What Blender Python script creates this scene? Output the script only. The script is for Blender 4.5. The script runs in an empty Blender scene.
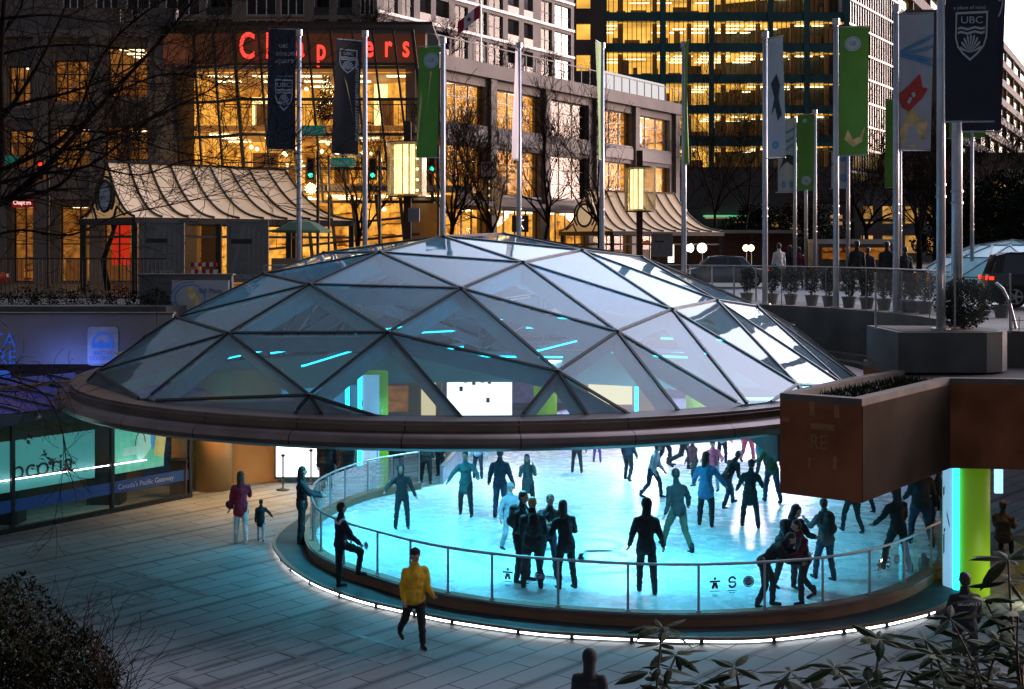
import bpy, bmesh, math, random
from mathutils import Vector, Matrix, Euler
random.seed(7)
R = math.radians
F = 1300.0; HZ = 246.0; EYE = 7.0
SC = bpy.context.scene
COL = SC.collection
U = random.uniform

def G(px, py, z):            # where the ray through a pixel meets the height z
    d = F * (EYE - z) / (py - HZ)
    return Vector(((px - 512) / F * d, d, z))
def D(px, py, d):            # the point at depth d
    return Vector(((px - 512) / F * d, d, EYE - (py - HZ) / F * d))

# ---------------------------------------------------------------- materials
def nodes(name):
    m = bpy.data.materials.new(name); m.use_nodes = True
    nt = m.node_tree; nt.nodes.clear()
    out = nt.nodes.new('ShaderNodeOutputMaterial')
    return m, nt, out
def tex(nt, scale, kind='ShaderNodeTexNoise', detail=5, coord='Object', stretch=None):
    tc = nt.nodes.new('ShaderNodeTexCoord'); t = nt.nodes.new(kind)
    src = tc.outputs[coord]
    if stretch:
        mp = nt.nodes.new('ShaderNodeMapping'); mp.inputs['Scale'].default_value = stretch
        nt.links.new(src, mp.inputs[0]); src = mp.outputs[0]
    nt.links.new(src, t.inputs['Vector']); t.inputs['Scale'].default_value = scale
    if 'Detail' in t.inputs: t.inputs['Detail'].default_value = detail
    return t
def c4(c): return (c[0], c[1], c[2], 1)
def mat(name, col, rough=.6, metal=0, var=.2, scale=4, bump=0, emis=None, es=0, spec=.5, stretch=None):
    m, nt, out = nodes(name)
    b = nt.nodes.new('ShaderNodeBsdfPrincipled'); nt.links.new(b.outputs[0], out.inputs[0])
    b.inputs['Roughness'].default_value = rough; b.inputs['Metallic'].default_value = metal
    b.inputs['Specular IOR Level'].default_value = spec
    n = tex(nt, scale, stretch=stretch)
    r = nt.nodes.new('ShaderNodeValToRGB'); nt.links.new(n.outputs['Fac'], r.inputs[0])
    r.color_ramp.elements[0].position = .3; r.color_ramp.elements[1].position = .7
    r.color_ramp.elements[0].color = c4([c * (1 - var) for c in col])
    r.color_ramp.elements[1].color = c4([min(1, c * (1 + var)) for c in col])
    nt.links.new(r.outputs[0], b.inputs['Base Color'])
    if spec < .12: b.inputs['IOR'].default_value = 1.07; b.inputs['Specular IOR Level'].default_value = .5
    if bump:
        bp = nt.nodes.new('ShaderNodeBump'); bp.inputs['Strength'].default_value = bump
        n2 = tex(nt, scale * 6, stretch=stretch); nt.links.new(n2.outputs['Fac'], bp.inputs['Height']); nt.links.new(bp.outputs[0], b.inputs['Normal'])
    if emis:
        b.inputs['Emission Color'].default_value = c4(emis); b.inputs['Emission Strength'].default_value = es
    return m
def emit(name, col, s, var=0, scale=1.0, stretch=None):
    m, nt, out = nodes(name)
    e = nt.nodes.new('ShaderNodeEmission'); nt.links.new(e.outputs[0], out.inputs[0])
    e.inputs[0].default_value = c4(col); e.inputs[1].default_value = s
    if var:
        n = tex(nt, scale, detail=3, stretch=stretch)
        mr = nt.nodes.new('ShaderNodeMapRange'); nt.links.new(n.outputs['Fac'], mr.inputs[0])
        mr.inputs[1].default_value = .3; mr.inputs[2].default_value = .7
        mr.inputs[3].default_value = s * (1 - var); mr.inputs[4].default_value = s * (1 + var)
        nt.links.new(mr.outputs[0], e.inputs[1])
    return m
def glass(name, tint=(.8, .9, .92), ior=1.5, rough=.02, frit=0, fritcol=(.6, .65, .7), scale=1.5, wave=0):
    m, nt, out = nodes(name)
    tr = nt.nodes.new('ShaderNodeBsdfTransparent'); tr.inputs[0].default_value = c4(tint)
    gl = nt.nodes.new('ShaderNodeBsdfGlossy'); gl.inputs['Roughness'].default_value = rough
    fr = nt.nodes.new('ShaderNodeFresnel'); fr.inputs[0].default_value = ior
    if wave:
        bp = nt.nodes.new('ShaderNodeBump'); bp.inputs['Strength'].default_value = wave; bp.inputs['Distance'].default_value = .05
        n = tex(nt, .8, detail=1); nt.links.new(n.outputs['Fac'], bp.inputs['Height'])
        nt.links.new(bp.outputs[0], gl.inputs['Normal']); nt.links.new(bp.outputs[0], fr.inputs['Normal'])
    base = tr.outputs[0]
    if frit:
        df = nt.nodes.new('ShaderNodeBsdfDiffuse'); df.inputs[0].default_value = c4(fritcol)
        tl = nt.nodes.new('ShaderNodeBsdfTranslucent'); tl.inputs[0].default_value = c4(fritcol)
        ad = nt.nodes.new('ShaderNodeMixShader'); ad.inputs[0].default_value = .35
        nt.links.new(df.outputs[0], ad.inputs[1]); nt.links.new(tl.outputs[0], ad.inputs[2])
        mx = nt.nodes.new('ShaderNodeMixShader')
        n = tex(nt, scale, detail=6); mr = nt.nodes.new('ShaderNodeMapRange')
        nt.links.new(n.outputs['Fac'], mr.inputs[0]); mr.inputs[1].default_value = .3; mr.inputs[2].default_value = .75
        mr.inputs[3].default_value = frit * .8; mr.inputs[4].default_value = frit * 1.25
        nt.links.new(mr.outputs[0], mx.inputs[0])
        nt.links.new(base, mx.inputs[1]); nt.links.new(ad.outputs[0], mx.inputs[2]); base = mx.outputs[0]
    mx = nt.nodes.new('ShaderNodeMixShader'); nt.links.new(fr.outputs[0], mx.inputs[0])
    nt.links.new(base, mx.inputs[1]); nt.links.new(gl.outputs[0], mx.inputs[2])
    nt.links.new(mx.outputs[0], out.inputs[0])
    return m

# ---------------------------------------------------------------- mesh builder
def roommat(name, col, s, sc=1.0):
    m, nt, out = nodes(name); e = nt.nodes.new('ShaderNodeEmission'); nt.links.new(e.outputs[0], out.inputs[0])
    tc = nt.nodes.new('ShaderNodeTexCoord'); cx = nt.nodes.new('ShaderNodeSeparateXYZ'); nt.links.new(tc.outputs['Object'], cx.inputs[0])
    ad = nt.nodes.new('ShaderNodeMath'); ad.operation = 'ADD'; nt.links.new(cx.outputs[0], ad.inputs[0]); nt.links.new(cx.outputs[1], ad.inputs[1])
    cb = nt.nodes.new('ShaderNodeCombineXYZ'); nt.links.new(ad.outputs[0], cb.inputs[0]); nt.links.new(cx.outputs[2], cb.inputs[1])
    br = nt.nodes.new('ShaderNodeTexBrick'); nd_ = tex(nt, .9, detail=3); va = nt.nodes.new('ShaderNodeVectorMath'); va.operation = 'MULTIPLY_ADD'; nt.links.new(nd_.outputs['Color'], va.inputs[0]); va.inputs[1].default_value = (1.3, .5, 0); nt.links.new(cb.outputs[0], va.inputs[2]); nt.links.new(va.outputs[0], br.inputs[0]); br.inputs['Scale'].default_value = 1; br.offset = .37
    br.inputs['Brick Width'].default_value = 1.1 * sc; br.inputs['Row Height'].default_value = .42 * sc; br.inputs['Mortar Size'].default_value = .04
    br.inputs['Color1'].default_value = (1, 1, 1, 1); br.inputs['Color2'].default_value = (.30, .22, .18, 1); br.inputs['Mortar'].default_value = (.12, .07, .04, 1); br.inputs['Bias'].default_value = -.15
    n = tex(nt, .45, detail=2); r = nt.nodes.new('ShaderNodeValToRGB'); nt.links.new(n.outputs['Fac'], r.inputs[0])
    r.color_ramp.elements[0].position = .40; r.color_ramp.elements[0].color = (0, 0, 0, 1); r.color_ramp.elements[1].position = .55
    mx = nt.nodes.new('ShaderNodeMix'); mx.data_type = 'RGBA'; nt.links.new(r.outputs[0], mx.inputs[0]); nt.links.new(br.outputs['Color'], mx.inputs[6]); mx.inputs[7].default_value = (1, 1.06, 1.2, 1)
    n2 = tex(nt, 2.6, detail=6); mr = nt.nodes.new('ShaderNodeMapRange'); nt.links.new(n2.outputs['Fac'], mr.inputs[0]); mr.inputs[1].default_value = .3; mr.inputs[2].default_value = .7; mr.inputs[3].default_value = .45 * s; mr.inputs[4].default_value = 1.5 * s
    ml = nt.nodes.new('ShaderNodeMix'); ml.data_type = 'RGBA'; ml.blend_type = 'MULTIPLY'; ml.inputs[0].default_value = 1; nt.links.new(mx.outputs[2], ml.inputs[6]); ml.inputs[7].default_value = c4(col)
    nt.links.new(ml.outputs[2], e.inputs[0]); nt.links.new(mr.outputs[0], e.inputs[1]); return m

class MB:
    def __init__(s): s.v = []; s.f = []
    def add(s, vs, fs):
        o = len(s.v); s.v += [tuple(v) for v in vs]; s.f += [tuple(i + o for i in f) for f in fs]; return s
    def box(s, c, d, rz=0, rx=0, ry=0):
        m = Euler((rx, ry, rz)).to_matrix(); c = Vector(c)
        vs = [c + m @ Vector((x * d[0] / 2, y * d[1] / 2, z * d[2] / 2)) for z in (-1, 1) for y in (-1, 1) for x in (-1, 1)]
        return s.add(vs, [(0, 2, 3, 1), (4, 5, 7, 6), (0, 1, 5, 4), (2, 6, 7, 3), (0, 4, 6, 2), (1, 3, 7, 5)])
    def bar(s, a, b, w, h=None, up=(0, 0, 1)):   # square bar between two points
        a = Vector(a); b = Vector(b); h = h or w; t = (b - a).normalized(); up = Vector(up)
        x = t.cross(up)
        if x.length < 1e-4: x = t.cross(Vector((0, 1, 0)))
        x.normalize(); y = x.cross(t)
        vs = [p + x * w / 2 * i + y * h / 2 * j for p in (a, b) for i, j in ((-1, -1), (1, -1), (1, 1), (-1, 1))]
        return s.add(vs, [(0, 1, 2, 3), (7, 6, 5, 4), (0, 4, 5, 1), (1, 5, 6, 2), (2, 6, 7, 3), (3, 7, 4, 0)])
    def quad(s, a, b, c, d): return s.add([a, b, c, d], [(0, 1, 2, 3)])
    def poly(s, ps): return s.add(ps, [tuple(range(len(ps)))])
    def prism(s, pl, z0, z1, bottom=True):
        n = len(pl); a = sum(pl[i][0] * pl[(i + 1) % n][1] - pl[(i + 1) % n][0] * pl[i][1] for i in range(n))
        if a < 0: pl = pl[::-1]
        vs = [(p[0], p[1], z0) for p in pl] + [(p[0], p[1], z1) for p in pl]
        fs = [tuple(range(n, 2 * n)), tuple(range(n - 1, -1, -1))]
        fs += [(i, (i + 1) % n, n + (i + 1) % n, n + i) for i in range(n)]
        return s.add(vs, fs)
    def tube(s, ps, r, n=8, r2=None, caps=True):
        ps = [Vector(p) for p in ps]; k = len(ps); vs = []; fs = []
        x = None
        for i, p in enumerate(ps):
            t = (ps[min(i + 1, k - 1)] - ps[max(i - 1, 0)]).normalized()
            if x is None:
                x = t.cross(Vector((0, 0, 1)))
                if x.length < .05: x = t.cross(Vector((0, 1, 0)))
            x = (x - t * x.dot(t)).normalized(); y = t.cross(x)
            rr = r[i] if isinstance(r, (list, tuple)) else (r if r2 is None else r + (r2 - r) * i / (k - 1))
            vs += [p + (x * math.cos(2 * math.pi * j / n) + y * math.sin(2 * math.pi * j / n)) * rr for j in range(n)]
        for i in range(k - 1):
            fs += [(i * n + j, i * n + (j + 1) % n, (i + 1) * n + (j + 1) % n, (i + 1) * n + j) for j in range(n)]
        if caps: fs += [tuple(range(n - 1, -1, -1)), tuple(range((k - 1) * n, k * n))]
        return s.add(vs, fs)
    def ball(s, c, r, n=10, m=7):
        if not isinstance(r, (list, tuple)): r = (r, r, r)
        c = Vector(c); vs = [c + Vector((0, 0, -r[2]))]
        for i in range(1, m):
            a = -math.pi / 2 + math.pi * i / m
            vs += [c + Vector((math.cos(a) * math.cos(2 * math.pi * j / n) * r[0], math.cos(a) * math.sin(2 * math.pi * j / n) * r[1], math.sin(a) * r[2])) for j in range(n)]
        vs.append(c + Vector((0, 0, r[2]))); L = len(vs) - 1
        fs = [(0, 1 + (j + 1) % n, 1 + j) for j in range(n)]
        for i in range(m - 2):
            fs += [(1 + i * n + j, 1 + i * n + (j + 1) % n, 1 + (i + 1) * n + (j + 1) % n, 1 + (i + 1) * n + j) for j in range(n)]
        fs += [(1 + (m - 2) * n + j, 1 + (m - 2) * n + (j + 1) % n, L) for j in range(n)]
        return s.add(vs, fs)
    def cap(s, a, b, r0, r1, n=10):
        a = Vector(a); b = Vector(b); s.ball(a, r0, n); s.ball(b, r1, n)
        if (b - a).length > 1e-4: s.tube([a, b], r0, n, r1)
        return s
    def lathe(s, prof, c=(0, 0, 0), n=16, a0=0, a1=2 * math.pi, closed=True):
        k = len(prof); m = n if closed else n + 1; vs = []
        for i in range(m):
            a = a0 + (a1 - a0) * i / n
            vs += [(c[0] + p[0] * math.cos(a), c[1] + p[0] * math.sin(a), c[2] + p[1]) for p in prof]
        fs = []
        for i in range(n):
            j = (i + 1) % m
            fs += [(i * k + q, j * k + q, j * k + q + 1, i * k + q + 1) for q in range(k - 1)]
        return s.add(vs, fs)
    def disc(s, c, r, z, n=24): return s.poly([(c[0] + r * math.cos(2 * math.pi * i / n), c[1] + r * math.sin(2 * math.pi * i / n), z) for i in range(n)])
    def build(s, name, m, parent=None, smooth=False, world=True):
        me = bpy.data.meshes.new(name)
        v = s.v
        if parent is not None and world:
            o = OFF.get(parent.name, Vector((0, 0, 0))); v = [(a[0] - o[0], a[1] - o[1], a[2] - o[2]) for a in v]
        me.from_pydata(v, [], s.f); me.update()
        if smooth: me.shade_smooth()
        me.materials.append(m)
        ob = bpy.data.objects.new(name, me); COL.objects.link(ob)
        if parent is not None: ob.parent = parent; OFF[ob.name] = OFF.get(parent.name, Vector((0, 0, 0)))
        return ob
OFF = {}
def smooth_by_angle(ob, deg=40):
    me = ob.data; me.shade_smooth()
    bm = bmesh.new(); bm.from_mesh(me)
    for e in bm.edges:
        if len(e.link_faces) == 2 and e.calc_face_angle(0) > R(deg): e.smooth = False
    bm.to_mesh(me); bm.free(); return ob
def tag(o, label, cat, group=None, kind=None):
    if label: o['label'] = label
    if cat: o['category'] = cat
    if group: o['group'] = group
    if kind: o['kind'] = kind
    return o
def thing(name, label, cat, loc=(0, 0, 0), rz=0, group=None):
    o = bpy.data.objects.new(name, None); COL.objects.link(o); o.location = loc; o.rotation_euler = (0, 0, rz)
    OFF[o.name] = Vector(loc); return tag(o, label, cat, group)
def struct(o): o['kind'] = 'structure'; return o
def dup(root, loc=None, rz=None, label=None, group=None, scale=None):
    r = root.copy(); COL.objects.link(r)
    if loc is not None: r.location = loc
    if rz is not None: r.rotation_euler = (0, 0, rz)
    if label: r['label'] = label
    if group: r['group'] = group
    if scale: r.scale = (scale,) * 3
    def kids(a, b):
        for ch in list(a.children):
            c = ch.copy(); COL.objects.link(c); c.parent = b; kids(ch, c)
    kids(root, r); return r
_tc = bpy.data.curves.new('lettering', 'FONT'); _to = bpy.data.objects.new('lettering', _tc); COL.objects.link(_to)
def text(s, m, mtx, size=1, ext=0, parent=None, sx=1, off=0, name='lettering', ax='CENTER', local=False):
    _tc.body = s; _tc.size = size; _tc.extrude = ext; _tc.align_x = ax; _tc.align_y = 'CENTER'; _tc.offset = off
    dg = bpy.context.evaluated_depsgraph_get(); dg.update()
    me = bpy.data.meshes.new_from_object(_to.evaluated_get(dg)); me.name = name
    me.transform(mtx @ Matrix.Diagonal((sx, 1, 1, 1)))
    if parent is not None and not local: me.transform(Matrix.Translation(-OFF.get(parent.name, Vector((0, 0, 0)))))
    me.materials.clear(); me.materials.append(m)
    o = bpy.data.objects.new(name, me); COL.objects.link(o)
    if parent is not None: o.parent = parent
    return o
def face_mtx(p, right, up=(0, 0, 1)):        # local x -> right, y -> up, z -> towards the reader
    x = Vector(right).normalized(); y = Vector(up).normalized(); z = x.cross(y).normalized(); y = z.cross(x)
    return Matrix.Translation(Vector(p)) @ Matrix((x, y, z)).transposed().to_4x4()

# ---------------------------------------------------------------- palette
m_plaza_dark = mat('dark painted metal', (.03, .03, .035), .5)
m_black = mat('black paint', (.012, .012, .014), .45)
m_steel = mat('brushed steel', (.42, .43, .45), .35, .9, .1, 8)
m_pole = mat('galvanised pole', (.42, .45, .5), .42, .55, .12, 3)
m_bronze = mat('bronze metal cladding', (.16, .12, .11), .38, .6, .2, 2)
m_rimmetal = mat('brushed rim cladding', (.15, .105, .09), .3, .7, .25, 1.2)
m_conc = mat('weathered concrete', (.105, .096, .088), .85, 0, .3, 1.2, .25)
m_concd = mat('dark concrete', (.08, .078, .075), .85, 0, .35, 1, .25)
m_stone = mat('grey stone cladding', (.135, .118, .112), .75, 0, .22, .6, .1)
m_stoned = mat('dark stone cladding', (.13, .105, .095), .75, 0, .25, .5, .1)
m_panel = mat('pale spandrel panel', (.20, .19, .19), .7, 0, .12, .7)
m_white = mat('white paint', (.62, .62, .64), .5, 0, .08)
m_mull = mat('dark mullion', (.02, .022, .022), .4, .3)
m_teal = mat('teal glazed spandrel', (.018, .085, .09), .25, .2, .3, .5)
m_green = mat('lime green paint with glow', (.28, .52, .02), .5, 0, .06, 1, emis=(.30, .62, .02), es=.16)  # slight emission added so the green looks evenly bright
m_tealwall = mat('teal painted fascia', (.12, .34, .30), .6, 0, .12, .6)
m_orange = mat('plywood wall panel', (.42, .24, .09), .5, 0, .2, .7)
m_ochre = mat('terracotta painted concrete', (.19, .066, .032), .85, 0, .32, 1.3, .3, spec=.1)
m_fabric = mat('canopy fabric with warm glow', (.55, .46, .36), .8, 0, .2, .8, emis=(1, .58, .26), es=.26)  # warm emission stands in for store light falling on the roofs
m_cur = mat('brown wooden kerb', (.20, .10, .055), .5, 0, .2, 1.5)
m_deck = mat('dark rubber ledge', (.03, .045, .045), .7, 0, .3, 2)
m_leafd = mat('dark evergreen leaf', (.008, .013, .006), .6, 0, .5, 3, spec=.1)
m_leafn = mat('glossy green leaf', (.018, .026, .011), .5, 0, .5, 6, spec=.06)
m_twig = mat('brown twig', (.035, .022, .015), .8, 0, .4, 6)
m_bark = mat('dark bark', (.016, .012, .010), .9, 0, .4, 5, .3, spec=.1)
m_soil = mat('damp soil', (.025, .02, .016), .95, 0, .4, 4)
m_clear = glass('clear glass', (.86, .92, .93), 1.45)
m_rail = glass('balustrade glass', (.94, .97, .97), 1.4, .02, .02, (.5, .6, .65))
m_shop = glass('shop glass', (.9, .9, .9), 1.28, .01)
m_domeg = glass('dome glass', (.68, .88, .93), 2.05, .02, .20, (.66, .72, .80), .35, .12)
m_warmroom = roommat('warm lit interior wall', (1, .40, .05), 1.15, 1.3)
m_warmdim = roommat('dim warm interior wall', (1, .34, .05), .30, .9)
m_shelf = mat('bookshelf', (.12, .05, .02), .7, 0, .9, 2.5, emis=(1, .35, .06), es=.10)
m_floorw = mat('warm wood floor', (.3, .16, .06), .5, 0, .2, 1, emis=(1, .5, .15), es=.15)
m_lampw = emit('warm ceiling light', (1, .78, .40), 5)
m_lampw2 = emit('office ceiling light', (1, .82, .45), 5.0, .6, .15)
m_office = emit('office interior', (1, .52, .10), 2.1, .45, .13)
m_officed = mat('office furniture', (.10, .06, .03), .7, emis=(1, .4, .08), es=.03)
m_cyan = emit('cyan light tube', (.02, .75, 1), 4)
m_strip = emit('white light tube', (.92, .95, 1), 11)
m_red = emit('red neon', (1, .045, .03), 2.2)
m_tail = emit('red tail light', (1, .03, .01), 3)
m_hazardw = emit('white lamp', (1, .95, .8), 4)
m_greenl = emit('green signal', (.05, 1, .55), 2.5)
m_skin = mat('skin', (.42, .24, .17), .55, 0, .06)
m_eye = mat('dark eye', (.01, .01, .01), .2)
m_lip = mat('lip', (.28, .08, .07), .5)
m_ice_blade = mat('skate blade', (.6, .62, .65), .2, 1)
def fab(n, c): return mat(n, c, .85, 0, .18, 9, .15)
CL = {k: fab(k + ' cloth', c) for k, c in dict(black=(.012, .012, .015), charcoal=(.02, .02, .023), navy=(.010, .013, .028), brown=(.06, .035, .02),
      red=(.35, .01, .035), yellow=(.62, .34, .015), white=(.6, .6, .6), khaki=(.07, .075, .045), blue=(.05, .22, .40), teal=(.04, .13, .14),
      grey=(.08, .085, .09), jeans=(.025, .04, .075), pink=(.5, .08, .14), green=(.03, .08, .04), skirt=(.02, .02, .025), pale=(.35, .40, .45), wine=(.10, .012, .02), purple=(.10, .05, .18)).items()}
HAIR = {k: mat(k + ' hair', c, .5, 0, .4, 20) for k, c in dict(dark=(.015, .011, .009), brown=(.05, .027, .014), blond=(.30, .19, .08)).items()}
# ================================================================ GROUND LEVELS
# paving: staggered long slabs with dark joints, dark bands and stains
def paving():
    m, nt, out = nodes('plaza paving')
    b = nt.nodes.new('ShaderNodeBsdfPrincipled'); nt.links.new(b.outputs[0], out.inputs[0])
    tc = nt.nodes.new('ShaderNodeTexCoord'); mp = nt.nodes.new('ShaderNodeMapping'); mp.inputs['Rotation'].default_value = (0, 0, R(-49))
    nt.links.new(tc.outputs['Object'], mp.inputs[0])
    br = nt.nodes.new('ShaderNodeTexBrick'); nt.links.new(mp.outputs[0], br.inputs[0])
    br.inputs['Scale'].default_value = 1; br.inputs['Brick Width'].default_value = 1.5; br.inputs['Row Height'].default_value = .48
    br.inputs['Mortar Size'].default_value = .016; br.inputs['Bias'].default_value = -.1
    br.inputs['Color1'].default_value = (.265, .285, .285, 1); br.inputs['Color2'].default_value = (.20, .218, .218, 1); br.inputs['Mortar'].default_value = (.035, .035, .04, 1)
    wv = nt.nodes.new('ShaderNodeTexBrick'); nt.links.new(mp.outputs[0], wv.inputs[0])
    wv.inputs['Scale'].default_value = 1; wv.inputs['Brick Width'].default_value = 1000; wv.inputs['Row Height'].default_value = 1.92
    wv.inputs['Mortar Size'].default_value = .10; wv.inputs['Mortar Smooth'].default_value = .1
    wv.inputs['Color1'].default_value = (1, 1, 1, 1); wv.inputs['Color2'].default_value = (1, 1, 1, 1); wv.inputs['Mortar'].default_value = (.60, .60, .62, 1)
    mu = nt.nodes.new('ShaderNodeMix'); mu.data_type = 'RGBA'; mu.blend_type = 'MULTIPLY'; mu.inputs[0].default_value = 1
    nt.links.new(br.outputs['Color'], mu.inputs[6]); nt.links.new(wv.outputs['Color'], mu.inputs[7])
    n = tex(nt, .45, detail=9); cr = nt.nodes.new('ShaderNodeValToRGB'); nt.links.new(n.outputs['Fac'], cr.inputs[0])
    cr.color_ramp.elements[0].position = .36; cr.color_ramp.elements[0].color = (.45, .45, .45, 1); cr.color_ramp.elements[1].position = .56; cr.color_ramp.elements[1].color = (1, 1, 1, 1)
    m2 = nt.nodes.new('ShaderNodeMix'); m2.data_type = 'RGBA'; m2.blend_type = 'MULTIPLY'; m2.inputs[0].default_value = .6
    nt.links.new(mu.outputs[2], m2.inputs[6]); nt.links.new(cr.outputs[0], m2.inputs[7]); nt.links.new(m2.outputs[2], b.inputs['Base Color'])
    mr = nt.nodes.new('ShaderNodeMapRange'); nt.links.new(n.outputs['Fac'], mr.inputs[0]); mr.inputs[3].default_value = .5; mr.inputs[4].default_value = .85
    nt.links.new(mr.outputs[0], b.inputs['Roughness'])
    bp = nt.nodes.new('ShaderNodeBump'); bp.inputs['Strength'].default_value = .25; bp.inputs['Distance'].default_value = .02
    nt.links.new(br.outputs['Fac'], bp.inputs['Height']); bp.invert = True; nt.links.new(bp.outputs[0], b.inputs['Normal'])
    return m
m_paving = paving()
m_asph = mat('damp asphalt', (.035, .035, .038), .45, 0, .3, .4, .2)
o = MB().quad((-60, 0, 0), (60, 0, 0), (60, 75, 0), (-60, 75, 0)).build('plaza_pavement', m_paving); struct(o)
C0 = (-.94, 34.2); RD = 9.8; ZR = 3.80; RS = 15.32; ZC = ZR - math.sqrt(RS * RS - RD * RD)
ST = 5.1            # street level
def arc(r, a0, a1, n): return [(C0[0] + r * math.cos(R(a0 + (a1 - a0) * i / n)), C0[1] + r * math.sin(R(a0 + (a1 - a0) * i / n))) for i in range(n + 1)]
edge = arc(12, 146, -8, 40)
left_edge = [(-60, 41.0), (-12.2, 41.0)]
right_edge = [(10.6, 30.6), (9.6, 29.6), (11.5, 28.9), (60, 28.9)]
deck = left_edge + edge + right_edge
full = deck + [(60, 64), (-60, 64)]
o = MB().prism(full, 3.35, ST).build('street_deck', m_concd); struct(o)
o = MB().quad((-600, 58, ST - .06), (600, 58, ST - .06), (600, 1500, ST - .06), (-600, 1500, ST - .06)).build('ground', m_asph); struct(o)
o = MB().poly([(p[0], p[1], ST + .005) for p in [(-60, 46.5), (-12, 46.5)] + arc(14.4, 132, 35, 24) + [(14, 38), (60, 38), (60, 64.2), (-60, 64.2)]]).build('road', m_asph); struct(o)
# lower roof ring round the dome, under the street edge
mb = MB(); a = arc(12.0, 160, -25, 40); b = arc(9.95, 160, -25, 40)
for i in range(40):
    mb.add([(a[i][0], a[i][1], 3.5), (a[i + 1][0], a[i + 1][1], 3.5), (b[i + 1][0], b[i + 1][1], 3.62), (b[i][0], b[i][1], 3.62)], [(0, 1, 2, 3)])
    for rr, zz in ((11.3, 3.85), (10.9, 3.7)):
        c = arc(rr, 160, -25, 40); d = arc(rr + .4, 160, -25, 40)
        mb.add([(c[i][0], c[i][1], zz), (c[i + 1][0], c[i + 1][1], zz), (d[i + 1][0], d[i + 1][1], zz), (d[i][0], d[i][1], zz), (c[i][0], c[i][1], zz - .3), (c[i + 1][0], c[i + 1][1], zz - .3)], [(0, 1, 2, 3), (4, 5, 1, 0)])
struct(mb.build('roof_gutter', m_concd))
inl = MB(); ic = G(240, 668, .004); dA = Vector((math.cos(R(49)), math.sin(R(49)))); dB = Vector((-dA.y, dA.x))
def inlay(c, w, h, th, z, gap):
    for a, b in (((-w, -h), (w, -h)), ((w, -h), (w, h)), ((w, h), (-w * gap, h)), ((-w, h), (-w, -h))):
        p = Vector(c[:2]) + dA * a[0] + dB * a[1]; q = Vector(c[:2]) + dA * b[0] + dB * b[1]; t_ = (q - p).normalized(); n_ = Vector((-t_.y, t_.x)) * th
        p = p - t_ * th; q = q + t_ * th; inl.quad((p.x - n_.x, p.y - n_.y, z), (q.x - n_.x, q.y - n_.y, z), (q.x + n_.x, q.y + n_.y, z), (p.x + n_.x, p.y + n_.y, z)); z += .0006
for k, (cx_, cy_, s_) in enumerate(((ic.x, ic.y, 1), (ic.x - 4.6, ic.y + 3.4, 1.1))):
    for w, h, z, g_ in ((2.5, 1.45, .004, .2), (1.75, .95, .006, -.3), (1.0, .45, .008, .5)): inlay((cx_, cy_), w * s_, h * s_, .055, z, g_)
struct(inl.build('paving_inlay', mat('dark paving inlay', (.13, .135, .135), .5, 0, .4, 1.5)))
# rooms behind the rink: rear wall under the street and its ceiling is the deck itself
MBW = MB()
MBW.prism([(-40, 58), (40, 58), (40, 58.4), (-40, 58.4)], 0, 3.34)
struct(MBW.build('rear_wall', mat('violet lit wall', (.4, .35, .5), .7)))

# ================================================================ RINK
def catmull(ps, k=8):
    o = []; ps = [Vector(p) for p in ps]; n = len(ps)
    for i in range(n - 1):
        a = ps[max(i - 1, 0)]; b = ps[i]; c = ps[i + 1]; d = ps[min(i + 2, n - 1)]
        for j in range(k):
            t = j / k; o.append(.5 * ((2 * b) + (c - a) * t + (2 * a - 5 * b + 4 * c - d) * t * t + (3 * b - a - 3 * c + d) * t ** 3))
    o.append(ps[-1]); return o
lip_px = [(274, 545), (280, 560), (292.6, 573), (319, 589), (360, 603.5), (406, 614.5), (451, 624), (530, 635.5), (593, 640), (673, 643), (760, 643), (845, 633.5), (896, 625), (945, 610)]
lip = [Vector((-3.2, 37.2, .05)), Vector((-4.75, 34.6, .05)), Vector((-5.45, 32.2, .05))] + [G(x, y, .05) for x, y in lip_px] + [Vector((9.6, 26.8, .05)), Vector((10.8, 28.6, .05)), Vector((11.6, 31, .05))]
lipc = [p.xy for p in catmull(lip, 6)]
rail_px = [(419, 452), (392, 456), (368, 460.5), (345, 467.5), (330, 473.5), (317.6, 481), (311.5, 491), (313, 502), (321, 511.5), (344, 522), (377.5, 531.3), (410.4, 540), (448, 547.5), (492, 553.5), (558, 559.5), (628, 563.5), (698.6, 564.3), (764.7, 562), (822.7, 557.5), (869.6, 549.5), (904, 539.5), (931, 526), (941, 519.5)]
RT = 1.25
railp = [G(x, y, RT) for x, y in rail_px]
raile = [p.xy for p in railp] + [Vector((9.7, 29.4)), Vector((10.4, 33))]
railc = catmull([Vector((p.x, p.y, 0)) for p in raile], 6)
railc = [p.xy for p in railc]
back_board = [Vector((10.6, 36)), Vector((11.6, 42)), Vector((12, 50)), Vector((10.5, 53.5)), Vector((4, 53.5)), Vector((1.6, 49)), Vector((-.3, 45)), Vector((-1.6, 41)), Vector((-2.0, 37))]
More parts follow.
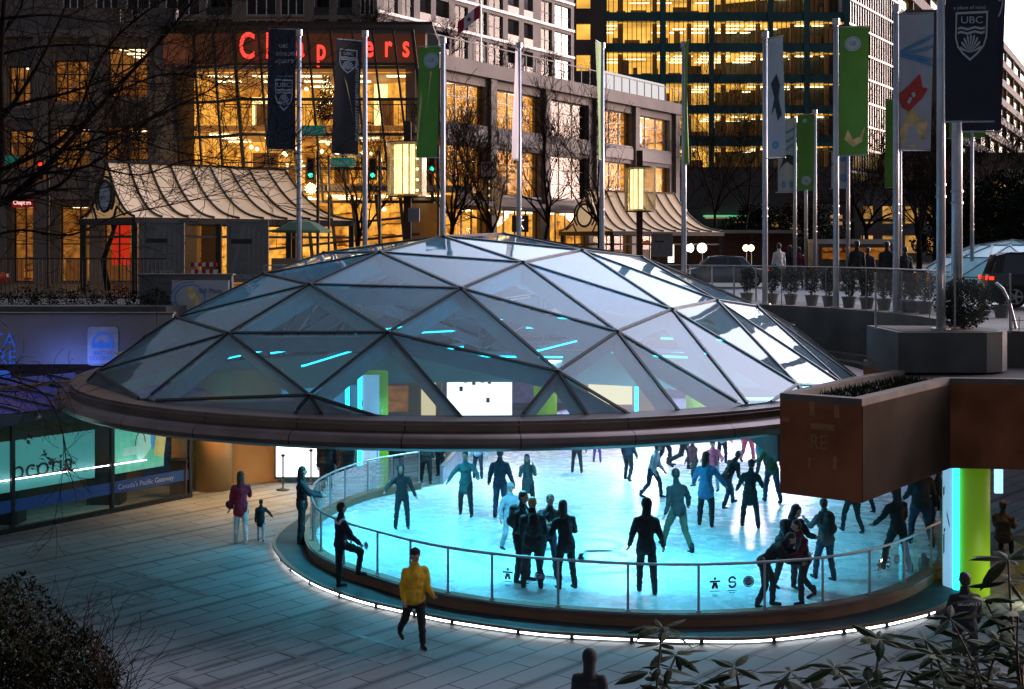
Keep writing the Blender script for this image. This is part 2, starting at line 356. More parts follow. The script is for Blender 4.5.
def ice_mat():
    m, nt, out = nodes('rink ice')
    b = nt.nodes.new('ShaderNodeBsdfPrincipled'); nt.links.new(b.outputs[0], out.inputs[0])
    n = tex(nt, .5, detail=8, stretch=(1, .35, 1)); n2 = tex(nt, 3, detail=8)
    cr = nt.nodes.new('ShaderNodeValToRGB'); nt.links.new(n.outputs['Fac'], cr.inputs[0])
    cr.color_ramp.elements[0].position = .3; cr.color_ramp.elements[0].color = (.62, .72, .74, 1); cr.color_ramp.elements[1].position = .65; cr.color_ramp.elements[1].color = (.80, .84, .86, 1)
    nt.links.new(cr.outputs[0], b.inputs['Base Color'])
    # blade scratches: two stretched ring waves, thresholded thin, plus scraped snow
    last = cr.outputs[0]
    for k, (sc_, dist, loc_) in enumerate(((5.5, 9, (2, 30, 0)), (4.3, 12, (7, 38, 0)), (6.5, 14, (-3, 34, 0)))):
        tc = nt.nodes.new('ShaderNodeTexCoord'); mp = nt.nodes.new('ShaderNodeMapping'); mp.inputs['Location'].default_value = [-q for q in loc_]; nt.links.new(tc.outputs['Object'], mp.inputs[0])
        wv = nt.nodes.new('ShaderNodeTexWave'); wv.wave_type = 'RINGS'; wv.rings_direction = 'Z'; wv.inputs['Scale'].default_value = sc_ * .22; wv.inputs['Distortion'].default_value = dist; wv.inputs['Detail'].default_value = 3; wv.inputs['Detail Scale'].default_value = .6; nt.links.new(mp.outputs[0], wv.inputs[0])
        r2 = nt.nodes.new('ShaderNodeValToRGB'); nt.links.new(wv.outputs['Fac'], r2.inputs[0]); r2.color_ramp.elements[0].position = .0; r2.color_ramp.elements[0].color = (.80, .88, .9, 1); r2.color_ramp.elements[1].position = .07; r2.color_ramp.elements[1].color = (1, 1, 1, 1)
        mx = nt.nodes.new('ShaderNodeMix'); mx.data_type = 'RGBA'; mx.blend_type = 'MULTIPLY'; mx.inputs[0].default_value = .8; nt.links.new(last, mx.inputs[6]); nt.links.new(r2.outputs[0], mx.inputs[7]); last = mx.outputs[2]
    n3 = tex(nt, 9, detail=8); r3 = nt.nodes.new('ShaderNodeValToRGB'); nt.links.new(n3.outputs['Fac'], r3.inputs[0]); r3.color_ramp.elements[0].position = .35; r3.color_ramp.elements[0].color = (.86, .9, .92, 1); r3.color_ramp.elements[1].position = .6
    mx = nt.nodes.new('ShaderNodeMix'); mx.data_type = 'RGBA'; mx.blend_type = 'MULTIPLY'; mx.inputs[0].default_value = .8; nt.links.new(last, mx.inputs[6]); nt.links.new(r3.outputs[0], mx.inputs[7]); nt.links.new(mx.outputs[2], b.inputs['Base Color'])
    mr = nt.nodes.new('ShaderNodeMapRange'); nt.links.new(n2.outputs['Fac'], mr.inputs[0]); mr.inputs[3].default_value = .12; mr.inputs[4].default_value = .42
    nt.links.new(mr.outputs[0], b.inputs['Roughness']); bp = nt.nodes.new('ShaderNodeBump'); bp.inputs['Strength'].default_value = .12; nt.links.new(n2.outputs['Fac'], bp.inputs['Height']); nt.links.new(bp.outputs[0], b.inputs['Normal']); return m
m_ice = ice_mat()
ICE = .22
ring = [p for p in railc] + back_board
cen = Vector((3, 38))
o = MB().poly([(p.x, p.y, ICE) for p in ring]).build('rink_ice', m_ice); struct(o)
# faint painted circle and scribble mark frozen in the ice
m_mark = mat('mark frozen in ice', (.42, .60, .64), .4, 0, .25, 3)
mk = MB(); cc = G(568, 548, ICE + .004)
def flat_ring(mb, c, r0, r1, z, n=40, a0=0, a1=360, sy=1):
    for i in range(n):
        a = R(a0 + (a1 - a0) * i / n); b = R(a0 + (a1 - a0) * (i + 1) / n)
        mb.quad((c[0] + r0 * math.cos(a), c[1] + sy * r0 * math.sin(a), z), (c[0] + r1 * math.cos(a), c[1] + sy * r1 * math.sin(a), z), (c[0] + r1 * math.cos(b), c[1] + sy * r1 * math.sin(b), z), (c[0] + r0 * math.cos(b), c[1] + sy * r0 * math.sin(b), z))
flat_ring(mk, cc, 2.25, 2.42, ICE + .004); flat_ring(mk, cc, 1.75, 1.82, ICE + .004)
for dx, dy, rr, a0, a1 in ((-.75, .4, .55, 20, 330), (.6, .3, .6, -120, 200), (-.3, -.7, .6, 60, 380), (.7, -.75, .5, 0, 300)): flat_ring(mk, (cc[0] + dx, cc[1] + dy), rr - .09, rr + .09, ICE + .004, 24, a0, a1)
struct(mk.build('ice_marking', m_mark))
# platform (rubber ledge) round the rink
pl = MB(); n = len(lipc)
poly = [p for p in lipc] + [Vector((9.9, 33)), Vector((2, 34)), Vector((-2.5, 36.5))]
o = pl.prism([(p.x, p.y) for p in poly], .11, .155).build('rink_ledge', m_deck); struct(o)
pl = MB()
def inward(c, i, d):
    a = c[max(i - 1, 0)]; b = c[min(i + 1, len(c) - 1)]; t = (b - a).normalized(); return c[i] + Vector((-t.y, t.x)) * d
def strip(mb, c, d0, d1, z0, z1, i0=0, i1=None):
    i1 = len(c) - 1 if i1 is None else i1
    for i in range(i0, i1):
        p = [inward(c, i, d0), inward(c, i + 1, d0), inward(c, i + 1, d1), inward(c, i, d1)]
        vs = [(q.x, q.y, z) for z in (z0, z1) for q in p]
        mb.add(vs, [(0, 3, 2, 1), (4, 5, 6, 7), (0, 1, 5, 4), (2, 3, 7, 6)] + ([(3, 0, 4, 7)] if i == i0 else []) + ([(1, 2, 6, 5)] if i == i1 - 1 else []))
pl = MB(); strip(pl, lipc, .12, .3, 0, .108); struct(pl.build('ledge_plinth', m_concd))
pl = MB(); strip(pl, lipc, -.03, .05, .12, .165); struct(pl.build('ledge_lip', m_cur))
# white light tubes tucked under the lip, in lengths
lt = thing('ledge_light', 'broken line of white light tubes glowing under the curved rink ledge', 'light strip', (0, 20, 0))
L = len(lipc); i = 14
while i < L - 20:
    j = min(i + 5, L - 20)
    m = MB(); m.tube([(inward(lipc, q, .04).x, inward(lipc, q, .04).y, .075) for q in range(i, j + 1)], .017, 6); m.build('glowing_tube', m_strip, lt)
    q = inward(lipc, j, .04); MB().box((q.x, q.y, .07), (.07, .07, .09)).build('tube_socket', m_plaza_dark, lt)
    i = j
# kerb + balustrade
rl = thing('rink_balustrade', 'curved waist-high glass balustrade with steel rail wrapping the ice rink', 'balustrade', (0, 22, .15))
ki = [p for p in railc]
mb = MB(); strip(mb, ki, -.13, .10, .156, .40); mb.build('kerb', m_cur, rl)
mb = MB(); strip(mb, ki, -.17, -.131, .33, .385); mb.build('kerb_trim', m_bronze, rl)
MB().tube([(p.x, p.y, RT) for p in ki], .027, 8).build('handrail', m_steel, rl, True)
ends = [(p.x, p.y) for p in raile]
for i, p in enumerate(ends):
    m = MB(); q = Vector(p); m.tube([(p[0], p[1], .40), (p[0], p[1], RT - .02)], .024, 8); m.cyl = 0
    m.box((p[0], p[1], .41), (.1, .1, .02)); m.build('post', m_steel, rl)
for i in range(len(ends) - 1):
    a = railc[i * 6:(i + 1) * 6 + 1]; m = MB()
    t = (a[-1] - a[0]).normalized()
    if (a[-1] - a[0]).length < .2: continue
    a0 = a[0] + t * .05; a1 = a[-1] - t * .05
    pts = [a0] + a[1:-1] + [a1]
    for k in range(len(pts) - 1):
        m.quad((pts[k].x, pts[k].y, .46), (pts[k + 1].x, pts[k + 1].y, .46), (pts[k + 1].x, pts[k + 1].y, RT - .07), (pts[k].x, pts[k].y, RT - .07))
    m.build('glass_panel', m_rail, rl, True)
# sponsor marks stuck on some panes: stone-figure mark, leafy badge, round monogram
m_ink = mat('navy vinyl print', (.01, .03, .10), .5); m_inkb = mat('black vinyl print', (.012, .012, .012), .5)
m_inkr = mat('red vinyl print', (.45, .02, .02), .5); m_inkg = mat('green vinyl print', (.05, .25, .08), .5)
def mark_set(p, right, parent, s=1.0, inks=None):
    M4 = face_mtx(p, right); 
    def pt(x, y): return M4 @ Vector((x * s, y * s, .012))
    def box2(mb, x, y, w, h): mb.quad(pt(x - w / 2, y - h / 2), pt(x + w / 2, y - h / 2), pt(x + w / 2, y + h / 2), pt(x - w / 2, y + h / 2))
    def ring2(mb, x, y, r0, r1, n=18, a0=0, a1=360):
        for i in range(n):
            a = R(a0 + (a1 - a0) * i / n); b = R(a0 + (a1 - a0) * (i + 1) / n)
            mb.quad(pt(x + r0 * math.cos(a), y + r0 * math.sin(a)), pt(x + r1 * math.cos(a), y + r1 * math.sin(a)), pt(x + r1 * math.cos(b), y + r1 * math.sin(b)), pt(x + r0 * math.cos(b), y + r0 * math.sin(b)))
    k = MB(); box2(k, -.36, .12, .05, .05); box2(k, -.36, .065, .22, .035); box2(k, -.36, .015, .09, .05)
    for i in range(3): ring2(k, -.40 + .04 * i, -.20, .014, .02, 12)
    for i in range(2): ring2(k, -.38 + .04 * i, -.222, .014, .02, 12)
    box2(k, -.36, -.13, .2, .014)
    ring2(k, 0, .075, .045, .085, 14, 10, 200); ring2(k, 0, .0, .045, .085, 14, -170, 20); box2(k, 0, .04, .14, .03); box2(k, 0, -.13, .2, .014); box2(k, 0, -.17, .13, .012)
    ring2(k, .02, -.205, .014, .02, 12); k.build('sponsor_print', m_inkb, parent, False)
    for xx_ in (-.40, -.325): k = MB(); box2(k, xx_, -.05, .05, .06); k.build('sponsor_print', m_inkr, parent)
    for xx_, yy_, hh_ in ((-.36, -.02, .03), (0, -.06, .02)): k = MB(); box2(k, xx_, yy_, .12, hh_); k.build('sponsor_print', m_inkg, parent)
    k = MB(); ring2(k, .34, .04, .095, .115); ring2(k, .34, .04, 0.0, .088, 18)
    k.build('round_badge', m_ink, parent)
    text('GE', m_white, M4 @ Matrix.Translation((.34 * s, .04 * s, .016)), .12 * s, 0, parent, 1)
for i in (9, 13, 16, 19):
    a, b = Vector(ends[i]), Vector(ends[i + 1]); t = (b - a).normalized(); c = (a + b) / 2; nrm = Vector((t.y, -t.x))
    c = c + nrm * (.02 if i > 9 else .03); mark_set((c.x, c.y, .88), (t.x, t.y, 0), rl, .9 if i > 9 else .75)
# boards at the far side of the ice
bd = thing('rink_board', 'low pale boards along the far side of the ice rink', 'boards', (0, 40, .2))
mb = MB(); bb = [Vector((10.4, 33))] + back_board
for i in range(len(bb) - 1): mb.bar((bb[i].x, bb[i].y, .45), (bb[i + 1].x, bb[i + 1].y, .45), .08, .5)
mb.build('panel', mat('pale board panel', (.45, .5, .6), .4), bd)
mb = MB()
for i in range(len(bb) - 1): mb.bar((bb[i].x, bb[i].y, .72), (bb[i + 1].x, bb[i + 1].y, .72), .12, .04)
mb.build('rail', m_steel, bd)

# ================================================================ DOME
def capz(x, y):
    r2 = (x - C0[0]) ** 2 + (y - C0[1]) ** 2; return ZC + math.sqrt(max(RS * RS - r2, 4))
KN = {(0, 0): (-7.67, 27.03), (0, 1): (-6.15, 28.17), (0, 2): (-4.58, 29.46), (0, 3): (-3.15, 31.04), (0, 4): (-1.73, 32.66), (1, 0): (-3.94, 25.26), (1, 1): (-2.54, 26.6), (1, 2): (-1.1, 28.12), (1, 3): (.25, 29.72), (1, 4): (1.7, 31.65),
      (2, 1): (.9, 25.55), (2, 2): (2.19, 27.07), (2, 3): (3.53, 28.69), (2, 4): (4.8, 30.47), (3, 2): (4.87, 26.1), (3, 3): (6.1, 27.81), (-1, 1): (-9.84, 30.83), (-1, 2): (-8.14, 31.5), (-1, 3): (-6.18, 32.4)}
KN = {k: Vector(v) for k, v in KN.items()}
for rnd in range(14):
    new = {}
    for a in range(-5, 7):
        for l in range(-4, 12):
            if (a, l) in KN: continue
            c = []
            for da, dl in ((1, 0), (-1, 0), (0, 1), (0, -1), (1, -1), (-1, 1)):
                p = KN.get((a + da, l + dl)); q = KN.get((a + 2 * da, l + 2 * dl))
                if p and q:
                    st = p - q
                    c.append(p + st)
            if len(c) >= 1: new[(a, l)] = sum(c, Vector((0, 0))) / len(c)
    KN.update(new)
def clip(poly, r):
    out = poly; n = 120      # clip against the rim as a polygon
    for i in range(n):
        a = 2 * math.pi * (i + .5) / n; nx, ny = math.cos(a), math.sin(a); res = []
        if not out: break
        if all((p[0] - C0[0]) * nx + (p[1] - C0[1]) * ny <= r for p in out): continue
        for j in range(len(out)):
            p, q = out[j], out[(j + 1) % len(out)]
            dp = (p[0] - C0[0]) * nx + (p[1] - C0[1]) * ny - r; dq = (q[0] - C0[0]) * nx + (q[1] - C0[1]) * ny - r
            if dp <= 0: res.append(p)
            if dp * dq < 0:
                t = dp / (dp - dq); res.append(p + (q - p) * t)
        out = res
    return out
dome = thing('glass_dome', 'large shallow glass dome of triangular panes over the blue ice rink', 'dome', (C0[0], C0[1], ZR))
tris = []
for a in range(-5, 6):
    for l in range(-4, 11):
        for T in (((a, l), (a + 1, l), (a, l + 1)), ((a + 1, l), (a + 1, l + 1), (a, l + 1))):
            if not all(k in KN for k in T): continue
            P = [KN[k] for k in T]
            if all((p - Vector(C0)).length > 14.5 for p in P): continue
            P3 = [Vector((p.x, p.y, capz(p.x, p.y))) for p in P]
            if (P3[1] - P3[0]).cross(P3[2] - P3[0]).z < 0: P3.reverse()
            c = clip(P3, RD - .03)
            if len(c) >= 3:
                nrm = (P3[1] - P3[0]).cross(P3[2] - P3[0]).normalized()
                area = sum(((c[i] - c[0]).cross(c[i + 1] - c[0])).length / 2 for i in range(1, len(c) - 1))
                if area > .05: tris.append((area, c, nrm, P3))
tris.sort(key=lambda t: -t[0])
print('dome panes', len(tris), sum(t[0] for t in tris))
def inset(c, g):
    m = sum(c, Vector()) / len(c); return [p + (m - p).normalized() * g for p in c]
for area, c, nrm, P3 in tris[:100]:
    MB().poly(inset(c, .035)).build('glass_pane', m_domeg, dome)
if len(tris) > 100:
    m = MB()
    for area, c, nrm, P3 in tris[100:]: m.poly(inset(c, .035))
    m.build('glass_pane', m_domeg, dome)['kind'] = 'stuff'
edges = {}
for area, c, nrm, P3 in tris:
    for i in range(3):
        p, q = P3[i], P3[(i + 1) % 3]; k = tuple(sorted([(round(p.x, 2), round(p.y, 2)), (round(q.x, 2), round(q.y, 2))])); edges[k] = (p, q)
def clipseg(p, q):
    pts = []
    for i in range(25):
        s = p + (q - p) * (i / 24)
        if (s.xy - Vector(C0)).length < RD - .05: pts.append(s)
    return (pts[0], pts[-1]) if len(pts) > 1 else None
fr = MB(); rb = MB()
for p, q in edges.values():
    s = clipseg(p, q)
    if not s: continue
    a, b = s; up = (((a + b) / 2) - Vector((C0[0], C0[1], ZC))).normalized()
    fr.bar(a + up * .012, b + up * .012, .06, .035, up)
    rb.bar(a - up * .27, b - up * .27, .075, .36, up)
fr.build('glazing_bars', m_mull, dome); rb.build('steel_ribs', mat('painted steel rib', (.30, .36, .40), .4, .2, .1), dome)
m = MB()
for k, p in KN.items():
    if (p - Vector(C0)).length < RD - .3: m.ball((p.x, p.y, capz(p.x, p.y) + .02), (.07, .07, .03), 8, 4)
m.build('node_caps', m_mull, dome)
# rim: shallow gutter, rolled metal fascia
prof = [(9.55, -.02), (9.80, -.03), (10.12, -.05), (10.14, -.2), (10.14, -.24), (10.36, -.27), (10.46, -.33), (10.49, -.42), (10.45, -.51), (10.32, -.58), (9.9, -.62), (9.3, -.60), (9.3, -.3), (9.5, -.02)]
nt = m_rimmetal.node_tree; pb_ = [n for n in nt.nodes if n.type == 'BSDF_PRINCIPLED'][0]; src = pb_.inputs['Base Color'].links[0].from_socket
tc = nt.nodes.new('ShaderNodeTexCoord'); sx = nt.nodes.new('ShaderNodeSeparateXYZ'); nt.links.new(tc.outputs['Object'], sx.inputs[0])
prev = None
for op, a1 in (('ARCTAN2', None), ('MULTIPLY', 30 / (2 * math.pi)), ('FRACT', None), ('LESS_THAN', .010)):
    q = nt.nodes.new('ShaderNodeMath'); q.operation = op
    if prev is None: nt.links.new(sx.outputs[1], q.inputs[0]); nt.links.new(sx.outputs[0], q.inputs[1])
    else:
        nt.links.new(prev.outputs[0], q.inputs[0])
        if a1: q.inputs[1].default_value = a1
    prev = q
mx = nt.nodes.new('ShaderNodeMix'); mx.data_type = 'RGBA'; nt.links.new(prev.outputs[0], mx.inputs[0]); nt.links.new(src, mx.inputs[6]); mx.inputs[7].default_value = (.01, .01, .01, 1); nt.links.new(mx.outputs[2], pb_.inputs['Base Color'])
smooth_by_angle(MB().lathe([(r, z + ZR) for r, z in prof], (C0[0], C0[1], 0), 120).build('rim', m_rimmetal, dome, True), 35)
smooth_by_angle(MB().lathe([(r, z + ZR) for r, z in [(10.145, -.10), (10.17, -.105), (10.17, -.13), (10.145, -.135)]], (C0[0], C0[1], 0), 120).build('rim_trim', m_bronze, dome, True), 30)
# teal fascia round the far half of the opening
smooth_by_angle(MB().lathe([(9.28, 2.45), (9.28, 3.5), (9.5, 3.5), (9.5, 2.45), (9.28, 2.45)], (C0[0], C0[1], 0), 60, R(-5), R(190), False).build('inner_fascia', m_tealwall, dome, True), 30)
# glowing bars added in place of cyan streaks and trusswork under the dome
m_fix = mat('light housing', (.2, .22, .24), .4, .5)
bars = [((-6.2, 33.5, 4.3), (-4.3, 36, 4.5)), ((-3.6, 34.6, 4.7), (-1.6, 36.2, 4.7)), ((-1.2, 32.6, 4.3), (1.3, 33.5, 4.2)), ((.4, 36, 4.8), (2.6, 34.3, 4.9)), ((2.6, 33.8, 4.3), (5.2, 34.6, 4.2)), ((4.3, 37.5, 4.4), (6.6, 35, 4.5)), ((-7.8, 35.3, 4.0), (-6.3, 38.3, 4.2)), ((-5.0, 31.0, 4.2), (-3.8, 32.6, 4.5)), ((-2.6, 30.2, 4.5), (-1.2, 31.8, 4.6)), ((.6, 30.6, 4.6), (1.6, 32.4, 4.7)), ((3.0, 31.6, 4.4), (4.6, 32.2, 4.3)), ((-.4, 38.4, 4.9), (1.8, 37.2, 5.0)), ((-4.6, 38.2, 4.5), (-2.8, 37.0, 4.8))]
for i, (a, b) in enumerate(bars):
    t = thing('stand_in_bar', 'slim cyan glowing bar standing in for bright streaks under the glass dome', 'glowing bar', a, 0, 'glowing stand-in bars under the dome')
    MB().bar(a, b, .10, .08).build('housing', m_fix, t)
    a2 = Vector(a) + Vector((0, -.06, -.06)); b2 = Vector(b) + Vector((0, -.06, -.06)); MB().bar(a2, b2, .05, .04).build('tube', m_cyan, t)
    m = MB()
    for p in (Vector(a).lerp(Vector(b), .15), Vector(a).lerp(Vector(b), .85)): m.tube([p, (p.x, p.y, capz(p.x, p.y) - .42)], .012, 6)
    m.build('hanger', m_fix, t)

# ================================================================ TERRACOTTA BALCONY AND PLANTERS, RIGHT
A = D(780, 393, 22.9); B = D(862, 399, 22.0); C = D(950, 378, 25.45); E = D(1060, 381, 25.2)
zt = 4.41; zb = 2.65
bx = thing('balcony_planter', 'big terracotta coloured concrete planter box overhanging the rink, right of the dome', 'planter', (A.x, A.y, zb))
plan = [A.xy, B.xy, C.xy, E.xy, Vector((20, 25.2)), Vector((20, 29.6)), Vector((8.0, 29.6)), Vector((7.95, 27.1)), Vector((6.7, 25.7))]
MB().prism(plan, zb, zt - .12).build('body', m_ochre, bx)
def off(pl, d):
    n = len(pl); o = []
    a = sum(pl[i][0] * pl[(i + 1) % n][1] - pl[(i + 1) % n][0] * pl[i][1] for i in range(n)); s = 1 if a > 0 else -1
    for i in range(n):
        p, q, r = Vector(pl[i - 1]), Vector(pl[i]), Vector(pl[(i + 1) % n]); t1 = (q - p).normalized(); t2 = (r - q).normalized()
        n1 = Vector((t1.y, -t1.x)) * s; n2 = Vector((t2.y, -t2.x)) * s; b = (n1 + n2); b = b / max(b.dot(n1), .3); o.append(q + b * d)
    return o
oc = Vector(((C - B).y, -(C - B).x)).normalized(); tc_ = (C - B).xy.normalized()
MB().prism([B.xy + oc * .001 + tc_ * .004, C.xy + oc * .001 - tc_ * .03, C.xy + oc * .014 - tc_ * .03, B.xy + oc * .014 + tc_ * .004], zb + .01, zt - .125).build('side_cladding', mat('dark brown cladding', (.040, .027, .019), .8, 0, .3, .8, .2, spec=.1), bx)
m = MB(); P0 = plan; P1 = off(plan, -.22)
for i in range(len(P0)):
    j = (i + 1) % len(P0); m.add([(P0[i].x, P0[i].y, zt - .12), (P0[j].x, P0[j].y, zt - .12), (P0[j].x, P0[j].y, zt), (P0[i].x, P0[i].y, zt), (P1[i].x, P1[i].y, zt), (P1[j].x, P1[j].y, zt), (P1[j].x, P1[j].y, zt - .12), (P1[i].x, P1[i].y, zt - .12)], [(0, 1, 2, 3), (3, 2, 5, 4), (4, 5, 6, 7)])
m.build('coping', mat('brown stained coping', (.085, .066, .055), .85, 0, .35, 1.5, .3), bx)
MB().poly([(p.x, p.y, zt - .1) for p in off(plan, -.23)]).build('soil', m_soil, bx)
# ghost lettering moulded in the front face
fr_ = (B.xy - A.xy).normalized(); pm = (A.xy + B.xy) / 2 + Vector((fr_.y, -fr_.x)) * .004
m_gh = mat('faded yellow lettering', (.215, .095, .03), .8)
def onface(u, v, w, h, mb):      # u along the face 0..1, v height 0..1
    L_ = (B.xy - A.xy).length; c = A.xy + fr_ * L_ * u + Vector((fr_.y, -fr_.x)) * .003; z = zb + (zt - zb) * v
    mb.quad((c.x - fr_.x * w / 2, c.y - fr_.y * w / 2, z - h / 2), (c.x + fr_.x * w / 2, c.y + fr_.y * w / 2, z - h / 2), (c.x + fr_.x * w / 2, c.y + fr_.y * w / 2, z + h / 2), (c.x - fr_.x * w / 2, c.y - fr_.y * w / 2, z + h / 2))
mb = MB()
for u, v, w, h in ((.53, .70, .44, .10), (.40, .87, .09, .26), (.70, .86, .09, .22), (.68, .36, .07, .22), (.07, .74, .13, .08), (.37, .33, .05, .2)): onface(u, v, w, h, mb)
mb.build('faded_print', m_gh, bx)
text('RE', m_gh, face_mtx((A.x + fr_.x * .72 + fr_.y * .004, A.y + fr_.y * .72 - fr_.x * .004, zb + .95), (fr_.x, fr_.y, 0)), .36, 0, bx, .85)
tb = MB().prism([(5.35, 26.2), (6.6, 26.2), (6.6, 34), (5.35, 34)], 2.65, 3.3).build('soffit_beam', m_concd); tag(tb, 'dark concrete beam running back from the terracotta planter under the dome', 'beam')
pc = thing('corner_planter', 'grey concrete planter with rounded end standing above the terracotta box', 'planter', (9.2, 28, zt))
rp = [(8.05, 27.1), (9.9, 27.1)] + [(9.9 + .75 * math.sin(R(a)), 27.85 - .75 * math.cos(R(a))) for a in range(15, 180, 15)] + [(9.9, 28.6), (10.1, 29.5), (8.05, 29.3)]
rp = [(8.05, 27.1), (9.9, 27.1), (10.3, 27.3), (10.55, 27.7), (10.6, 28.3), (10.3, 29.2), (8.05, 29.5)]
MB().prism(rp, zt - .05, 5.2).build('body', m_concd, pc)
MB().prism(off([Vector(p) for p in rp], -.15), 5.2, 5.21).build('soil', m_soil, pc)
# ================================================================ PEOPLE
QUEUE = []
def rot(v, ax, a): return Matrix.Rotation(a, 3, ax) @ Vector(v)
def person(label, px, pyf, pyh, z, face=0, top='black', pants='black', hair='dark', longhair=False, hat=None, hood=False, lean=0, side=0,
           legs=((8, 4, 4), (-8, 4, 6)), arms=((10, 8, 15), (-5, 8, 15)), coat=0, skate=True, H=None, group=None, bare=False, head=(0, 0), loc=None, bulk=1.0, shoe='black', name='person', hoodc=None, yoke=None, drop=None):
    """px,pyf: pixel of the feet; pyh: pixel of the head top.  legs/arms (left,right): (forward, outward, bend) degrees; faces -Y at face=0"""
    if loc is None:
        d = F * (EYE - z) / (pyf - HZ); loc = Vector(((px - 512) / F * d, d, z))
        if H is None: H = (pyf - pyh) * d / F
    else: loc = Vector(loc)
    H = H or 1.7
    t = thing(name, label, 'person' if H > 1.35 else 'child', loc, R(face), group)
    B = []; J = []; T = []; HA = []; S = []
    if skate:
        jr = random.Random(int(px * 7 + pyf)); lean = lean + jr.uniform(2, 10); side = side + jr.uniform(-4, 4)
        arms = tuple((f + jr.uniform(-8, 14), o_ + jr.uniform(2, 16), e + jr.uniform(5, 30)) for f, o_, e in arms); legs = tuple((f + jr.uniform(2, 12), o_ + jr.uniform(0, 4), k + jr.uniform(6, 20)) for f, o_, k in legs); head = (head[0] + jr.uniform(-4, 10), head[1] + jr.uniform(-25, 25))
    ln = R(lean)
    def sp(x, y, zz): # spine space -> local
        v = rot((x, y, zz), 'X', ln); v = rot(v, 'Y', R(side)); return v * H + hip
    hip = Vector((0, 0, .52 * H)); low = 9; feet = []
    for s, (f, o_, k) in zip((1, -1), legs):
        th = rot(rot((0, 0, -1), 'X', -R(f)), 'Y', -s * R(o_)); sh = rot(rot((0, 0, -1), 'X', -R(f - k)), 'Y', -s * R(o_) * .6)
        a = hip + Vector((s * .048 * H, 0, -.01 * H)); kn = a + th * .245 * H; an = kn + sh * .232 * H; fd = rot((0, -1, 0), 'X', -R((f - k) * .6))
        B += [('c', a, kn, .05 * H * bulk, .034 * H), ('c', kn, an, .034 * H, .021 * H)]
        J += [('c', a, kn, .058 * H * bulk, .042 * H), ('c', kn, an + Vector((0, 0, .012 * H)), .042 * H, .033 * H)]
        feet.append((an, fd)); low = min(low, an.z - .04 * H)
    up = Vector((0, 0, -low)) + (Vector((0, 0, drop)) if drop else Vector())
    hip0 = hip.copy()
    B += [('c', hip + Vector((.035 * H, 0, .01 * H)), hip + Vector((-.035 * H, 0, .01 * H)), .062 * H * bulk, .062 * H * bulk),
          ('c', sp(0, 0, .03), sp(0, 0, .17), .05 * H, .055 * H), ('c', sp(.055, 0, .235), sp(-.055, 0, .235), .03 * H, .03 * H), ('e', sp(0, 0, .19), (.07 * H, .05 * H, .07 * H)),
          ('c', sp(0, 0, .28), sp(0, -.008, .35), .03 * H, .028 * H)]
    J += [('c', hip + Vector((.035 * H, 0, .01 * H)), hip + Vector((-.035 * H, 0, .01 * H)), .060 * H * bulk, .060 * H * bulk)]
    T += [('c', sp(.026, 0, -.012), sp(-.026, 0, -.012), .078 * H * bulk, .078 * H * bulk), ('e', sp(0, 0, -.015), (.098 * H * bulk, .078 * H * bulk, .05 * H)), ('e', sp(0, 0, .04), (.094 * H * bulk, .076 * H * bulk, .07 * H)), ('e', sp(0, 0, .11), (.088 * H * bulk, .072 * H * bulk, .08 * H)), ('e', sp(0, 0, .19), (.100 * H * bulk, .074 * H * bulk, .085 * H)),
          ('c', sp(.085, 0, .238), sp(.02, .004, .275), .040 * H, .034 * H), ('c', sp(-.085, 0, .238), sp(-.02, .004, .275), .040 * H, .034 * H), ('e', sp(0, 0, .24), (.085 * H, .058 * H, .05 * H)), ('c', sp(0, .004, .27), sp(0, -.002, .332), .050 * H, .040 * H)]
    if coat:
        T += [('c', hip + Vector((.03 * H, 0, 0)), hip + Vector((.045 * H, 0, -coat * H)), .07 * H, .066 * H), ('c', hip + Vector((-.03 * H, 0, 0)), hip + Vector((-.045 * H, 0, -coat * H)), .07 * H, .066 * H), ('c', hip, hip + Vector((0, 0, -coat * H)), .072 * H, .075 * H)]
    for s, (f, o_, e) in zip((1, -1), arms):
        ua = rot(rot((0, 0, -1), 'X', -R(f) + 0), 'Y', -s * R(o_)); fa = rot(rot((0, 0, -1), 'X', -R(f + e)), 'Y', -s * R(o_) * .7)
        sh = sp(s * .096, 0, .240); el = sh + ua * .165 * H; wr = el + fa * .145 * H; hd = wr + fa * .05 * H
        B += [('c', sh, el, .034 * H, .025 * H), ('c', el, wr, .024 * H, .016 * H), ('e', wr + fa * .028 * H, (.017 * H, .017 * H, .028 * H))]
        T += [('c', sh, el, .043 * H * bulk, .035 * H), ('c', el, wr - fa * .01 * H, .035 * H, .027 * H)]
        side_v = fa.cross(Vector((0, 0, 1)) if abs(fa.z) < .8 else Vector((1, 0, 0))).normalized(); curl = side_v.cross(fa).normalized()
        for i, L_ in enumerate((.032, .038, .036, .028)):
            b = wr + fa * .042 * H + side_v * (i - 1.5) * .009 * H
            m1 = b + (fa * .8 + curl * .25).normalized() * L_ * .55 * H; m2 = m1 + (fa * .4 + curl * .8).normalized() * L_ * .5 * H
            HA.append(([b - fa * .01 * H, m1, m2], .0046 * H))
        b = wr + fa * .015 * H + side_v * -.012 * H; HA.append(([b, b + (fa + curl * .6 - side_v).normalized() * .022 * H, b + (fa * 1.4 + curl).normalized() * .042 * H - side_v * .012 * H], .0055 * H))
    hc = sp(0, -.012, .405); hr = Matrix.Rotation(R(head[1]), 3, 'Z') @ Matrix.Rotation(R(head[0]) + ln * .5, 3, 'X')
    def hp(x, y, zz): return hc + hr @ Vector((x * H, y * H, zz * H))
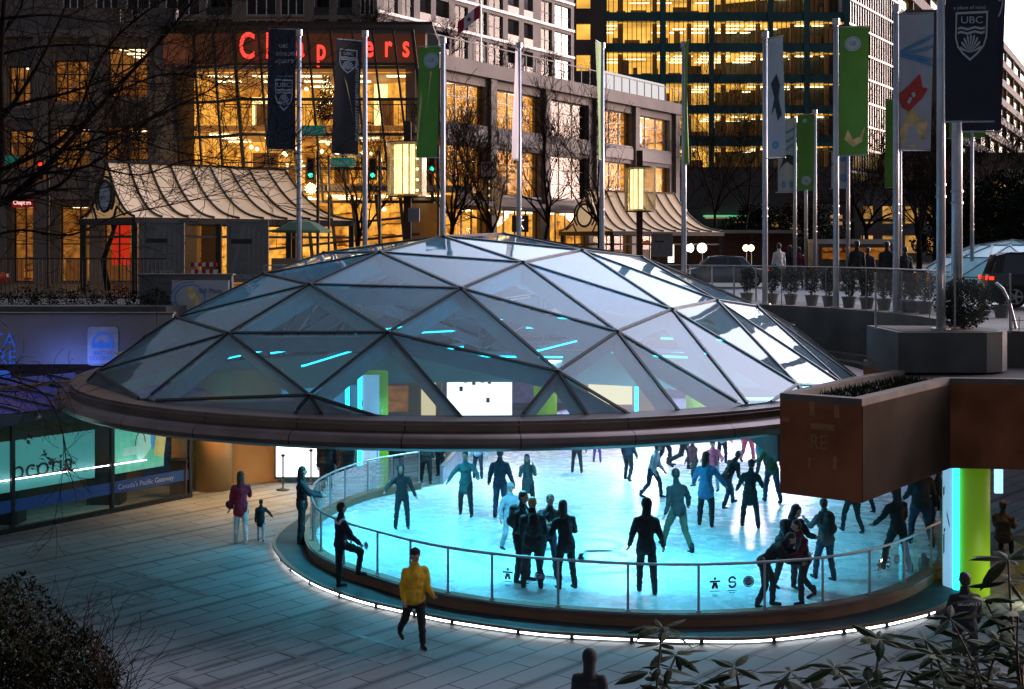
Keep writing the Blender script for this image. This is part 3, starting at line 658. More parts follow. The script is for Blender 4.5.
    B += [('e', hp(0, .004, .01), (.046 * H, .055 * H, .055 * H)), ('e', hp(0, -.012, -.022), (.034 * H, .038 * H, .042 * H)), ('c', hp(0, -.048, .004), hp(0, -.062, -.014), .007 * H, .010 * H), ('e', hp(.047, 0, -.004), (.007 * H, .012 * H, .018 * H)), ('e', hp(-.047, 0, -.004), (.007 * H, .012 * H, .018 * H)), ('c', hp(0, 0, -.03), sp(0, 0, .3), .028 * H, .03 * H)]
    # to a common rise
    def sh_(L_): return [(q[0],) + tuple((x + up) if isinstance(x, Vector) else x for x in q[1:]) for q in L_]
    QUEUE.append((t, 'body', sh_(B), m_skin, .0105 * H, [([p + up for p in f_], r) for f_, r in HA]))
    QUEUE.append((t, 'trousers', sh_(J), CL[pants], .0115 * H, []))
    QUEUE.append((t, 'coat' if coat else 'jacket', sh_(T), CL[top], .0115 * H, []))
    hq = [('e', hp(0, .012, .02), (.052 * H, .056 * H, .054 * H)), ('e', hp(0, .02, -.01), (.05 * H, .046 * H, .045 * H))]
    if longhair: hq += [('c', hp(0, .03, -.01), hp(0, .045, -.12), .046 * H, .036 * H), ('c', hp(.035, .01, -.02), hp(.04, .0, -.10), .02 * H, .016 * H), ('c', hp(-.035, .01, -.02), hp(-.04, 0, -.10), .02 * H, .016 * H)]
    QUEUE.append((t, 'hair', sh_(hq), HAIR[hair], .011 * H, []))
    if hat:
        QUEUE.append((t, 'hat', sh_([('e', hp(0, .006, .032), (.056 * H, .062 * H, .045 * H)), ('c', hp(0, .006, .06), hp(0, .01, .078), .014 * H, .012 * H)]), CL[hat], .011 * H, []))
    if hood:
        QUEUE.append((t, 'hood', sh_([('e', hp(0, .018, .012), (.062 * H, .062 * H, .07 * H)), ('c', hp(0, .03, -.03), sp(0, .03, .29), .05 * H, .05 * H)]), CL[hoodc or top], .011 * H, []))
    if yoke:
        QUEUE.append((t, 'yoke', sh_([('c', sp(.078, 0, .25), sp(-.078, 0, .25), .047 * H, .047 * H), ('e', sp(0, .02, .235), (.075 * H, .05 * H, .03 * H))]), CL[yoke], .011 * H, []))
    for s in (1, -1):
        e = hp(s * .019, -.046, .006) + up; m = MB(); m.ball(e, .0058 * H, 8, 5); m.build('eye', m_eye, t, True, world=False)
    m = MB(); m.ball(hp(0, -.0485, -.032) + up, (.013 * H, .004 * H, .0035 * H), 8, 4); m.build('mouth', m_lip, t, True, world=False)
    for an, fd in feet:
        an = an + up; f = MB(); fd = Vector(fd); fdh = fd
        heel = an + Vector((0, .012 * H, -.022 * H)); toe = an + fdh * .085 * H + Vector((0, 0, -.026 * H))
        f.cap(heel, toe, .022 * H, .018 * H, 10)
        if skate:
            f.cap(an + Vector((0, 0, .05 * H)), heel, .03 * H, .026 * H, 10)
            so = f.build('skate', CL[shoe], t, True, world=False)
            k = MB(); k.bar(heel + Vector((0, .02 * H, -.032 * H)) , toe + fdh * .02 * H + Vector((0, 0, -.026 * H)), .006, .02); k.bar(heel + Vector((0, 0, -.02 * H)), heel + Vector((0, 0, -.034 * H)), .02, .02)
            b_ = k.build('blade', m_ice_blade, so, world=False)
        else: f.build('shoe', CL[shoe], t, True, world=False)
    return t, up, sp
def flush_people():
    tmp = []
    for t, nm, L_, m, vox, fing in QUEUE:
        mb = MB()
        for q in L_:
            if q[0] == 'c': mb.cap(q[1], q[2], q[3], q[4], 10)
            else: mb.ball(q[1], q[2], 12, 8)
        me = bpy.data.meshes.new('t'); me.from_pydata([tuple(v) for v in mb.v], [], mb.f); me.update()
        o = bpy.data.objects.new('t', me); COL.objects.link(o)
        r = o.modifiers.new('r', 'REMESH'); r.mode = 'VOXEL'; r.voxel_size = max(vox, .008)
        s = o.modifiers.new('s', 'SMOOTH'); s.factor = .5; s.iterations = 3 if nm in ('body',) else 5
        if nm in ('jacket', 'coat', 'trousers'):
            tx = FOLD; dm = o.modifiers.new('d', 'DISPLACE'); dm.texture = tx; dm.strength = vox * 2.0; dm.mid_level = .5
        tmp.append(o)
    dg = bpy.context.evaluated_depsgraph_get(); dg.update()
    for o, (t, nm, L_, m, vox, fing) in zip(tmp, QUEUE):
        me = bpy.data.meshes.new_from_object(o.evaluated_get(dg)); me.name = nm
        if fing:
            bm = bmesh.new(); bm.from_mesh(me)
            for ps, r in fing:
                fb = MB(); fb.tube(ps, [r, r, r * .75], 6); vs = [bm.verts.new(v) for v in fb.v]
                for f in fb.f: bm.faces.new([vs[i] for i in f])
            bm.to_mesh(me); bm.free()
        me.shade_smooth(); me.materials.clear(); me.materials.append(m)
        ob = bpy.data.objects.new(nm, me); COL.objects.link(ob); ob.parent = t
    for o in tmp: bpy.data.objects.remove(o)
FOLD = bpy.data.textures.new('folds', 'CLOUDS'); FOLD.noise_scale = .09
def pack(who, label, col='black'):
    """a backpack hanging on somebody's back: a thing of its own"""
    t, up, sp = who
    H_ = .0
    m4 = Matrix.Translation(t.location) @ Matrix.Rotation(t.rotation_euler.z, 4, 'Z')
    p = m4 @ (sp(0, .085, .17) + up); q = m4 @ (sp(0, .085, .26) + up)
    r = thing('backpack', label, 'backpack', p)
    b = MB(); b.cap(p - Vector((0, 0, .12)), p + Vector((0, 0, .14)), .13, .11, 12); b.cap(p + Vector((.05, .02, -.1)), p + Vector((-.05, .02, -.1)), .12, .12, 12)
    b.build('bag', CL[col], r, True)
    for s in (1, -1):
        m = MB(); m.tube([m4 @ (sp(s * .06, .07, .25) + up), m4 @ (sp(s * .065, .0, .315) + up), m4 @ (sp(s * .06, -.07, .24) + up), m4 @ (sp(s * .07, -.05, .12) + up)], .018, 6); m.build('strap', CL['charcoal'], r, True)
gS = 'skaters out on the blue ice'
ST_ = lambda f, b: ((f, 4, 6), (-b, 4, 14))
person('skater in black with one arm held out, alone at the left of the ice', 402, 528, 463, ICE, 10, 'black', 'black', legs=((3, 6, 2), (-3, 6, 3)), arms=((8, 12, 20), (20, 48, 12)), hood=True)
person('skater in open pale teal coat with arms spread, left of the group', 466, 515, 449, ICE, -5, 'teal', 'charcoal', coat=.12, legs=((16, 5, 10), (-12, 4, 20)), arms=((30, 40, 20), (-10, 30, 20)))
person('skater in navy hooded top gliding behind the woman with raised hands', 500, 519, 447, ICE, 170, 'navy', 'jeans', legs=((10, 3, 6), (-10, 5, 20)))
person('woman skater in grey coat holding both hands up to her face', 528, 511, 453, ICE, 0, 'grey', 'black', longhair=True, coat=.14, arms=((35, 12, 120), (35, 12, 120)))
person('pale teal coated skater half hidden behind the backpacker', 510, 549, 481, ICE, 30, 'pale', 'pale', hat='pale', legs=((15, 4, 8), (-10, 4, 12)))
w = person('standing skater in grey hoodie, leftmost of the huddle of four by the rail', 520, 581, 489, ICE, 60, 'charcoal', 'black', legs=((4, 4, 2), (-3, 4, 2)), arms=((10, 6, 40), (15, 6, 60)), hair='brown')
pack(w, 'black backpack worn by the leftmost skater in the huddle')
w = person('skater in black seen from behind, fair hair, second in the huddle', 533, 588, 497, ICE, 185, 'black', 'black', hair='blond', bulk=1.12, legs=((2, 5, 1), (-2, 5, 1)), arms=((15, 10, 50), (15, 10, 50)))
pack(w, 'small black backpack worn by the fair haired skater in the huddle')
person('dark haired skater facing the camera at the back of the huddle', 548, 576, 493, ICE, 5, 'charcoal', 'jeans', arms=((20, 8, 60), (20, 8, 60)), legs=((2, 4, 1), (-2, 4, 1)))
person('skater with long black hair and black coat, rightmost in the huddle', 566, 588, 499, ICE, 200, 'black', 'black', longhair=True, coat=.06, legs=((3, 4, 2), (-3, 5, 2)), arms=((20, 8, 60), (20, 8, 70)))
person('tall skater in long black hooded top with a small face behind the rail', 646, 592, 474, ICE, 175, 'black', 'black', hood=True, legs=((12, 3, 6), (-12, 4, 12)), arms=((5, 6, 10), (-12, 10, 14)), coat=.05, H=1.86)
person('skater in dark jacket and khaki trousers gliding left', 678, 551, 466, ICE, 205, 'charcoal', 'khaki', longhair=False, lean=6, legs=((22, 3, 8), (-14, 6, 6)), arms=((-18, 10, 10), (16, 26, 8)))
person('skater in light blue jacket and dark skirt holding hands', 706, 526, 451, ICE, 165, 'blue', 'black', longhair=True, coat=.10, legs=((10, 4, 4), (-8, 4, 12)), arms=((10, 8, 12), (12, 26, 14)))
person('stooping skater in black jacket and grey shorts pulling a friend', 727, 506, 444, ICE, 125, 'black', 'jeans', lean=28, hat='pale', legs=((34, 6, 14), (-22, 8, 6)), arms=((25, 18, 10), (-10, 12, 14)))
person('young skater in red top and pale leggings far out on the ice', 714, 490, 439, ICE, -20, 'pink', 'pale', arms=((20, 30, 40), (15, 30, 40)), hat='red')
person('skater in a black coat with thin black leggings, alone left of the planter', 750, 527, 459, ICE, 170, 'black', 'black', hat='charcoal', coat=.13, legs=((6, 8, 4), (-4, 8, 4)), arms=((14, 14, 14), (12, 12, 40)))
person('skater in wine red top at the far side under the dome rim, left', 577, 473, 425, ICE, 180, 'wine', 'black', legs=((14, 3, 8), (-14, 3, 24)))
person('small skater in pink at the far side of the ice', 597, 462, 428, ICE, 0, 'pink', 'purple')
person('skater in black trousers striding at the back of the ice', 664, 466, 408, ICE, 90, 'navy', 'navy', legs=((20, 4, 4), (-22, 4, 10)))
person('skater in wine coloured jacket leaning right at the back of the ice', 684, 470, 408, ICE, 80, 'wine', 'black', lean=10, legs=((14, 4, 8), (-20, 4, 30)))
person('skater in bright pink suit far back at the right', 748, 462, 412, ICE, 10, 'pink', 'pink')
person('skater in green jacket and jeans beside the beam', 772, 502, 436, ICE, 190, 'green', 'jeans', arms=((10, 20, 40), (0, 20, 40)))
person('skater with small white jacket at the far right of the back ice', 722, 463, 418, ICE, 10, 'white', 'navy')
person('skater bent forward reaching one hand to the rail, dark clothes', 764, 606, 522, ICE, 75, 'black', 'black', lean=42, legs=((14, 4, 10), (-6, 4, 14)), arms=((62, 6, 8), (45, 10, 20)), longhair=True, H=1.66)
person('hunched skater in a black puffer coat near the rail', 786, 588, 497, ICE, 20, 'black', 'charcoal', lean=22, bulk=1.3, hood=True, arms=((35, 10, 30), (35, 10, 30)), coat=.05)
person('skater in wine red sweater moving left along the rail', 804, 602, 515, ICE, -70, 'wine', 'black', lean=12, legs=((16, 3, 8), (-12, 3, 22)), arms=((30, 6, 40), (10, 6, 30)))
w = person('skater in grey jacket and jeans with a backpack, under the planter corner', 826, 580, 498, ICE, 200, 'grey', 'jeans', legs=((8, 4, 4), (-3, 5, 3)), hair='brown', arms=((30, 8, 60), (25, 8, 50)), bulk=1.1)
pack(w, 'dark backpack worn by the skater in the grey jacket', 'charcoal')
person('skater in black striding behind the planter corner, right', 852, 532, 466, ICE, 190, 'black', 'black', legs=((16, 4, 6), (-14, 4, 16)))
person('skater in dark trousers at the back, right of the planter corner', 866, 512, 452, ICE, 200, 'navy', 'navy')
person('skater in black with fur hood gliding along the right rail', 898, 571, 484, ICE, 195, 'black', 'black', hood=True, hoodc='charcoal', legs=((14, 8, 4), (-14, 8, 8)), arms=((10, 14, 14), (16, 20, 10)))
person('big skater in black jacket and grey trousers by the right rail', 921, 545, 459, ICE, 185, 'black', 'jeans', bulk=1.2, legs=((10, 4, 6), (-8, 4, 8)))
person('skater in blue jeans at the far right of the ice by the light panel', 938, 541, 466, ICE, 170, 'navy', 'jeans')
person('skater in a pale jacket at the back, right of the huddle', 478, 478, 430, ICE, 0, 'pale', 'navy')
person('skater in dark blue near the middle of the back ice', 628, 480, 428, ICE, 150, 'navy', 'black', legs=((20, 5, 10), (-16, 6, 20)))
person('skater in pale jacket crossing the back ice, right of centre', 652, 497, 440, ICE, 60, 'pale', 'navy', legs=((22, 5, 10), (-18, 6, 20)), lean=10)
person('skater in wine top gliding behind the khaki trousered skater', 694, 485, 436, ICE, -60, 'wine', 'charcoal', legs=((12, 5, 10), (-20, 6, 30)))
person('skater in teal jacket just left of the beam', 762, 480, 430, ICE, 20, 'teal', 'black')
# ------------------------------------------------ off the ice
LD = .156
person('man in black and white jacket with one foot up on the rink kerb', 341, 588, 494, LD, 118, 'navy', 'black', legs=((0, 4, 0), (66, 8, 76)), arms=((20, 14, 30), (25, 20, 20)), yoke='white', skate=False, H=1.72)
person('long haired woman in black leaning on the rail at the left end', 302, 543, 466, LD, 105, 'black', 'black', longhair=True, coat=.05, skate=False, arms=((40, 6, 40), (40, 6, 40)), legs=((2, 4, 2), (-4, 4, 2)))
person('dark figure waiting in front of the bright doorway', 327, 498, 428, 0, 20, 'black', 'black', coat=.1, skate=False, bulk=1.15)
person('dark figure in bulky coat beside the cyan light pillar', 346, 503, 433, 0, -30, 'black', 'charcoal', coat=.12, skate=False, bulk=1.2)
person('man in yellow jacket and dark cap walking across the plaza', 415, 648, 548, 0, 25, 'yellow', 'black', hat='black', skate=False, legs=((6, 3, 4), (-26, 3, 14)), arms=((8, 10, 60), (-10, 10, 50)), bulk=1.15)
w = person('woman in red coat and white trousers walking with a child', 241, 543, 471, 0, 190, 'red', 'white', hair='brown', longhair=True, coat=.10, skate=False, legs=((4, 3, 2), (-8, 3, 6)), arms=((8, 14, 10), (40, 10, 80)), shoe='white', head=(0, -30))
person('small child in black coat and red skirt holding the hand of the woman in red', 261, 541, 499, 0, 185, 'black', 'pale', coat=.12, skate=False, arms=((5, 8, 10), (28, 40, 5)), hair='dark', legs=((10, 3, 6), (-8, 3, 10)))
hb = thing('handbag', 'black shoulder bag hanging at the side of the woman in red', 'handbag', G(233, 540, 0) + Vector((0, 0, .85)))
p = hb.location; m = MB(); m.cap(p + Vector((-.08, 0, 0)), p + Vector((.08, 0, 0)), .10, .10); m.build('bag', CL['black'], hb, True)
MB().tube([p + Vector((-.08, 0, .08)), p + Vector((.02, -.02, .32)), p + Vector((.12, 0, .5)), p + Vector((.05, .05, .3)), p + Vector((.08, 0, .08))], .012, 6).build('strap', CL['black'], hb, True)
sec = person('security guard in black shirt seen from behind at the foot of the green pillar', 965, 686, 571, 0, 180, 'black', 'black', skate=False, H=1.82, bulk=1.15, arms=((12, 14, 30), (12, 14, 40)))
p = sec[0].location; text('SECURITY', m_white, face_mtx((0, .195, 1.36), (-1, 0, 0)), .085, .004, sec[0], 1, local=True)
person('dark hooded passer-by at the bottom edge of the picture', 590, 0, 0, 0, 170, 'black', 'black', hood=True, skate=False, loc=(1.02, 17.05, 0), H=1.72)
person('seated visitor in brown coat at a cafe table beyond the green pillar', 1003, 0, 0, 0, 150, 'brown', 'black', hat='brown', skate=False, loc=D(1003, 560, 29).xy.to_3d(), H=1.66, bulk=1.2, legs=((80, 8, 80), (80, 8, 80)), arms=((40, 10, 50), (40, 10, 50)), drop=None)
for lab, px, pf, ph, f, tp, pt, hr in (('man in white shirt watching the rink from the street', 779, 290, 243, 200, 'white', 'charcoal', 'dark'), ('dark figure beside the man in the white shirt', 790, 288, 245, 180, 'black', 'black', 'dark'), ('woman in red coat standing at the street railing', 799, 288, 247, 170, 'wine', 'black', 'dark'),
        ('tall dark figure at the street railing near the middle flagpoles', 857, 296, 240, 180, 'black', 'black', 'dark'), ('dark figure leaning beside the tall man at the railing', 868, 294, 247, 170, 'charcoal', 'black', 'brown'), ('dark onlooker left of the mitten banner pole', 887, 297, 241, 160, 'black', 'navy', 'dark'), ('onlooker in wine jacket right of the mitten banner pole', 905, 299, 246, 190, 'charcoal', 'black', 'dark')):
    person(lab, px, pf, ph, ST + .01, f, tp, pt, hr, skate=False)
person('dark visitor standing behind the far rail, left', 398, 480, 425, 0, 0, 'black', 'black', skate=False)
person('visitor in charcoal coat behind the far rail, centre left', 426, 483, 428, 0, 10, 'charcoal', 'black', skate=False, coat=.1)
person('visitor in navy behind the far rail near the glass corner', 440, 476, 426, 0, -20, 'navy', 'black', skate=False)
flush_people()
# ================================================================ FLAGPOLES AND BANNERS
m_bnavy = mat('navy banner cloth', (.012, .014, .032), .7, 0, .15, 3); m_bgreen = mat('green banner cloth', (.085, .23, .018), .65, 0, .1, 2)
m_bwhite = mat('white banner cloth', (.38, .36, .40), .7, 0, .06, 2); m_bdark = mat('black banner cloth', (.02, .013, .016), .7, 0, .3, 2)
m_pw = mat('pale print', (.42, .44, .50), .7, 0, .05); m_pb = mat('blue print', (.09, .22, .38), .7, 0, .1); m_pr = mat('red print', (.42, .03, .02), .7, 0, .2, 8)
m_py = mat('golden print', (.62, .42, .16), .7, 0, .35, 4); m_pk = mat('black print', (.02, .02, .03), .7)
gP = 'tall grey flagpoles ringed round the far side of the dome'
def pole(px, base, h, rad, label, knob=True, grp=gP):
    t = thing('flagpole', label, 'flagpole', base, 0, grp); b = Vector(base)
    MB().tube([b, b + Vector((0, 0, h))], rad, 14, rad * .8).build('shaft', m_pole, t, True)
    MB().tube([b + Vector((0, 0, h)), b + Vector((0, 0, h + .05)), b + Vector((0, 0, h + .06)), b + Vector((0, 0, h + .26))], [rad * .8, rad * .8, rad * 1.25, rad * 1.25], 12).build('cap', m_steel, t)
    MB().tube([b, b + Vector((0, 0, .04))], rad * 2, 14).build('base_flange', m_steel, t)
    m = MB(); zz = b.z + 1.3
    m.tube([b + Vector((0, -rad * 1.02, .9)), b + Vector((0, -rad * 1.15, 1.5)), b + Vector((rad * .3, -rad * 1.02, h - .1))], .008, 5)
    for k in (h * .33, h * .36): m.tube([b + Vector((0, 0, k)), b + Vector((0, 0, k + .04))], rad * 1.12, 12)
    m.build('halyard', m_steel, t); return t
def on_arc(px, r=12.28):
    k = (px - 512) / F; a = k * k + 1; bb = 2 * (-k * C0[0] - C0[1]); c = C0[0] ** 2 + C0[1] ** 2 - r * r
    y = (-bb + math.sqrt(bb * bb - 4 * a * c)) / (2 * a); return Vector((k * y, y, ST))
def banner(pb, rad, z0, z1, w, ang, m, label, drift=0, taper=1, name='banner', grp=None, wav=.05):
    """hung beside a pole; ang is the direction of the far edge"""
    d = Vector((math.cos(R(ang)), math.sin(R(ang)), 0)); n = Vector((d.y, -d.x, 0)); o = Vector((pb.x, pb.y, 0)) + d * (rad + .03)
    if n.y > 0: n = -n
    t = thing(name, label, 'banner', (o.x, o.y, z0), 0, grp); K = 6; L_ = 14; vs = []; fs = []; ph = U(0, 6)
    def P(u, v, e=0):
        ww = w * (taper + (1 - taper) * v); k = wav * math.sin(ph + u * 4.2 + v * 3) * (.3 + u)
        return o + d * (u * ww + drift * (1 - v) * w) + n * (k + e) + Vector((0, 0, z0 + (z1 - z0) * v + .04 * u * math.sin(ph)))
    for j in range(L_ + 1):
        for i in range(K + 1): vs.append(P(i / K, j / L_))
    for j in range(L_):
        for i in range(K): a = j * (K + 1) + i; fs.append((a, a + 1, a + K + 2, a + K + 1))
    MB().add(vs, fs).build('cloth', m, t, True)
    for zz, v in ((z1 + .03, 1), (z0 - .02, 0)):
        ax = MB(); ax.tube([o - d * .1 + Vector((0, 0, zz)), P(1, v).xy.to_3d() + Vector((0, 0, zz))], .02, 6); ax.build('arm', m_steel, t)
    return t, P, d
def printpoly(t, P, pts, m, e=.015, name='print'):
    MB().poly([P(u, v, e) for u, v in pts]).build(name, m, t)
def printring(t, P, cu, cv, ru, rv, m, inner=.8, n=22, e=.015, a0=0, a1=360, name='print'):
    mb = MB()
    for i in range(n):
        a = R(a0 + (a1 - a0) * i / n); b = R(a0 + (a1 - a0) * (i + 1) / n)
        mb.quad(P(cu + ru * inner * math.cos(a), cv + rv * inner * math.sin(a), e), P(cu + ru * math.cos(a), cv + rv * math.sin(a), e), P(cu + ru * math.cos(b), cv + rv * math.sin(b), e), P(cu + ru * inner * math.cos(b), cv + rv * inner * math.sin(b), e))
    mb.build(name, m, t)
def printtext(t, P, d, s, u, v, size, m, sx=1, vert=False, flip=False, e=.02):
    p = P(u, v, .05); right = d if d.x > 0 else -d
    mt = face_mtx(p, (0, 0, 1) if vert else right, (-right if vert else (0, 0, 1)))
    if vert: mt = Matrix.Translation(p) @ Matrix((Vector((0, 0, 1)), -Vector(right), Vector((0, 0, 1)).cross(-Vector(right)))).transposed().to_4x4()
    text(s, m, mt, size, 0, t, sx)
def shield(t, P, d, cu, cv, su, sv, W, Hh, label='UBC'):
    out = [(-.5, .5), (.5, .5), (.5, -.05), (.42, -.25), (.25, -.4), (0, -.55), (-.25, -.4), (-.42, -.25), (-.5, -.05)]
    def pp(s): return [(cu + x * su * s, cv + y * sv * s) for x, y in out]
    a, b = pp(1), pp(.9); mb = MB()
    for i in range(len(a)):
        j = (i + 1) % len(a); mb.quad(P(*a[i], .015), P(*a[j], .015), P(*b[j], .015), P(*b[i], .015))
    for r_, hh in ((.12, .05), (.03, .05)):       # wavy bars
        for i in range(8):
            x0, x1 = -.42 + i * .105, -.42 + (i + 1) * .105; w0, w1 = .02 * math.sin(i * 1.57), .02 * math.sin((i + 1) * 1.57)
            mb.quad(P(cu + x0 * su, cv + (r_ + w0) * sv, .015), P(cu + x1 * su, cv + (r_ + w1) * sv, .015), P(cu + x1 * su, cv + (r_ + w1 + hh) * sv, .015), P(cu + x0 * su, cv + (r_ + w0 + hh) * sv, .015))
    c = (cu, cv - .38 * sv)
    for k in range(9):                            # sun rays
        an = R(18 + k * 18); l = .36; wv_ = .09
        mb.add([P(c[0], c[1], .016), P(c[0] + math.cos(an - wv_) * su * l * .9, c[1] + math.sin(an - wv_) * sv * l, .016), P(c[0] + math.cos(an) * su * l * 1.05, c[1] + math.sin(an) * sv * l * 1.15, .016), P(c[0] + math.cos(an + wv_) * su * l * .9, c[1] + math.sin(an + wv_) * sv * l, .016)], [(0, 1, 2, 3)])
    mb.build('crest', m_pw, t)
    printtext(t, P, d, label, cu, cv + .31 * sv, .21 * Hh * sv, m_pw, 1.15)
def ge(t, P, d, cu, cv, w, h, dia, m=m_pw):
    printring(t, P, cu, cv, dia / w / 2, dia / h / 2, m, .84); printring(t, P, cu, cv, dia / w / 2 * .78, dia / h / 2 * .78, m, .0, 18, .014)
    text('GE', m_bgreen, face_mtx(P(cu, cv, .05), d if d.x > 0 else -d), dia * .42, 0, t)
def zat(py, d): return EYE - (py - HZ) / F * d
spec = [(299, 30, 'leftmost tall flagpole, carrying the navy square banner on its left side'), (365, 31, 'flagpole carrying the narrow black banner in front of the bookstore sign'), (443, 38, 'flagpole right of the green banner beside the bookstore corner'), (519, 43, 'thin flagpole with an edge-on white banner, above the dome top'), (602, 43, 'flagpole with an edge-on green banner on its left'),
        (684, 42, 'flagpole with a thin banner before the office tower, right of the small canopy'), (765, 32, 'flagpole carrying the white banner with a black figure'), (836, 19, 'flagpole carrying the bright green banner with a round logo'), (896, 5, 'flagpole carrying the white banner with the red mitten')]
PB = {}
for px, top, lab in spec:
    b = on_arc(px); h = zat(top, b.y) - .25 - ST; pole(px, b, h, .095, lab); PB[px] = b
b940 = Vector(((941 - 512) / F * 27.9, 27.9, 5.2)); pole(941, b940, 8.6, .10, 'nearer flagpole on the rounded planter carrying the big navy crest banner'); b957 = Vector(((957 - 512) / F * 28.9, 28.9, 5.1)); pole(957, b957, 8.6, .125, 'thicker flagpole just right of and behind the nearest one, on the planter')
# banners
b = PB[299]; s = b.y / F
t, P, d = banner(b, .09, zat(150, b.y), zat(30, b.y), 27 * s, 180, m_bnavy, 'navy banner reading robson square, hung left of the leftmost flagpole', .0, 1.05)
for q, (w_, v) in enumerate((('UBC', .86), ('robson', .80), ('square', .74))): printtext(t, P, d, w_, .42, v, .26 if q else .17, m_pw, 1)
shield(t, P, d, .42, .46, .62, .25, 1, 4.2)
printtext(t, P, d, 'A place of mind', .42, .61, .10, m_pw)
b = PB[365]; t, P, d = banner(b, .09, zat(155, b.y), zat(42, b.y), .95, 205, m_bdark, 'narrow black university banner twisted left of the second flagpole', .15)
shield(t, P, d, .5, .82, .7, .2, 1, 3.8); printtext(t, P, d, 'THE UNIVERSITY OF BRITISH COLUMBIA', .12, .48, .16, m_pw, 1, True)
printpoly(t, P, [(.62, .68), (.3, .4), (.22, .3), (.5, .62)], m_py)
b = PB[443]; t, P, d = banner(b, .09, zat(157, b.y), zat(47, b.y), .74, 180, m_bgreen, 'bright green banner with round logo hung in front of the bookstore corner', .12)
ge(t, P, d, .4, .88, .74, 3.7, .52); printpoly(t, P, [(.35, .78), (.5, .5), (.55, .4), (.42, .78)], m_py); printpoly(t, P, [(.85, .62), (1.0, .2), (.95, .1), (.8, .5)], m_py)
b = PB[519]; t, P, d = banner(b, .09, zat(160, b.y), zat(52, b.y), .8, 258 - 360, m_bwhite, 'white banner seen edge-on at the flagpole above the dome top', 0)
b = PB[602]; t, P, d = banner(b, .09, zat(160, b.y), zat(45, b.y), .8, 255, m_bgreen, 'green banner seen edge-on left of its flagpole before the grey store', 0)
b = PB[684]; t, P, d = banner(b, .09, zat(165, b.y), zat(45, b.y), .8, -87, m_bgreen, 'thin green and white banner seen edge-on in front of the office tower', .0)
b = PB[765]; t, P, d = banner(b, .09, zat(158, b.y), zat(40, b.y), .72, -55, m_bwhite, 'white banner with a black figure and blue marks on the sixth pole from the right', .0)
printpoly(t, P, [(.2, .62), (.5, .7), (.7, .6), (.6, .5), (.8, .35), (.6, .3), (.45, .42), (.25, .35), (.4, .5)], m_pk); printring(t, P, .5, .1, .18, .035, m_pb, .3)
b = PB[836]; t, P, d = banner(b, .09, zat(155, b.y), zat(28, b.y), .86, -12, m_bgreen, 'bright green banner with white round logo left of the mitten banner', -.05)
ge(t, P, d, .45, .87, .8, 3.9, .45); printpoly(t, P, [(.5, .06), (.8, .1), (.9, .22), (.7, .14), (.5, .12), (.3, .2), (.2, .12)], m_py)
b = PB[896]; t, P, d = banner(b, .09, zat(150, b.y), zat(15, b.y), .92, -8, m_bwhite, 'white banner with blue stripes and a red mitten holding gold flames', -.08)
for v0, v1, v2 in ((.72, .78, .84), (.71, .73, .76), (.70, .67, .62), (.70, .69, .66)): printpoly(t, P, [(.0, v0 - .012), (.5, v1 - .015), (1, v2 - .012), (1, v2 + .008), (.5, v1 + .012), (0, v0 + .012)], m_pb)
printpoly(t, P, [(.02, .42), (.3, .48), (.62, .56), (.66, .53), (.72, .46), (.88, .45), (.72, .38), (.5, .33), (.32, .28), (.1, .31), (.02, .36)], m_pr)
printpoly(t, P, [(.2, .29), (.45, .3), (.7, .2), (.9, .22), (.8, .08), (.5, .02), (.1, .03), (.05, .15), (.2, .22)], m_py)
printpoly(t, P, [(.38, .42), (.48, .425), (.5, .40), (.46, .385), (.4, .395)], m_pw, .02)
t, P, d = banner(b940, .10, zat(121, 27.9), zat(-66, 27.9), 1.12, -4, m_bnavy, 'big navy banner with white crest on the nearest flagpole, top right', -.08, .95)
shield(t, P, d, .50, .455, .60, .25, 1, 4.0); printtext(t, P, d, 'a place of mind', .45, .60, .11, m_pw)
t, P, d = banner(b957, .12, zat(131, 28.9), zat(-62, 28.9), .92, -6, m_bnavy, 'second navy banner tucked behind the big crest banner, top right', -.06, .95)
shield(t, P, d, .62, .66, .66, .25, 1, 4.0); printtext(t, P, d, 'THE UNIVERSITY', .2, .30, .16, m_pw, 1, True)
# farther group of shorter poles across the street
def far(px, top, d, lab, rad=.09, pybase=None):
    b = Vector(((px - 512) / F * d, d, ST)); pole(px, b, zat(top, d) - ST - .25, rad, lab, grp='shorter flagpoles beyond the street'); return b
f1 = far(795, 118, 58, 'shorter far flagpole behind the skier banner'); f2 = far(806, 122, 60, 'thin far flagpole just right of the skier banner'); f3 = far(815, 110, 57, 'far flagpole right of the small green banner'); f4 = far(848, 100, 56, 'far flagpole right of the big green banner pole'); f5 = far(900, 104, 55, 'far flagpole hidden behind the mitten banner pole'); f6 = far(972, 108, 60, 'far flagpole behind the navy crest banners')
t, P, d = banner(Vector((f1.x - .8, f1.y, 0)), .0, zat(192, 58), zat(120, 58), .84, 0, m_bwhite, 'small white banner with blue curves and a crouching skier, middle distance', 0)
for k in (0, .12): printpoly(t, P, [(0, .84 - k), (.5, .80 - k), (1, .88 - k), (1, .92 - k), (.5, .84 - k), (0, .87 - k)], m_pb)
printpoly(t, P, [(0, .5), (.4, .55), (1, .68), (1, .72), (.4, .6), (0, .54)], m_pb)
printpoly(t, P, [(.05, .3), (.25, .42), (.3, .5), (.6, .52), (.95, .48), (.8, .42), (.95, .34), (.7, .38), (.5, .42), (.3, .38)], m_pk); printring(t, P, .3, .1, .1, .05, m_pb, .2); printring(t, P, .72, .1, .1, .05, m_pb, .2)
t, P, d = banner(Vector((f3.x - .8, f3.y, 0)), .0, zat(190, 57), zat(115, 57), .78, 0, m_bgreen, 'small green banner with round logo beside the skier banner', 0)
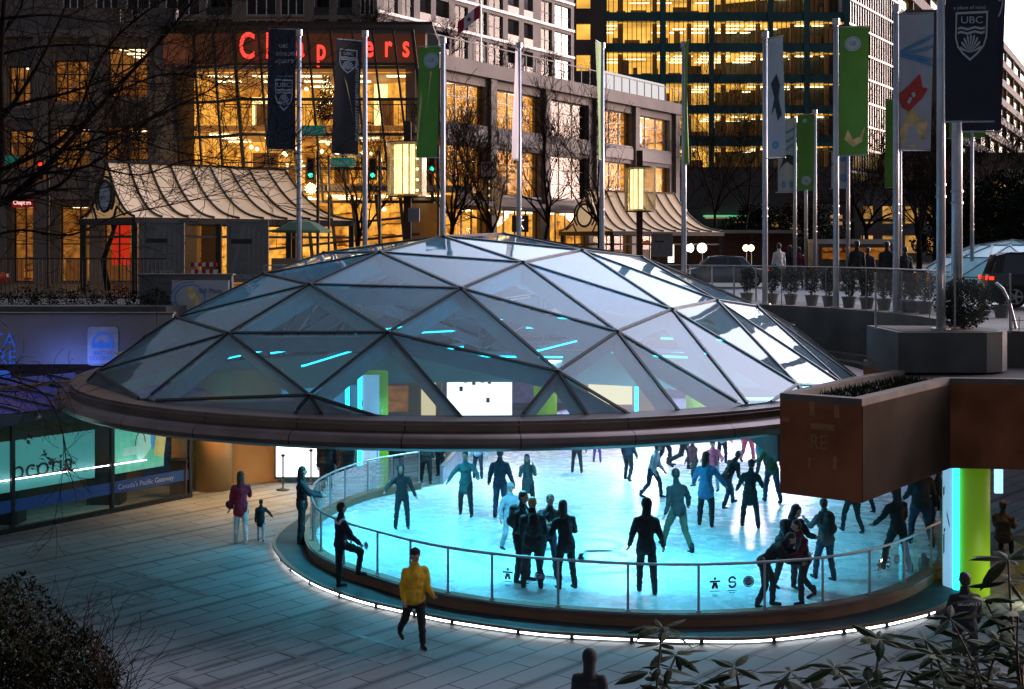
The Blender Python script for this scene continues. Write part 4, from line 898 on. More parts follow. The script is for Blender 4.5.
ge(t, P, d, .5, .12, .78, 3.3, .42); ge(t, P, d, .4, .92, .78, 3.3, .2)
t, P, d = banner(Vector((f4.x - .75, f4.y, 0)), .0, zat(188, 56), zat(152, 56), .74, 0, m_bwhite, 'small white banner seen below the big green banner', 0); printpoly(t, P, [(0, .7), (1, .95), (1, .82), (0, .6)], m_pb); printring(t, P, .7, .3, .2, .12, m_pb, .2)
t, P, d = banner(Vector((f5.x - .1, f5.y, 0)), .0, zat(187, 55), zat(100, 55), .5, 180, m_bgreen, 'narrow green banner left of the mitten banner pole', 0)
t, P, d = banner(Vector((f6.x - 1.1, f6.y, 0)), .0, zat(138, 60), zat(90, 60), 1.7, 0, m_bgreen, 'green banner peeping out below the navy crest banners', 0)

# ================================================================ STREET EDGE: BALUSTRADE AND CLIPPED SHRUBS
ed = arc(12.0, 128, -8, 30)
gb = thing('street_balustrade', 'long glass balustrade along the curved street edge behind the dome', 'balustrade', (8, 42, ST))
for i in range(0, 30, 2):
    m = MB(); p = ed[i]; m.box((p[0], p[1], ST + .62), (.025, .025, 1.24)); m.build('post', m_fix, gb)
for i in range(0, 30, 2):
    m = MB(); p, q = Vector(ed[i]), Vector(ed[i + 2]); m.quad((p.x, p.y, ST + .08), (q.x, q.y, ST + .08), (q.x, q.y, ST + 1.2), (p.x, p.y, ST + 1.2)); m.build('glass_panel', m_rail, gb)
MB().tube([(p[0], p[1], ST + 1.25) for p in ed], .025, 6).build('handrail', m_steel, gb, True)
gq = thing('planter_balustrade', 'glass balustrade standing round the corner planter and its bush', 'balustrade', (9.5, 29.6, 5.2))
qq = [(10.4, 31.5), (9.3, 29.8), (9.9, 29.4), (10.6, 28.6), (10.75, 28.0)]
qq = [(10.4, 31.8), (8.3, 30.2), (8.0, 28.6), (9.4, 27.6), (10.5, 27.4)]
for a_, b_ in zip(qq[2:-1], qq[3:]):
    MB().quad((a_[0], a_[1], 5.22), (b_[0], b_[1], 5.22), (b_[0], b_[1], 6.42), (a_[0], a_[1], 6.42)).build('glass_panel', m_rail, gq)
for p in qq[2:]: MB().box((p[0], p[1], 5.8), (.035, .035, 1.25)).build('post', m_steel, gq)
def leafball(mb, c, r, n, size, shape=None):
    for i in range(n):
        v = Vector((random.gauss(0, 1), random.gauss(0, 1), random.gauss(0, 1))).normalized() * (U(.35, 1) ** .5)
        p = Vector(c) + Vector((v.x * r[0], v.y * r[1], v.z * r[2]))
        a = Vector((U(-1, 1), U(-1, 1), U(-.6, 1))).normalized(); b = a.cross(Vector((U(-1, 1), U(-1, 1), U(-1, 1)))).normalized(); s = size * U(.6, 1.3)
        mb.add([p, p + a * s * .5 + b * s * .28, p + a * s, p + a * s * .5 - b * s * .28], [(0, 1, 2, 3)])
def shrub(c, label, r=.24, h=.85, n=900):
    t = thing('clipped_shrub', label, 'shrub', c, 0, 'clipped shrubs in a row behind the glass'); c = Vector(c)
    MB().lathe([(.0, 0), (.16, 0), (.22, .3), (.24, .3), (.24, .34), (.19, .34), (.19, .28), (0, .28)], c, 14).build('pot', m_concd, t)
    m = MB(); leafball(m, c + Vector((0, 0, .34 + h * .5)), (r, r, h * .5), n, .07); leafball(m, c + Vector((0, 0, .34 + h * .8)), (r * 1.25, r * 1.25, h * .25), n // 3, .07); m.build('foliage', m_leafd, t)
    MB().tube([c + Vector((0, 0, .25)), c + Vector((0, 0, .9))], .02, 6).build('stem', m_bark, t)
for i, px in enumerate((747, 772, 791, 812, 829, 849, 867, 884, 905, 913, 925)):
    b = on_arc(px, 12.75)
    nm = ['first clipped shrub from the left behind the street glass, clear of the poles', 'clipped shrub just right of the black figure banner pole', 'clipped shrub below the man in the white shirt', 'broad clipped shrub under the woman in red', 'clipped shrub immediately left of the big green banner pole', 'clipped shrub right of the big green banner pole', 'clipped shrub under the tall dark figure', 'clipped shrub left of the mitten banner pole', 'clipped shrub right of the mitten banner pole', 'taller clipped shrub second from the right end of the glass', 'clipped shrub nearest the planter with the bush'][i]
    shrub(b, nm, .22 + .05 * (i % 3), .8 + .1 * (i % 2))
shrub(Vector((13.0, 34.5, ST)), 'small clipped shrub in front of the white dome across the street', .24, .5)
t = thing('round_bush', 'broad dark round bush growing in the corner planter beside the flagpoles', 'bush', (9.75, 28.1, 5.21)); m = MB(); leafball(m, (9.75, 28.1, 5.75), (.62, .45, .55), 5200, .07); m.build('foliage', m_leafd, t); MB().tube([(9.75, 28.1, 5.2), (9.75, 28.1, 5.7)], .04, 6).build('stem', m_bark, t)
m = MB()
for i in range(900):
    u = U(0, 1); p = A.xy.lerp(Vector((8.0, 27.0)), .18 + .78 * u).lerp(B.xy.lerp(C.xy, .05 + .85 * u), U(.2, .8)); q = Vector((p.x, p.y, zt - .1))
    a = Vector((U(-.6, .6), U(-.6, .6), 1)).normalized(); b = a.cross(Vector((0, 1, 0))).normalized(); h = U(.05, .16)
    m.add([q - b * .012, q + a * h, q + b * .012], [(0, 1, 2)])
tag(m.build('planter_grass', m_leafn), 'thin dark grass growing in the soil of the terracotta planter', 'grass', kind='stuff')

# ================================================================ PILLARS AND THINGS BY THE RINK
def pillar(c, h, label, panel_side, rad=.46):
    t = thing('light_pillar', label, 'pillar', c); c = Vector(c)
    MB().tube([c, c + Vector((0, 0, h))], rad, 32).build('column', m_green, t, True)
    m = MB(); n = 10; a0, a1 = panel_side; m_pan = mat('lit pale blue panel', (.35, .55, .75), .3, 0, .05, emis=(.35, .7, 1), es=.55)
    for i in range(n):
        a = R(a0 + (a1 - a0) * i / n); b = R(a0 + (a1 - a0) * (i + 1) / n); r = rad + .03
        m.quad((c.x + r * math.cos(a), c.y + r * math.sin(a), c.z + .02), (c.x + r * math.cos(b), c.y + r * math.sin(b), c.z + .02), (c.x + r * math.cos(b), c.y + r * math.sin(b), c.z + h - .05), (c.x + r * math.cos(a), c.y + r * math.sin(a), c.z + h - .05))
    m.build('light_panel', m_pan, t, True)
    a = R(a1); q = c + Vector((math.cos(a), math.sin(a), 0)) * (rad + .06)
    MB().box((q.x, q.y, c.z + h / 2), (.11, .06, h - .04), rz=a + math.pi / 2).build('glowing_tube', m_cyan, t)
    m = MB(); e = a0 + (a1 - a0) * .45; r = rad + .04
    for (u0, v0), (u1, v1), wd in (((.1, .62), (.9, .74), .05), ((.4, .5), (.6, .42), .03), ((.15, .38), (.9, .5), .02), ((.1, .3), (.95, .42), .12)):
        pts = []
        for u, v, s_ in ((u0, v0, -1), (u1, v1, -1), (u1, v1, 1), (u0, v0, 1)):
            an = R(a0 + (a1 - a0) * u); pts.append((c.x + r * math.cos(an), c.y + r * math.sin(an), c.z + (v + s_ * wd / 2) * h))
        m.poly(pts)
    m.build('print', mat('deep blue print', (.01, .05, .25), .5), t)
    return t
g = G(966, 592, 0); pillar((g.x, g.y, 0), 3.3, 'lime green round pillar with pale blue panel and bright cyan tube at the right end of the rink', (186, 230), .46)
g = G(369, 492, 0); pillar((g.x, 37.9, 0), 3.34, 'twin pillar with pale panel and cyan tube at the left end of the rink', (300, 232), .46)
g = G(935, 600, .16); t = thing('rubbish_bag', 'clear crumpled rubbish bag standing on the ledge beside the pillar', 'bag', (8.55, 26.95, .156)); m = MB()
m.ball((8.55, 26.95, .36), (.14, .14, .2), 12, 8); m.ball((8.53, 26.93, .58), (.06, .06, .07), 8, 5); ob = m.build('bag_body', mat('crumpled clear plastic', (.12, .13, .14), .25, 0, .6, 9, .8), t, True); tx = bpy.data.textures.new('crumple', 'CLOUDS'); tx.noise_scale = .06; q = ob.modifiers.new('c', 'DISPLACE'); q.texture = tx; q.strength = .07
# terrace tables at the right, beyond the pillar
t = thing('cafe_counter', 'boxy timber counter with a framed dark picture at the right edge', 'counter', (10.9, 26.0, 0)); MB().box((11.1, 26.2, .5), (1.6, .8, 1.0)).build('body', m_orange, t); MB().box((11.1, 26.2, 1.03), (1.75, .95, .06)).build('top', m_conc, t); MB().box((11.05, 25.78, .52), (1.15, .04, .62)).build('picture', m_ink, t); MB().box((11.05, 25.79, .52), (1.3, .03, .76)).build('frame', m_white, t)
t = thing('rink_kiosk_wall', 'terracotta wall at the far right behind the seated visitor', 'wall', (12.5, 31, 0)); MB().box((13.6, 31, 1.6), (2.2, .3, 3.3)).build('panel', m_ochre, t)
for i, (x, y, w_) in enumerate(((11.3, 33.5, .25), (11.9, 33.8, .5), (12.8, 34.2, .2))):
    tag(MB().box((x, y, 1.3), (w_, .1, 1.6)).build('glowing_panel', emit('lit lobby panel %d' % i, (.35, .7, 1), 1.6)), ['slim glowing blue panel seen right of the green pillar', 'wide glowing blue panel behind the seated visitor', 'narrow glowing panel at the right edge of the picture'][i], 'light panel')
# queue barriers
def stanchion(px, py, label):
    g = G(px, py, 0); t = thing('queue_post', label, 'barrier post', g, 0, 'queue posts in the lobby'); MB().lathe([(0, 0), (.19, 0), (.19, .02), (.05, .05), (.028, .06), (.028, .95), (.05, .96), (.05, 1.03), (0, 1.04)], g, 16).build('post', m_black, t, True); MB().box((g.x, g.y, .99), (.11, .11, .05)).build('belt_head', m_plaza_dark, t)
stanchion(283, 490, 'black queue post standing at the edge of the bright screen'); stanchion(311, 484, 'black queue post right of the bright screen')
# back of house under the dome: lit screen, wall, ochre panels
g = G(297, 484, 0); t = thing('bright_screen', 'blank glowing white screen in the lobby left of the rink', 'screen', (g.x, g.y, 0)); MB().box((g.x, g.y + .1, 1.35), (1.25, .06, 2.3)).build('panel', emit('bright white screen', (.95, .97, 1), 3.5), t); MB().box((g.x, g.y + .16, 1.35), (1.38, .06, 2.45)).build('frame', m_plaza_dark, t)
w1 = G(192, 487, 0); w2 = G(281, 481, 0); t = thing('lobby_wall', 'orange plywood lobby wall under the dome, left', 'wall', (w1.x, w1.y, 0)); MB().prism([(w1.x - .6, w1.y), (w2.x, w2.y), (w2.x, w2.y + .25), (w1.x - .6, w1.y + .25)], 0, 3.34).build('panelling', m_orange, t)
g = G(214, 489, 0); tag(MB().tube([(g.x, g.y, 0), (g.x, g.y, 3.34)], .52, 28).build('lobby_column', m_orange, None, True), 'round orange column standing in front of the lobby wall', 'column')
g = G(180, 497, 0); t = thing('litter_bin', 'square dark brown litter bin at the end of the glass shopfront', 'bin', (g.x, g.y, 0)); MB().box((g.x, g.y, .5), (.45, .45, 1.0)).build('body', mat('brown bin panel', (.06, .03, .02), .6), t); MB().box((g.x, g.y, 1.03), (.5, .5, .06)).build('lid', m_black, t)
t = thing('projection_screen', 'bright white display wall with coloured signs seen through the dome glass', 'screen', (-1, 46, .6)); MB().box((-1.15, 46, 1.75), (2.3, .08, 1.5)).build('panel', emit('white display', (1, .98, .95), 2.2), t)
for k, (dx, dz, c_) in enumerate(((-.5, .5, m_ink), (-.2, .42, m_inkg), (.1, .5, m_ink), (.35, .46, m_inkr), (-.65, .2, m_inkb), (.3, -.2, m_inkb))): MB().box((-1.15 + dx, 45.95, 1.75 + dz), (.12, .02, .16)).build('sign_mark', c_, t)
t = thing('back_kiosk', 'timber fronted kiosk with lit openings behind the rink', 'kiosk', (-4.2, 44.5, 0)); MB().box((-3.6, 45.3, 1.25), (2.3, .3, 2.5)).build('front', m_orange, t); MB().box((-4.0, 45.13, 1.7), (.8, .04, .9)).build('opening', m_warmdim, t); MB().box((-2.9, 45.13, 1.7), (.5, .04, 1.3)).build('doorway', emit('lit doorway', (1, .7, .4), 1.2), t)
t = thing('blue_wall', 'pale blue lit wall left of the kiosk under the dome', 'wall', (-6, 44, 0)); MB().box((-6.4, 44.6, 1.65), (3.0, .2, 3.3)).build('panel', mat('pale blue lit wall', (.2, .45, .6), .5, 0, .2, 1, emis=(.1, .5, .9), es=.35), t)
for x in (-5.6, 4.4, -7.3):
    tt = thing('cyan_tube', {-5.6: 'cyan light tube on the blue wall behind the rink', 4.4: 'cyan light tube beside the green column behind the rink', -7.3: 'cyan light tube at the left end of the blue wall'}[x], 'light tube', (x, 44.2, 0)); MB().box((x, 44.2 + (1.8 if x > 0 else 0), 1.6), (.14, .1, 3.0)).build('tube', m_cyan, tt); MB().box((x, 44.27 + (1.8 if x > 0 else 0), 1.6), (.2, .05, 3.1)).build('housing', m_fix, tt)
for i, (x, y) in enumerate(((1.2, 46.8), (6.6, 46.2))): tag(MB().tube([(x, y, 0), (x, y, 3.34)], .42, 24).build('green_column', m_green, None, True), ['round green column right of the white display behind the rink', 'round green column at the right under the dome edge'][i], 'column')
t = thing('skate_counter', 'timber skate hire counter with people behind the rink, right', 'counter', (4.2, 48, 0)); MB().box((3.9, 47.8, 1.2), (3.4, .3, 2.4)).build('front', m_orange, t); MB().box((3.6, 47.6, 1.6), (1.6, .06, .8)).build('opening', emit('lit hatch', (1, .75, .45), 1.5), t)

# ================================================================ SHOPFRONT, LEFT
s0 = Vector((-15.8, 26.0)); s1 = G(191, 497, 0).xy; sd = (s1 - s0).normalized(); sn = Vector((-sd.y, sd.x)); Ls = (s1 - s0).length
base0 = G(0, 535, 0).xy; base0 = s1 + (base0 - s1).normalized() * Ls; s0 = base0; sd = (s1 - s0).normalized(); sn = Vector((-sd.y, sd.x))
sf = thing('glass_shopfront', 'dark framed glass shopfront with lit posters and a blue band, lower left', 'shopfront', (s1.x, s1.y, 0))
def SF(u, v, z): p = s1 - sd * u + sn * v; return Vector((p.x, p.y, z))     # u back from the right end
def sfbox(mb, u0, u1, v, z0, z1, th=.06):
    a, b = SF(u0, v, z0), SF(u1, v, z0); mb.bar((a.x, a.y, (z0 + z1) / 2), (b.x, b.y, (z0 + z1) / 2), th, z1 - z0)
m = MB(); sfbox(m, 0, Ls, 0, .0, .12, .12); sfbox(m, 0, Ls, 0, 2.62, 2.75, .14)
for u in (0, 2.6 + .0, 5.5, 8.4): sfbox(m, u, u + .09, 0, .12, 2.62, .1)
m.build('frame', m_mull, sf)
for u0, u1 in ((.1, 2.6), (2.7, 5.5), (5.6, 8.4)):
    MB().quad(SF(u0, .0, .12), SF(u1, 0, .12), SF(u1, 0, 2.62), SF(u0, 0, 2.62)).build('glass_pane', m_shop, sf)
m_band = mat('blue vinyl band', (.008, .04, .15), .5, emis=(.02, .12, .5), es=.08)
m = MB(); sfbox(m, .1, 8.4, -.012, .50, .80, .01); m.build('blue_band', m_band, sf)
text("Canada's Pacific Gateway", m_pw, face_mtx(SF(1.55, -.03, .64), (sd.x, sd.y, 0)), .19, 0, sf, .95)
m_post1 = mat('lit teal poster', (.1, .3, .3), .5, 0, .15, 1, emis=(.12, .75, .72), es=.24); m_post2 = mat('lit green picture', (.12, .3, .2), .5, 0, .5, 3, emis=(.12, .70, .50), es=.5)
m = MB(); sfbox(m, 3.0, 8.2, .25, .95, 2.2, .03); m.build('poster', m_post1, sf)
text('bcotia', m_inkb, face_mtx(SF(4.55, .20, 1.45), (sd.x, sd.y, 0)), .72, 0, sf, 1)
m = MB(); sfbox(m, .75, 2.35, .25, .95, 2.35, .03); m.build('poster', m_post2, sf)
mm = MB()
for (u, z, w_, h_) in ((1.9, 1.5, .5, .22), (1.6, 1.75, .2, .5)): sfbox(mm, u - w_ / 2, u + w_ / 2, .2, z - h_ / 2, z + h_ / 2, .01)
mm.build('poster_figure', mat('pale mint figure', (.3, .5, .45), .5, emis=(.3, .9, .75), es=.35), sf)
def sfblob(u, z, rx, rz, m_, nm, v=.19, a=0):
    pts = []
    for k in range(16):
        t_ = 2 * math.pi * k / 16; x, y = rx * math.cos(t_), rz * math.sin(t_); pts.append(SF(u + x * math.cos(a) - y * math.sin(a), v, z + x * math.sin(a) + y * math.cos(a)))
    MB().poly(pts).build(nm, m_, sf)
sfblob(1.45, 1.62, .22, .42, mat('mint shape', (.3, .5, .45), .5, emis=(.35, .95, .8), es=.4), 'poster_figure', .17, .5); sfblob(1.25, 2.05, .3, .14, mat('leaf shape', (.2, .3, .05), .5, emis=(.5, .8, .1), es=.3), 'poster_figure', .16); sfblob(1.15, 1.75, .12, .3, mat('blue shape', (.05, .2, .4), .5, emis=(.1, .4, .8), es=.4), 'poster_figure', .15)
MB().tube([SF(1.62 + .16 * math.cos(k / 3), .13, 1.65 + .36 * math.sin(k / 3)) for k in range(10)], .014, 5).build('poster_line', m_inkr, sf)
MB().box(SF(.98, .12, 1.55), (.34, .02, .55), rz=math.atan2(sd.y, sd.x), ry=.15).build('poster_frame', mat('yellow frame', (.3, .3, .1), .5, emis=(.7, .8, .3), es=.3), sf)
a, b = SF(1.45, .10, 1.22), SF(9, .10, 1.32); MB().tube([a, b], .012, 6).build('glowing_tube', m_strip, sf)  # glowing tube stands in for the rink strip light reflected in the glass
m = MB(); sfbox(m, -.2, Ls, 2.4, 0, 3.3, .1); m.build('rear_wall', mat('dim brown back wall', (.09, .05, .03), .8, 0, .5, .8), sf)
for u in (1.9, 5.0, 7.5): c = SF(u, 1.2, 0); MB().box((c.x, c.y, .45), (.9, .6, .9)).build('cabinet', m_plaza_dark, sf)
a = SF(-.05, -.6, 0); b = SF(Ls, -.6, 0); c = SF(Ls, 4, 0); d_ = SF(-.05, 4, 0)
cn = thing('shop_canopy', 'low dark glazed canopy roof with a painted blue reflection above the glass shopfront', 'canopy', (s1.x, s1.y, 2.76))
MB().prism([a.xy, b.xy, c.xy, d_.xy], 2.76, 2.98).build('fascia', m_black, cn)
MB().add([(a.x, a.y, 3.0), (b.x, b.y, 3.0), (c.x, c.y, 3.32), (d_.x, d_.y, 3.32)], [(0, 1, 2, 3)]).build('roof_glass', mat('roof glass with blue reflection', (.02, .025, .09), .2, 0, .4, .6, emis=(.03, .04, .5), es=.10), cn)  # blue emission painted in for the purple-blue reflection on the glass
m = MB()
for u in range(0, 12): m.bar(SF(u * .95, -.55, 3.02), SF(u * .95, 3.9, 3.34), .05, .07)
m.build('roof_bars', m_black, cn)
# banner parapet
PY = 40.2
pp = thing('banner_parapet', 'long pale banner parapet with blue lettering glowing blue, left of the dome', 'parapet', (-14, PY, 3.2))
m_ppw = mat('banner vinyl', (.30, .235, .22), .6, 0, .1, 1)
MB().box((-25.4, PY + .12, 4.12), (29.8, .2, 1.55)).build('panel', m_ppw, pp)
MB().box((-25.4, PY + .12, 4.92), (29.9, .3, .05)).build('coping', m_conc, pp)
def PPt(px, py, e=-.0): return Vector(((px - 512) / F * (PY + e), PY + e, EYE - (py - HZ) / F * (PY + e)))
m_pblue = mat('blue lettering', (.03, .12, .45), .6, emis=(.05, .2, .9), es=.25)
for s_, px, py, sz in (('ROBSON PLAZA', 16, 341, .52), ('SQUARE', 17, 358, .52)):
    p = PPt(px, py); text('TA' if 'PLAZA' in s_ else 'RE', m_pblue, face_mtx((p.x, p.y, p.z), (1, 0, 0)), .62, .004, pp, .95, ax='RIGHT')
pz = PPt(8, 374); MB().box((pz.x - .4, PY, pz.z), (.95, .03, .22)).build('blue_plate', m_pblue, pp); text('.com', m_pw, face_mtx((pz.x - .2, PY - .02, pz.z), (1, 0, 0)), .2, 0, pp)
p = PPt(103, 346)
def rrect(mb, c, w, h, r, y):
    pts = []
    for cx_, cz_, a_ in ((w / 2 - r, h / 2 - r, 0), (-w / 2 + r, h / 2 - r, 90), (-w / 2 + r, -h / 2 + r, 180), (w / 2 - r, -h / 2 + r, 270)):
        for k in range(5): an = R(a_ + k * 22.5); pts.append((c[0] + cx_ + r * math.cos(an), y, c[1] + cz_ + r * math.sin(an)))
    mb.poly(pts)
m = MB(); rrect(m, (p.x, p.z), .95, 1.2, .12, PY - .012); m.build('emblem_plate', mat('pale emblem plate', (.55, .5, .55), .6), pp)
m = MB()
for i in range(10):
    a_ = R(180 - i * 18); b_ = R(180 - (i + 1) * 18)
    m.quad((p.x + .26 * math.cos(a_), PY - .03, p.z + .1 + .26 * math.sin(a_)), (p.x + .33 * math.cos(a_), PY - .03, p.z + .1 + .33 * math.sin(a_)), (p.x + .33 * math.cos(b_), PY - .03, p.z + .1 + .33 * math.sin(b_)), (p.x + .26 * math.cos(b_), PY - .03, p.z + .1 + .26 * math.sin(b_)))
m.poly([(p.x - .33, PY - .032, p.z - .06), (p.x + .33, PY - .032, p.z - .06), (p.x + .33, PY - .032, p.z + .08), (p.x + .2, PY - .032, p.z + .16), (p.x + .08, PY - .032, p.z + .08), (p.x - .05, PY - .032, p.z + .2), (p.x - .2, PY - .032, p.z + .08), (p.x - .33, PY - .032, p.z + .1)])
m.build('emblem', m_pblue, pp)
text('BRITISH', m_pblue, face_mtx((p.x, PY - .03, p.z - .22), (1, 0, 0)), .17, 0, pp); text('COLUMBIA', m_pblue, face_mtx((p.x, PY - .03, p.z - .38), (1, 0, 0)), .17, 0, pp)
# emblem again inside, on the lobby screen wall behind the dome glass
# hedge and railings behind the parapet
m = MB(); 
for i in range(26): leafball(m, (-27 + i * .62, 42.4 + U(-.2, .2), 5.15 + U(-.15, .1)), (.55, .6, .48), 420, .09)
hg = thing('hedge', 'low dark evergreen hedge behind the banner parapet, left', 'hedge', (-19, 42.4, 4.3)); m.build('foliage', m_leafd, hg)
MB().box((-19, 42.4, 4.6), (16.4, .9, .6)).build('trough', m_concd, hg)
rg = thing('iron_railing', 'black iron railing with close upright bars above the hedge', 'railing', (-16, 45, ST)); m = MB()
for i in range(90): m.box((-24.6 + i * .14, 45.2, ST + .75), (.022, .022, 1.4))
m.build('bars', m_black, rg); MB().box((-18.4, 45.2, ST + 1.46), (12.8, .05, .05)).build('top_rail', m_black, rg); MB().box((-18.4, 45.2, ST + .12), (12.8, .04, .04)).build('bottom_rail', m_black, rg)
def box_thing(name, label, cat, c, d, m, rz=0, extra=None):
    t = thing(name, label, cat, (c[0], c[1], c[2] - d[2] / 2)); MB().box(c, d, rz).build('body', m, t); return t
# grey block wall with the blue figure sign
x0, x1 = (140 - 512) / F * 42.3, (232 - 512) / F * 42.3
t = thing('block_wall', 'low grey block wall between the hedge and the dome', 'wall', (x0, 42.3, 3.3)); MB().box(((x0 + x1) / 2, 42.4, 5.2), (x1 - x0, .3, 1.7)).build('wall', m_concd, t); MB().box(((x0 + x1) / 2, 42.4, 6.07), (x1 - x0 + .1, .4, .05)).build('coping', m_conc, t)
x0, x1 = (172 - 512) / F * 41.6, (229 - 512) / F * 41.6
t = thing('plaza_sign', 'pale plaza sign with blue swirls and a golden skater figure', 'sign', (x0, 41.6, 4.7)); zc_ = zat(298, 41.6)
MB().box(((x0 + x1) / 2, 41.6, zc_), (x1 - x0, .05, 1.12)).build('board', m_bwhite, t); text('GE Plaza', m_ink, face_mtx((x1 - .58, 41.56, zc_ + .22), (1, 0, 0)), .21, 0, t)
m = MB()
for r_, a0, a1 in ((.5, 60, 250), (.62, 80, 240), (.42, -60, 60)):
    for i in range(14):
        a_ = R(a0 + (a1 - a0) * i / 14); b_ = R(a0 + (a1 - a0) * (i + 1) / 14); cx_ = x0 + .62; r2 = r_ + .05
        m.quad((cx_ + r_ * math.cos(a_), 41.565, zc_ + r_ * .8 * math.sin(a_)), (cx_ + r2 * math.cos(a_), 41.565, zc_ + r2 * .8 * math.sin(a_)), (cx_ + r2 * math.cos(b_), 41.565, zc_ + r2 * .8 * math.sin(b_)), (cx_ + r_ * math.cos(b_), 41.565, zc_ + r_ * .8 * math.sin(b_)))
m.build('swirl', m_pb, t)
MB().poly([(x0 + .55, 41.56, zc_ - .42), (x0 + .66, 41.56, zc_ - .1), (x0 + .5, 41.56, zc_ + .12), (x0 + .48, 41.56, zc_ + .34), (x0 + .62, 41.56, zc_ + .38), (x0 + .78, 41.56, zc_ + .15), (x0 + .9, 41.56, zc_ - .12), (x0 + .78, 41.56, zc_ - .3), (x0 + .72, 41.56, zc_ - .08)]).build('figure', m_py, t)
for xx in (x0 + .1, x1 - .1): MB().box((xx, 41.68, 4.6), (.06, .06, 1.8)).build('leg', m_plaza_dark, t)
# ================================================================ FACADES
class Fr:          # a facade frame: u along the wall, v into the building, z up
    def __init__(s, o, d):
        s.o = Vector(o); s.d = Vector(d).normalized(); s.n = Vector((-s.d.y, s.d.x))
        if s.n.y < 0: s.n = -s.n
    def p(s, u, v, z): q = s.o + s.d * u + s.n * v; return Vector((q.x, q.y, z))
    def box(s, mb, u0, u1, v0, v1, z0, z1):
        vs = [s.p(u, v, z) for z in (z0, z1) for v in (v0, v1) for u in (u0, u1)]
        mb.add(vs, [(0, 2, 3, 1), (4, 5, 7, 6), (0, 1, 5, 4), (2, 6, 7, 3), (0, 4, 6, 2), (1, 3, 7, 5)])
    def u_at(s, px, v=0):      # where a ray of this column meets the facade line
        k = (px - 512) / F; o = s.o + s.n * v; return (k * o.y - o.x) / (s.d.x - k * s.d.y)
    def z_at(s, px, py): u = s.u_at(px); y = s.o.y + s.d.y * u; return EYE - (py - HZ) / F * y
def wall_holes(fr, mb, u0, u1, z0, z1, holes, th=.5, v=0):
    us = sorted({u0, u1} | {h[0] for h in holes} | {h[1] for h in holes}); zs = sorted({z0, z1} | {h[2] for h in holes} | {h[3] for h in holes})
    for i in range(len(us) - 1):
        run = None
        for j in range(len(zs) - 1):
            cu, cz = (us[i] + us[i + 1]) / 2, (zs[j] + zs[j + 1]) / 2
            hole = any(h[0] < cu < h[1] and h[2] < cz < h[3] for h in holes)
            if not hole:
                run = (run[0], zs[j + 1]) if run else (zs[j], zs[j + 1])
            if (hole or j == len(zs) - 2) and run: fr.box(mb, us[i], us[i + 1], v, v + th, run[0], run[1]); run = None
def window(fr, par, u0, u1, z0, z1, nu=2, nz=2, m_f=None, m_g=None, v=.22, sill=True):
    m = MB(); w = .06
    for u in [u0 + w / 2, u1 - w / 2] + [u0 + (u1 - u0) * i / nu for i in range(1, nu)]: fr.box(m, u - w / 2, u + w / 2, v, v + .08, z0, z1)
    for z in [z0 + w / 2, z1 - w / 2] + [z0 + (z1 - z0) * i / nz for i in range(1, nz)]: fr.box(m, u0, u1, v + .005, v + .075, z - w / 2, z + w / 2)
    f = m.build('window', m_f or m_mull, par)
    MB().quad(fr.p(u0, v + .04, z0), fr.p(u1, v + .04, z0), fr.p(u1, v + .04, z1), fr.p(u0, v + .04, z1)).build('pane', m_g or m_shop, f)
    if sill: m = MB(); fr.box(m, u0 - .05, u1 + .05, -.06, .15, z0 - .12, z0 - .002); m.build('sill', m_panel, f)
    return f
def room(fr, par, u0, u1, z0, z1, v0, dep, mw, lights=True, clutter=.6, seed=1, warm=True, rows=None, sh=m_shelf):
    rnd = random.Random(seed); m = MB()
    P = fr.p
    m.quad(P(u0, v0 + dep, z0), P(u1, v0 + dep, z0), P(u1, v0 + dep, z1), P(u0, v0 + dep, z1)); m.quad(P(u0, v0, z1 - .02), P(u1, v0, z1 - .02), P(u1, v0 + dep, z1 - .02), P(u0, v0 + dep, z1 - .02))
    m.quad(P(u0, v0, z0), P(u0, v0 + dep, z0), P(u0, v0 + dep, z1), P(u0, v0, z1)); m.quad(P(u1, v0, z0), P(u1, v0 + dep, z0), P(u1, v0 + dep, z1), P(u1, v0, z1))
    m.build('interior', mw, par)
    m = MB(); m.quad(P(u0, v0, z0 + .02), P(u1, v0, z0 + .02), P(u1, v0 + dep, z0 + .02), P(u0, v0 + dep, z0 + .02)); m.build('interior_floor', m_floorw, par)
    if lights:
        m = MB(); n = max(1, int((u1 - u0) / 2.2))
        for i in range(n):
            for k in range(3):
                if rnd.random() < .8:
                    u = u0 + (u1 - u0) * (i + .5) / n; v = v0 + .6 + k * dep / 3.2; fr.box(m, u - .6, u + .6, v, v + .25, z1 - .16, z1 - .1)
        if m.v: m.build('ceiling_light', m_lampw, par)
    if clutter:
        m = MB(); u = u0 + .2
        while u < u1 - .8:
            w = rnd.uniform(.4, 1.3)
            if rnd.random() < clutter:
                v = v0 + rnd.uniform(.6, dep - .7); h = rnd.uniform(.7, min(2.1, (z1 - z0) * .62)); fr.box(m, u, min(u + w, u1 - .1), v, v + .45, z0 + .03, z0 + h)
            u += w + rnd.uniform(.1, .6)
        if m.v: m.build('shelving', sh, par)

m_dimglass = glass('dark window glass', (.22, .24, .25), 1.22, .03)
m_lowglass = glass('coated shop glass', (.85, .85, .85), 1.08, .02)
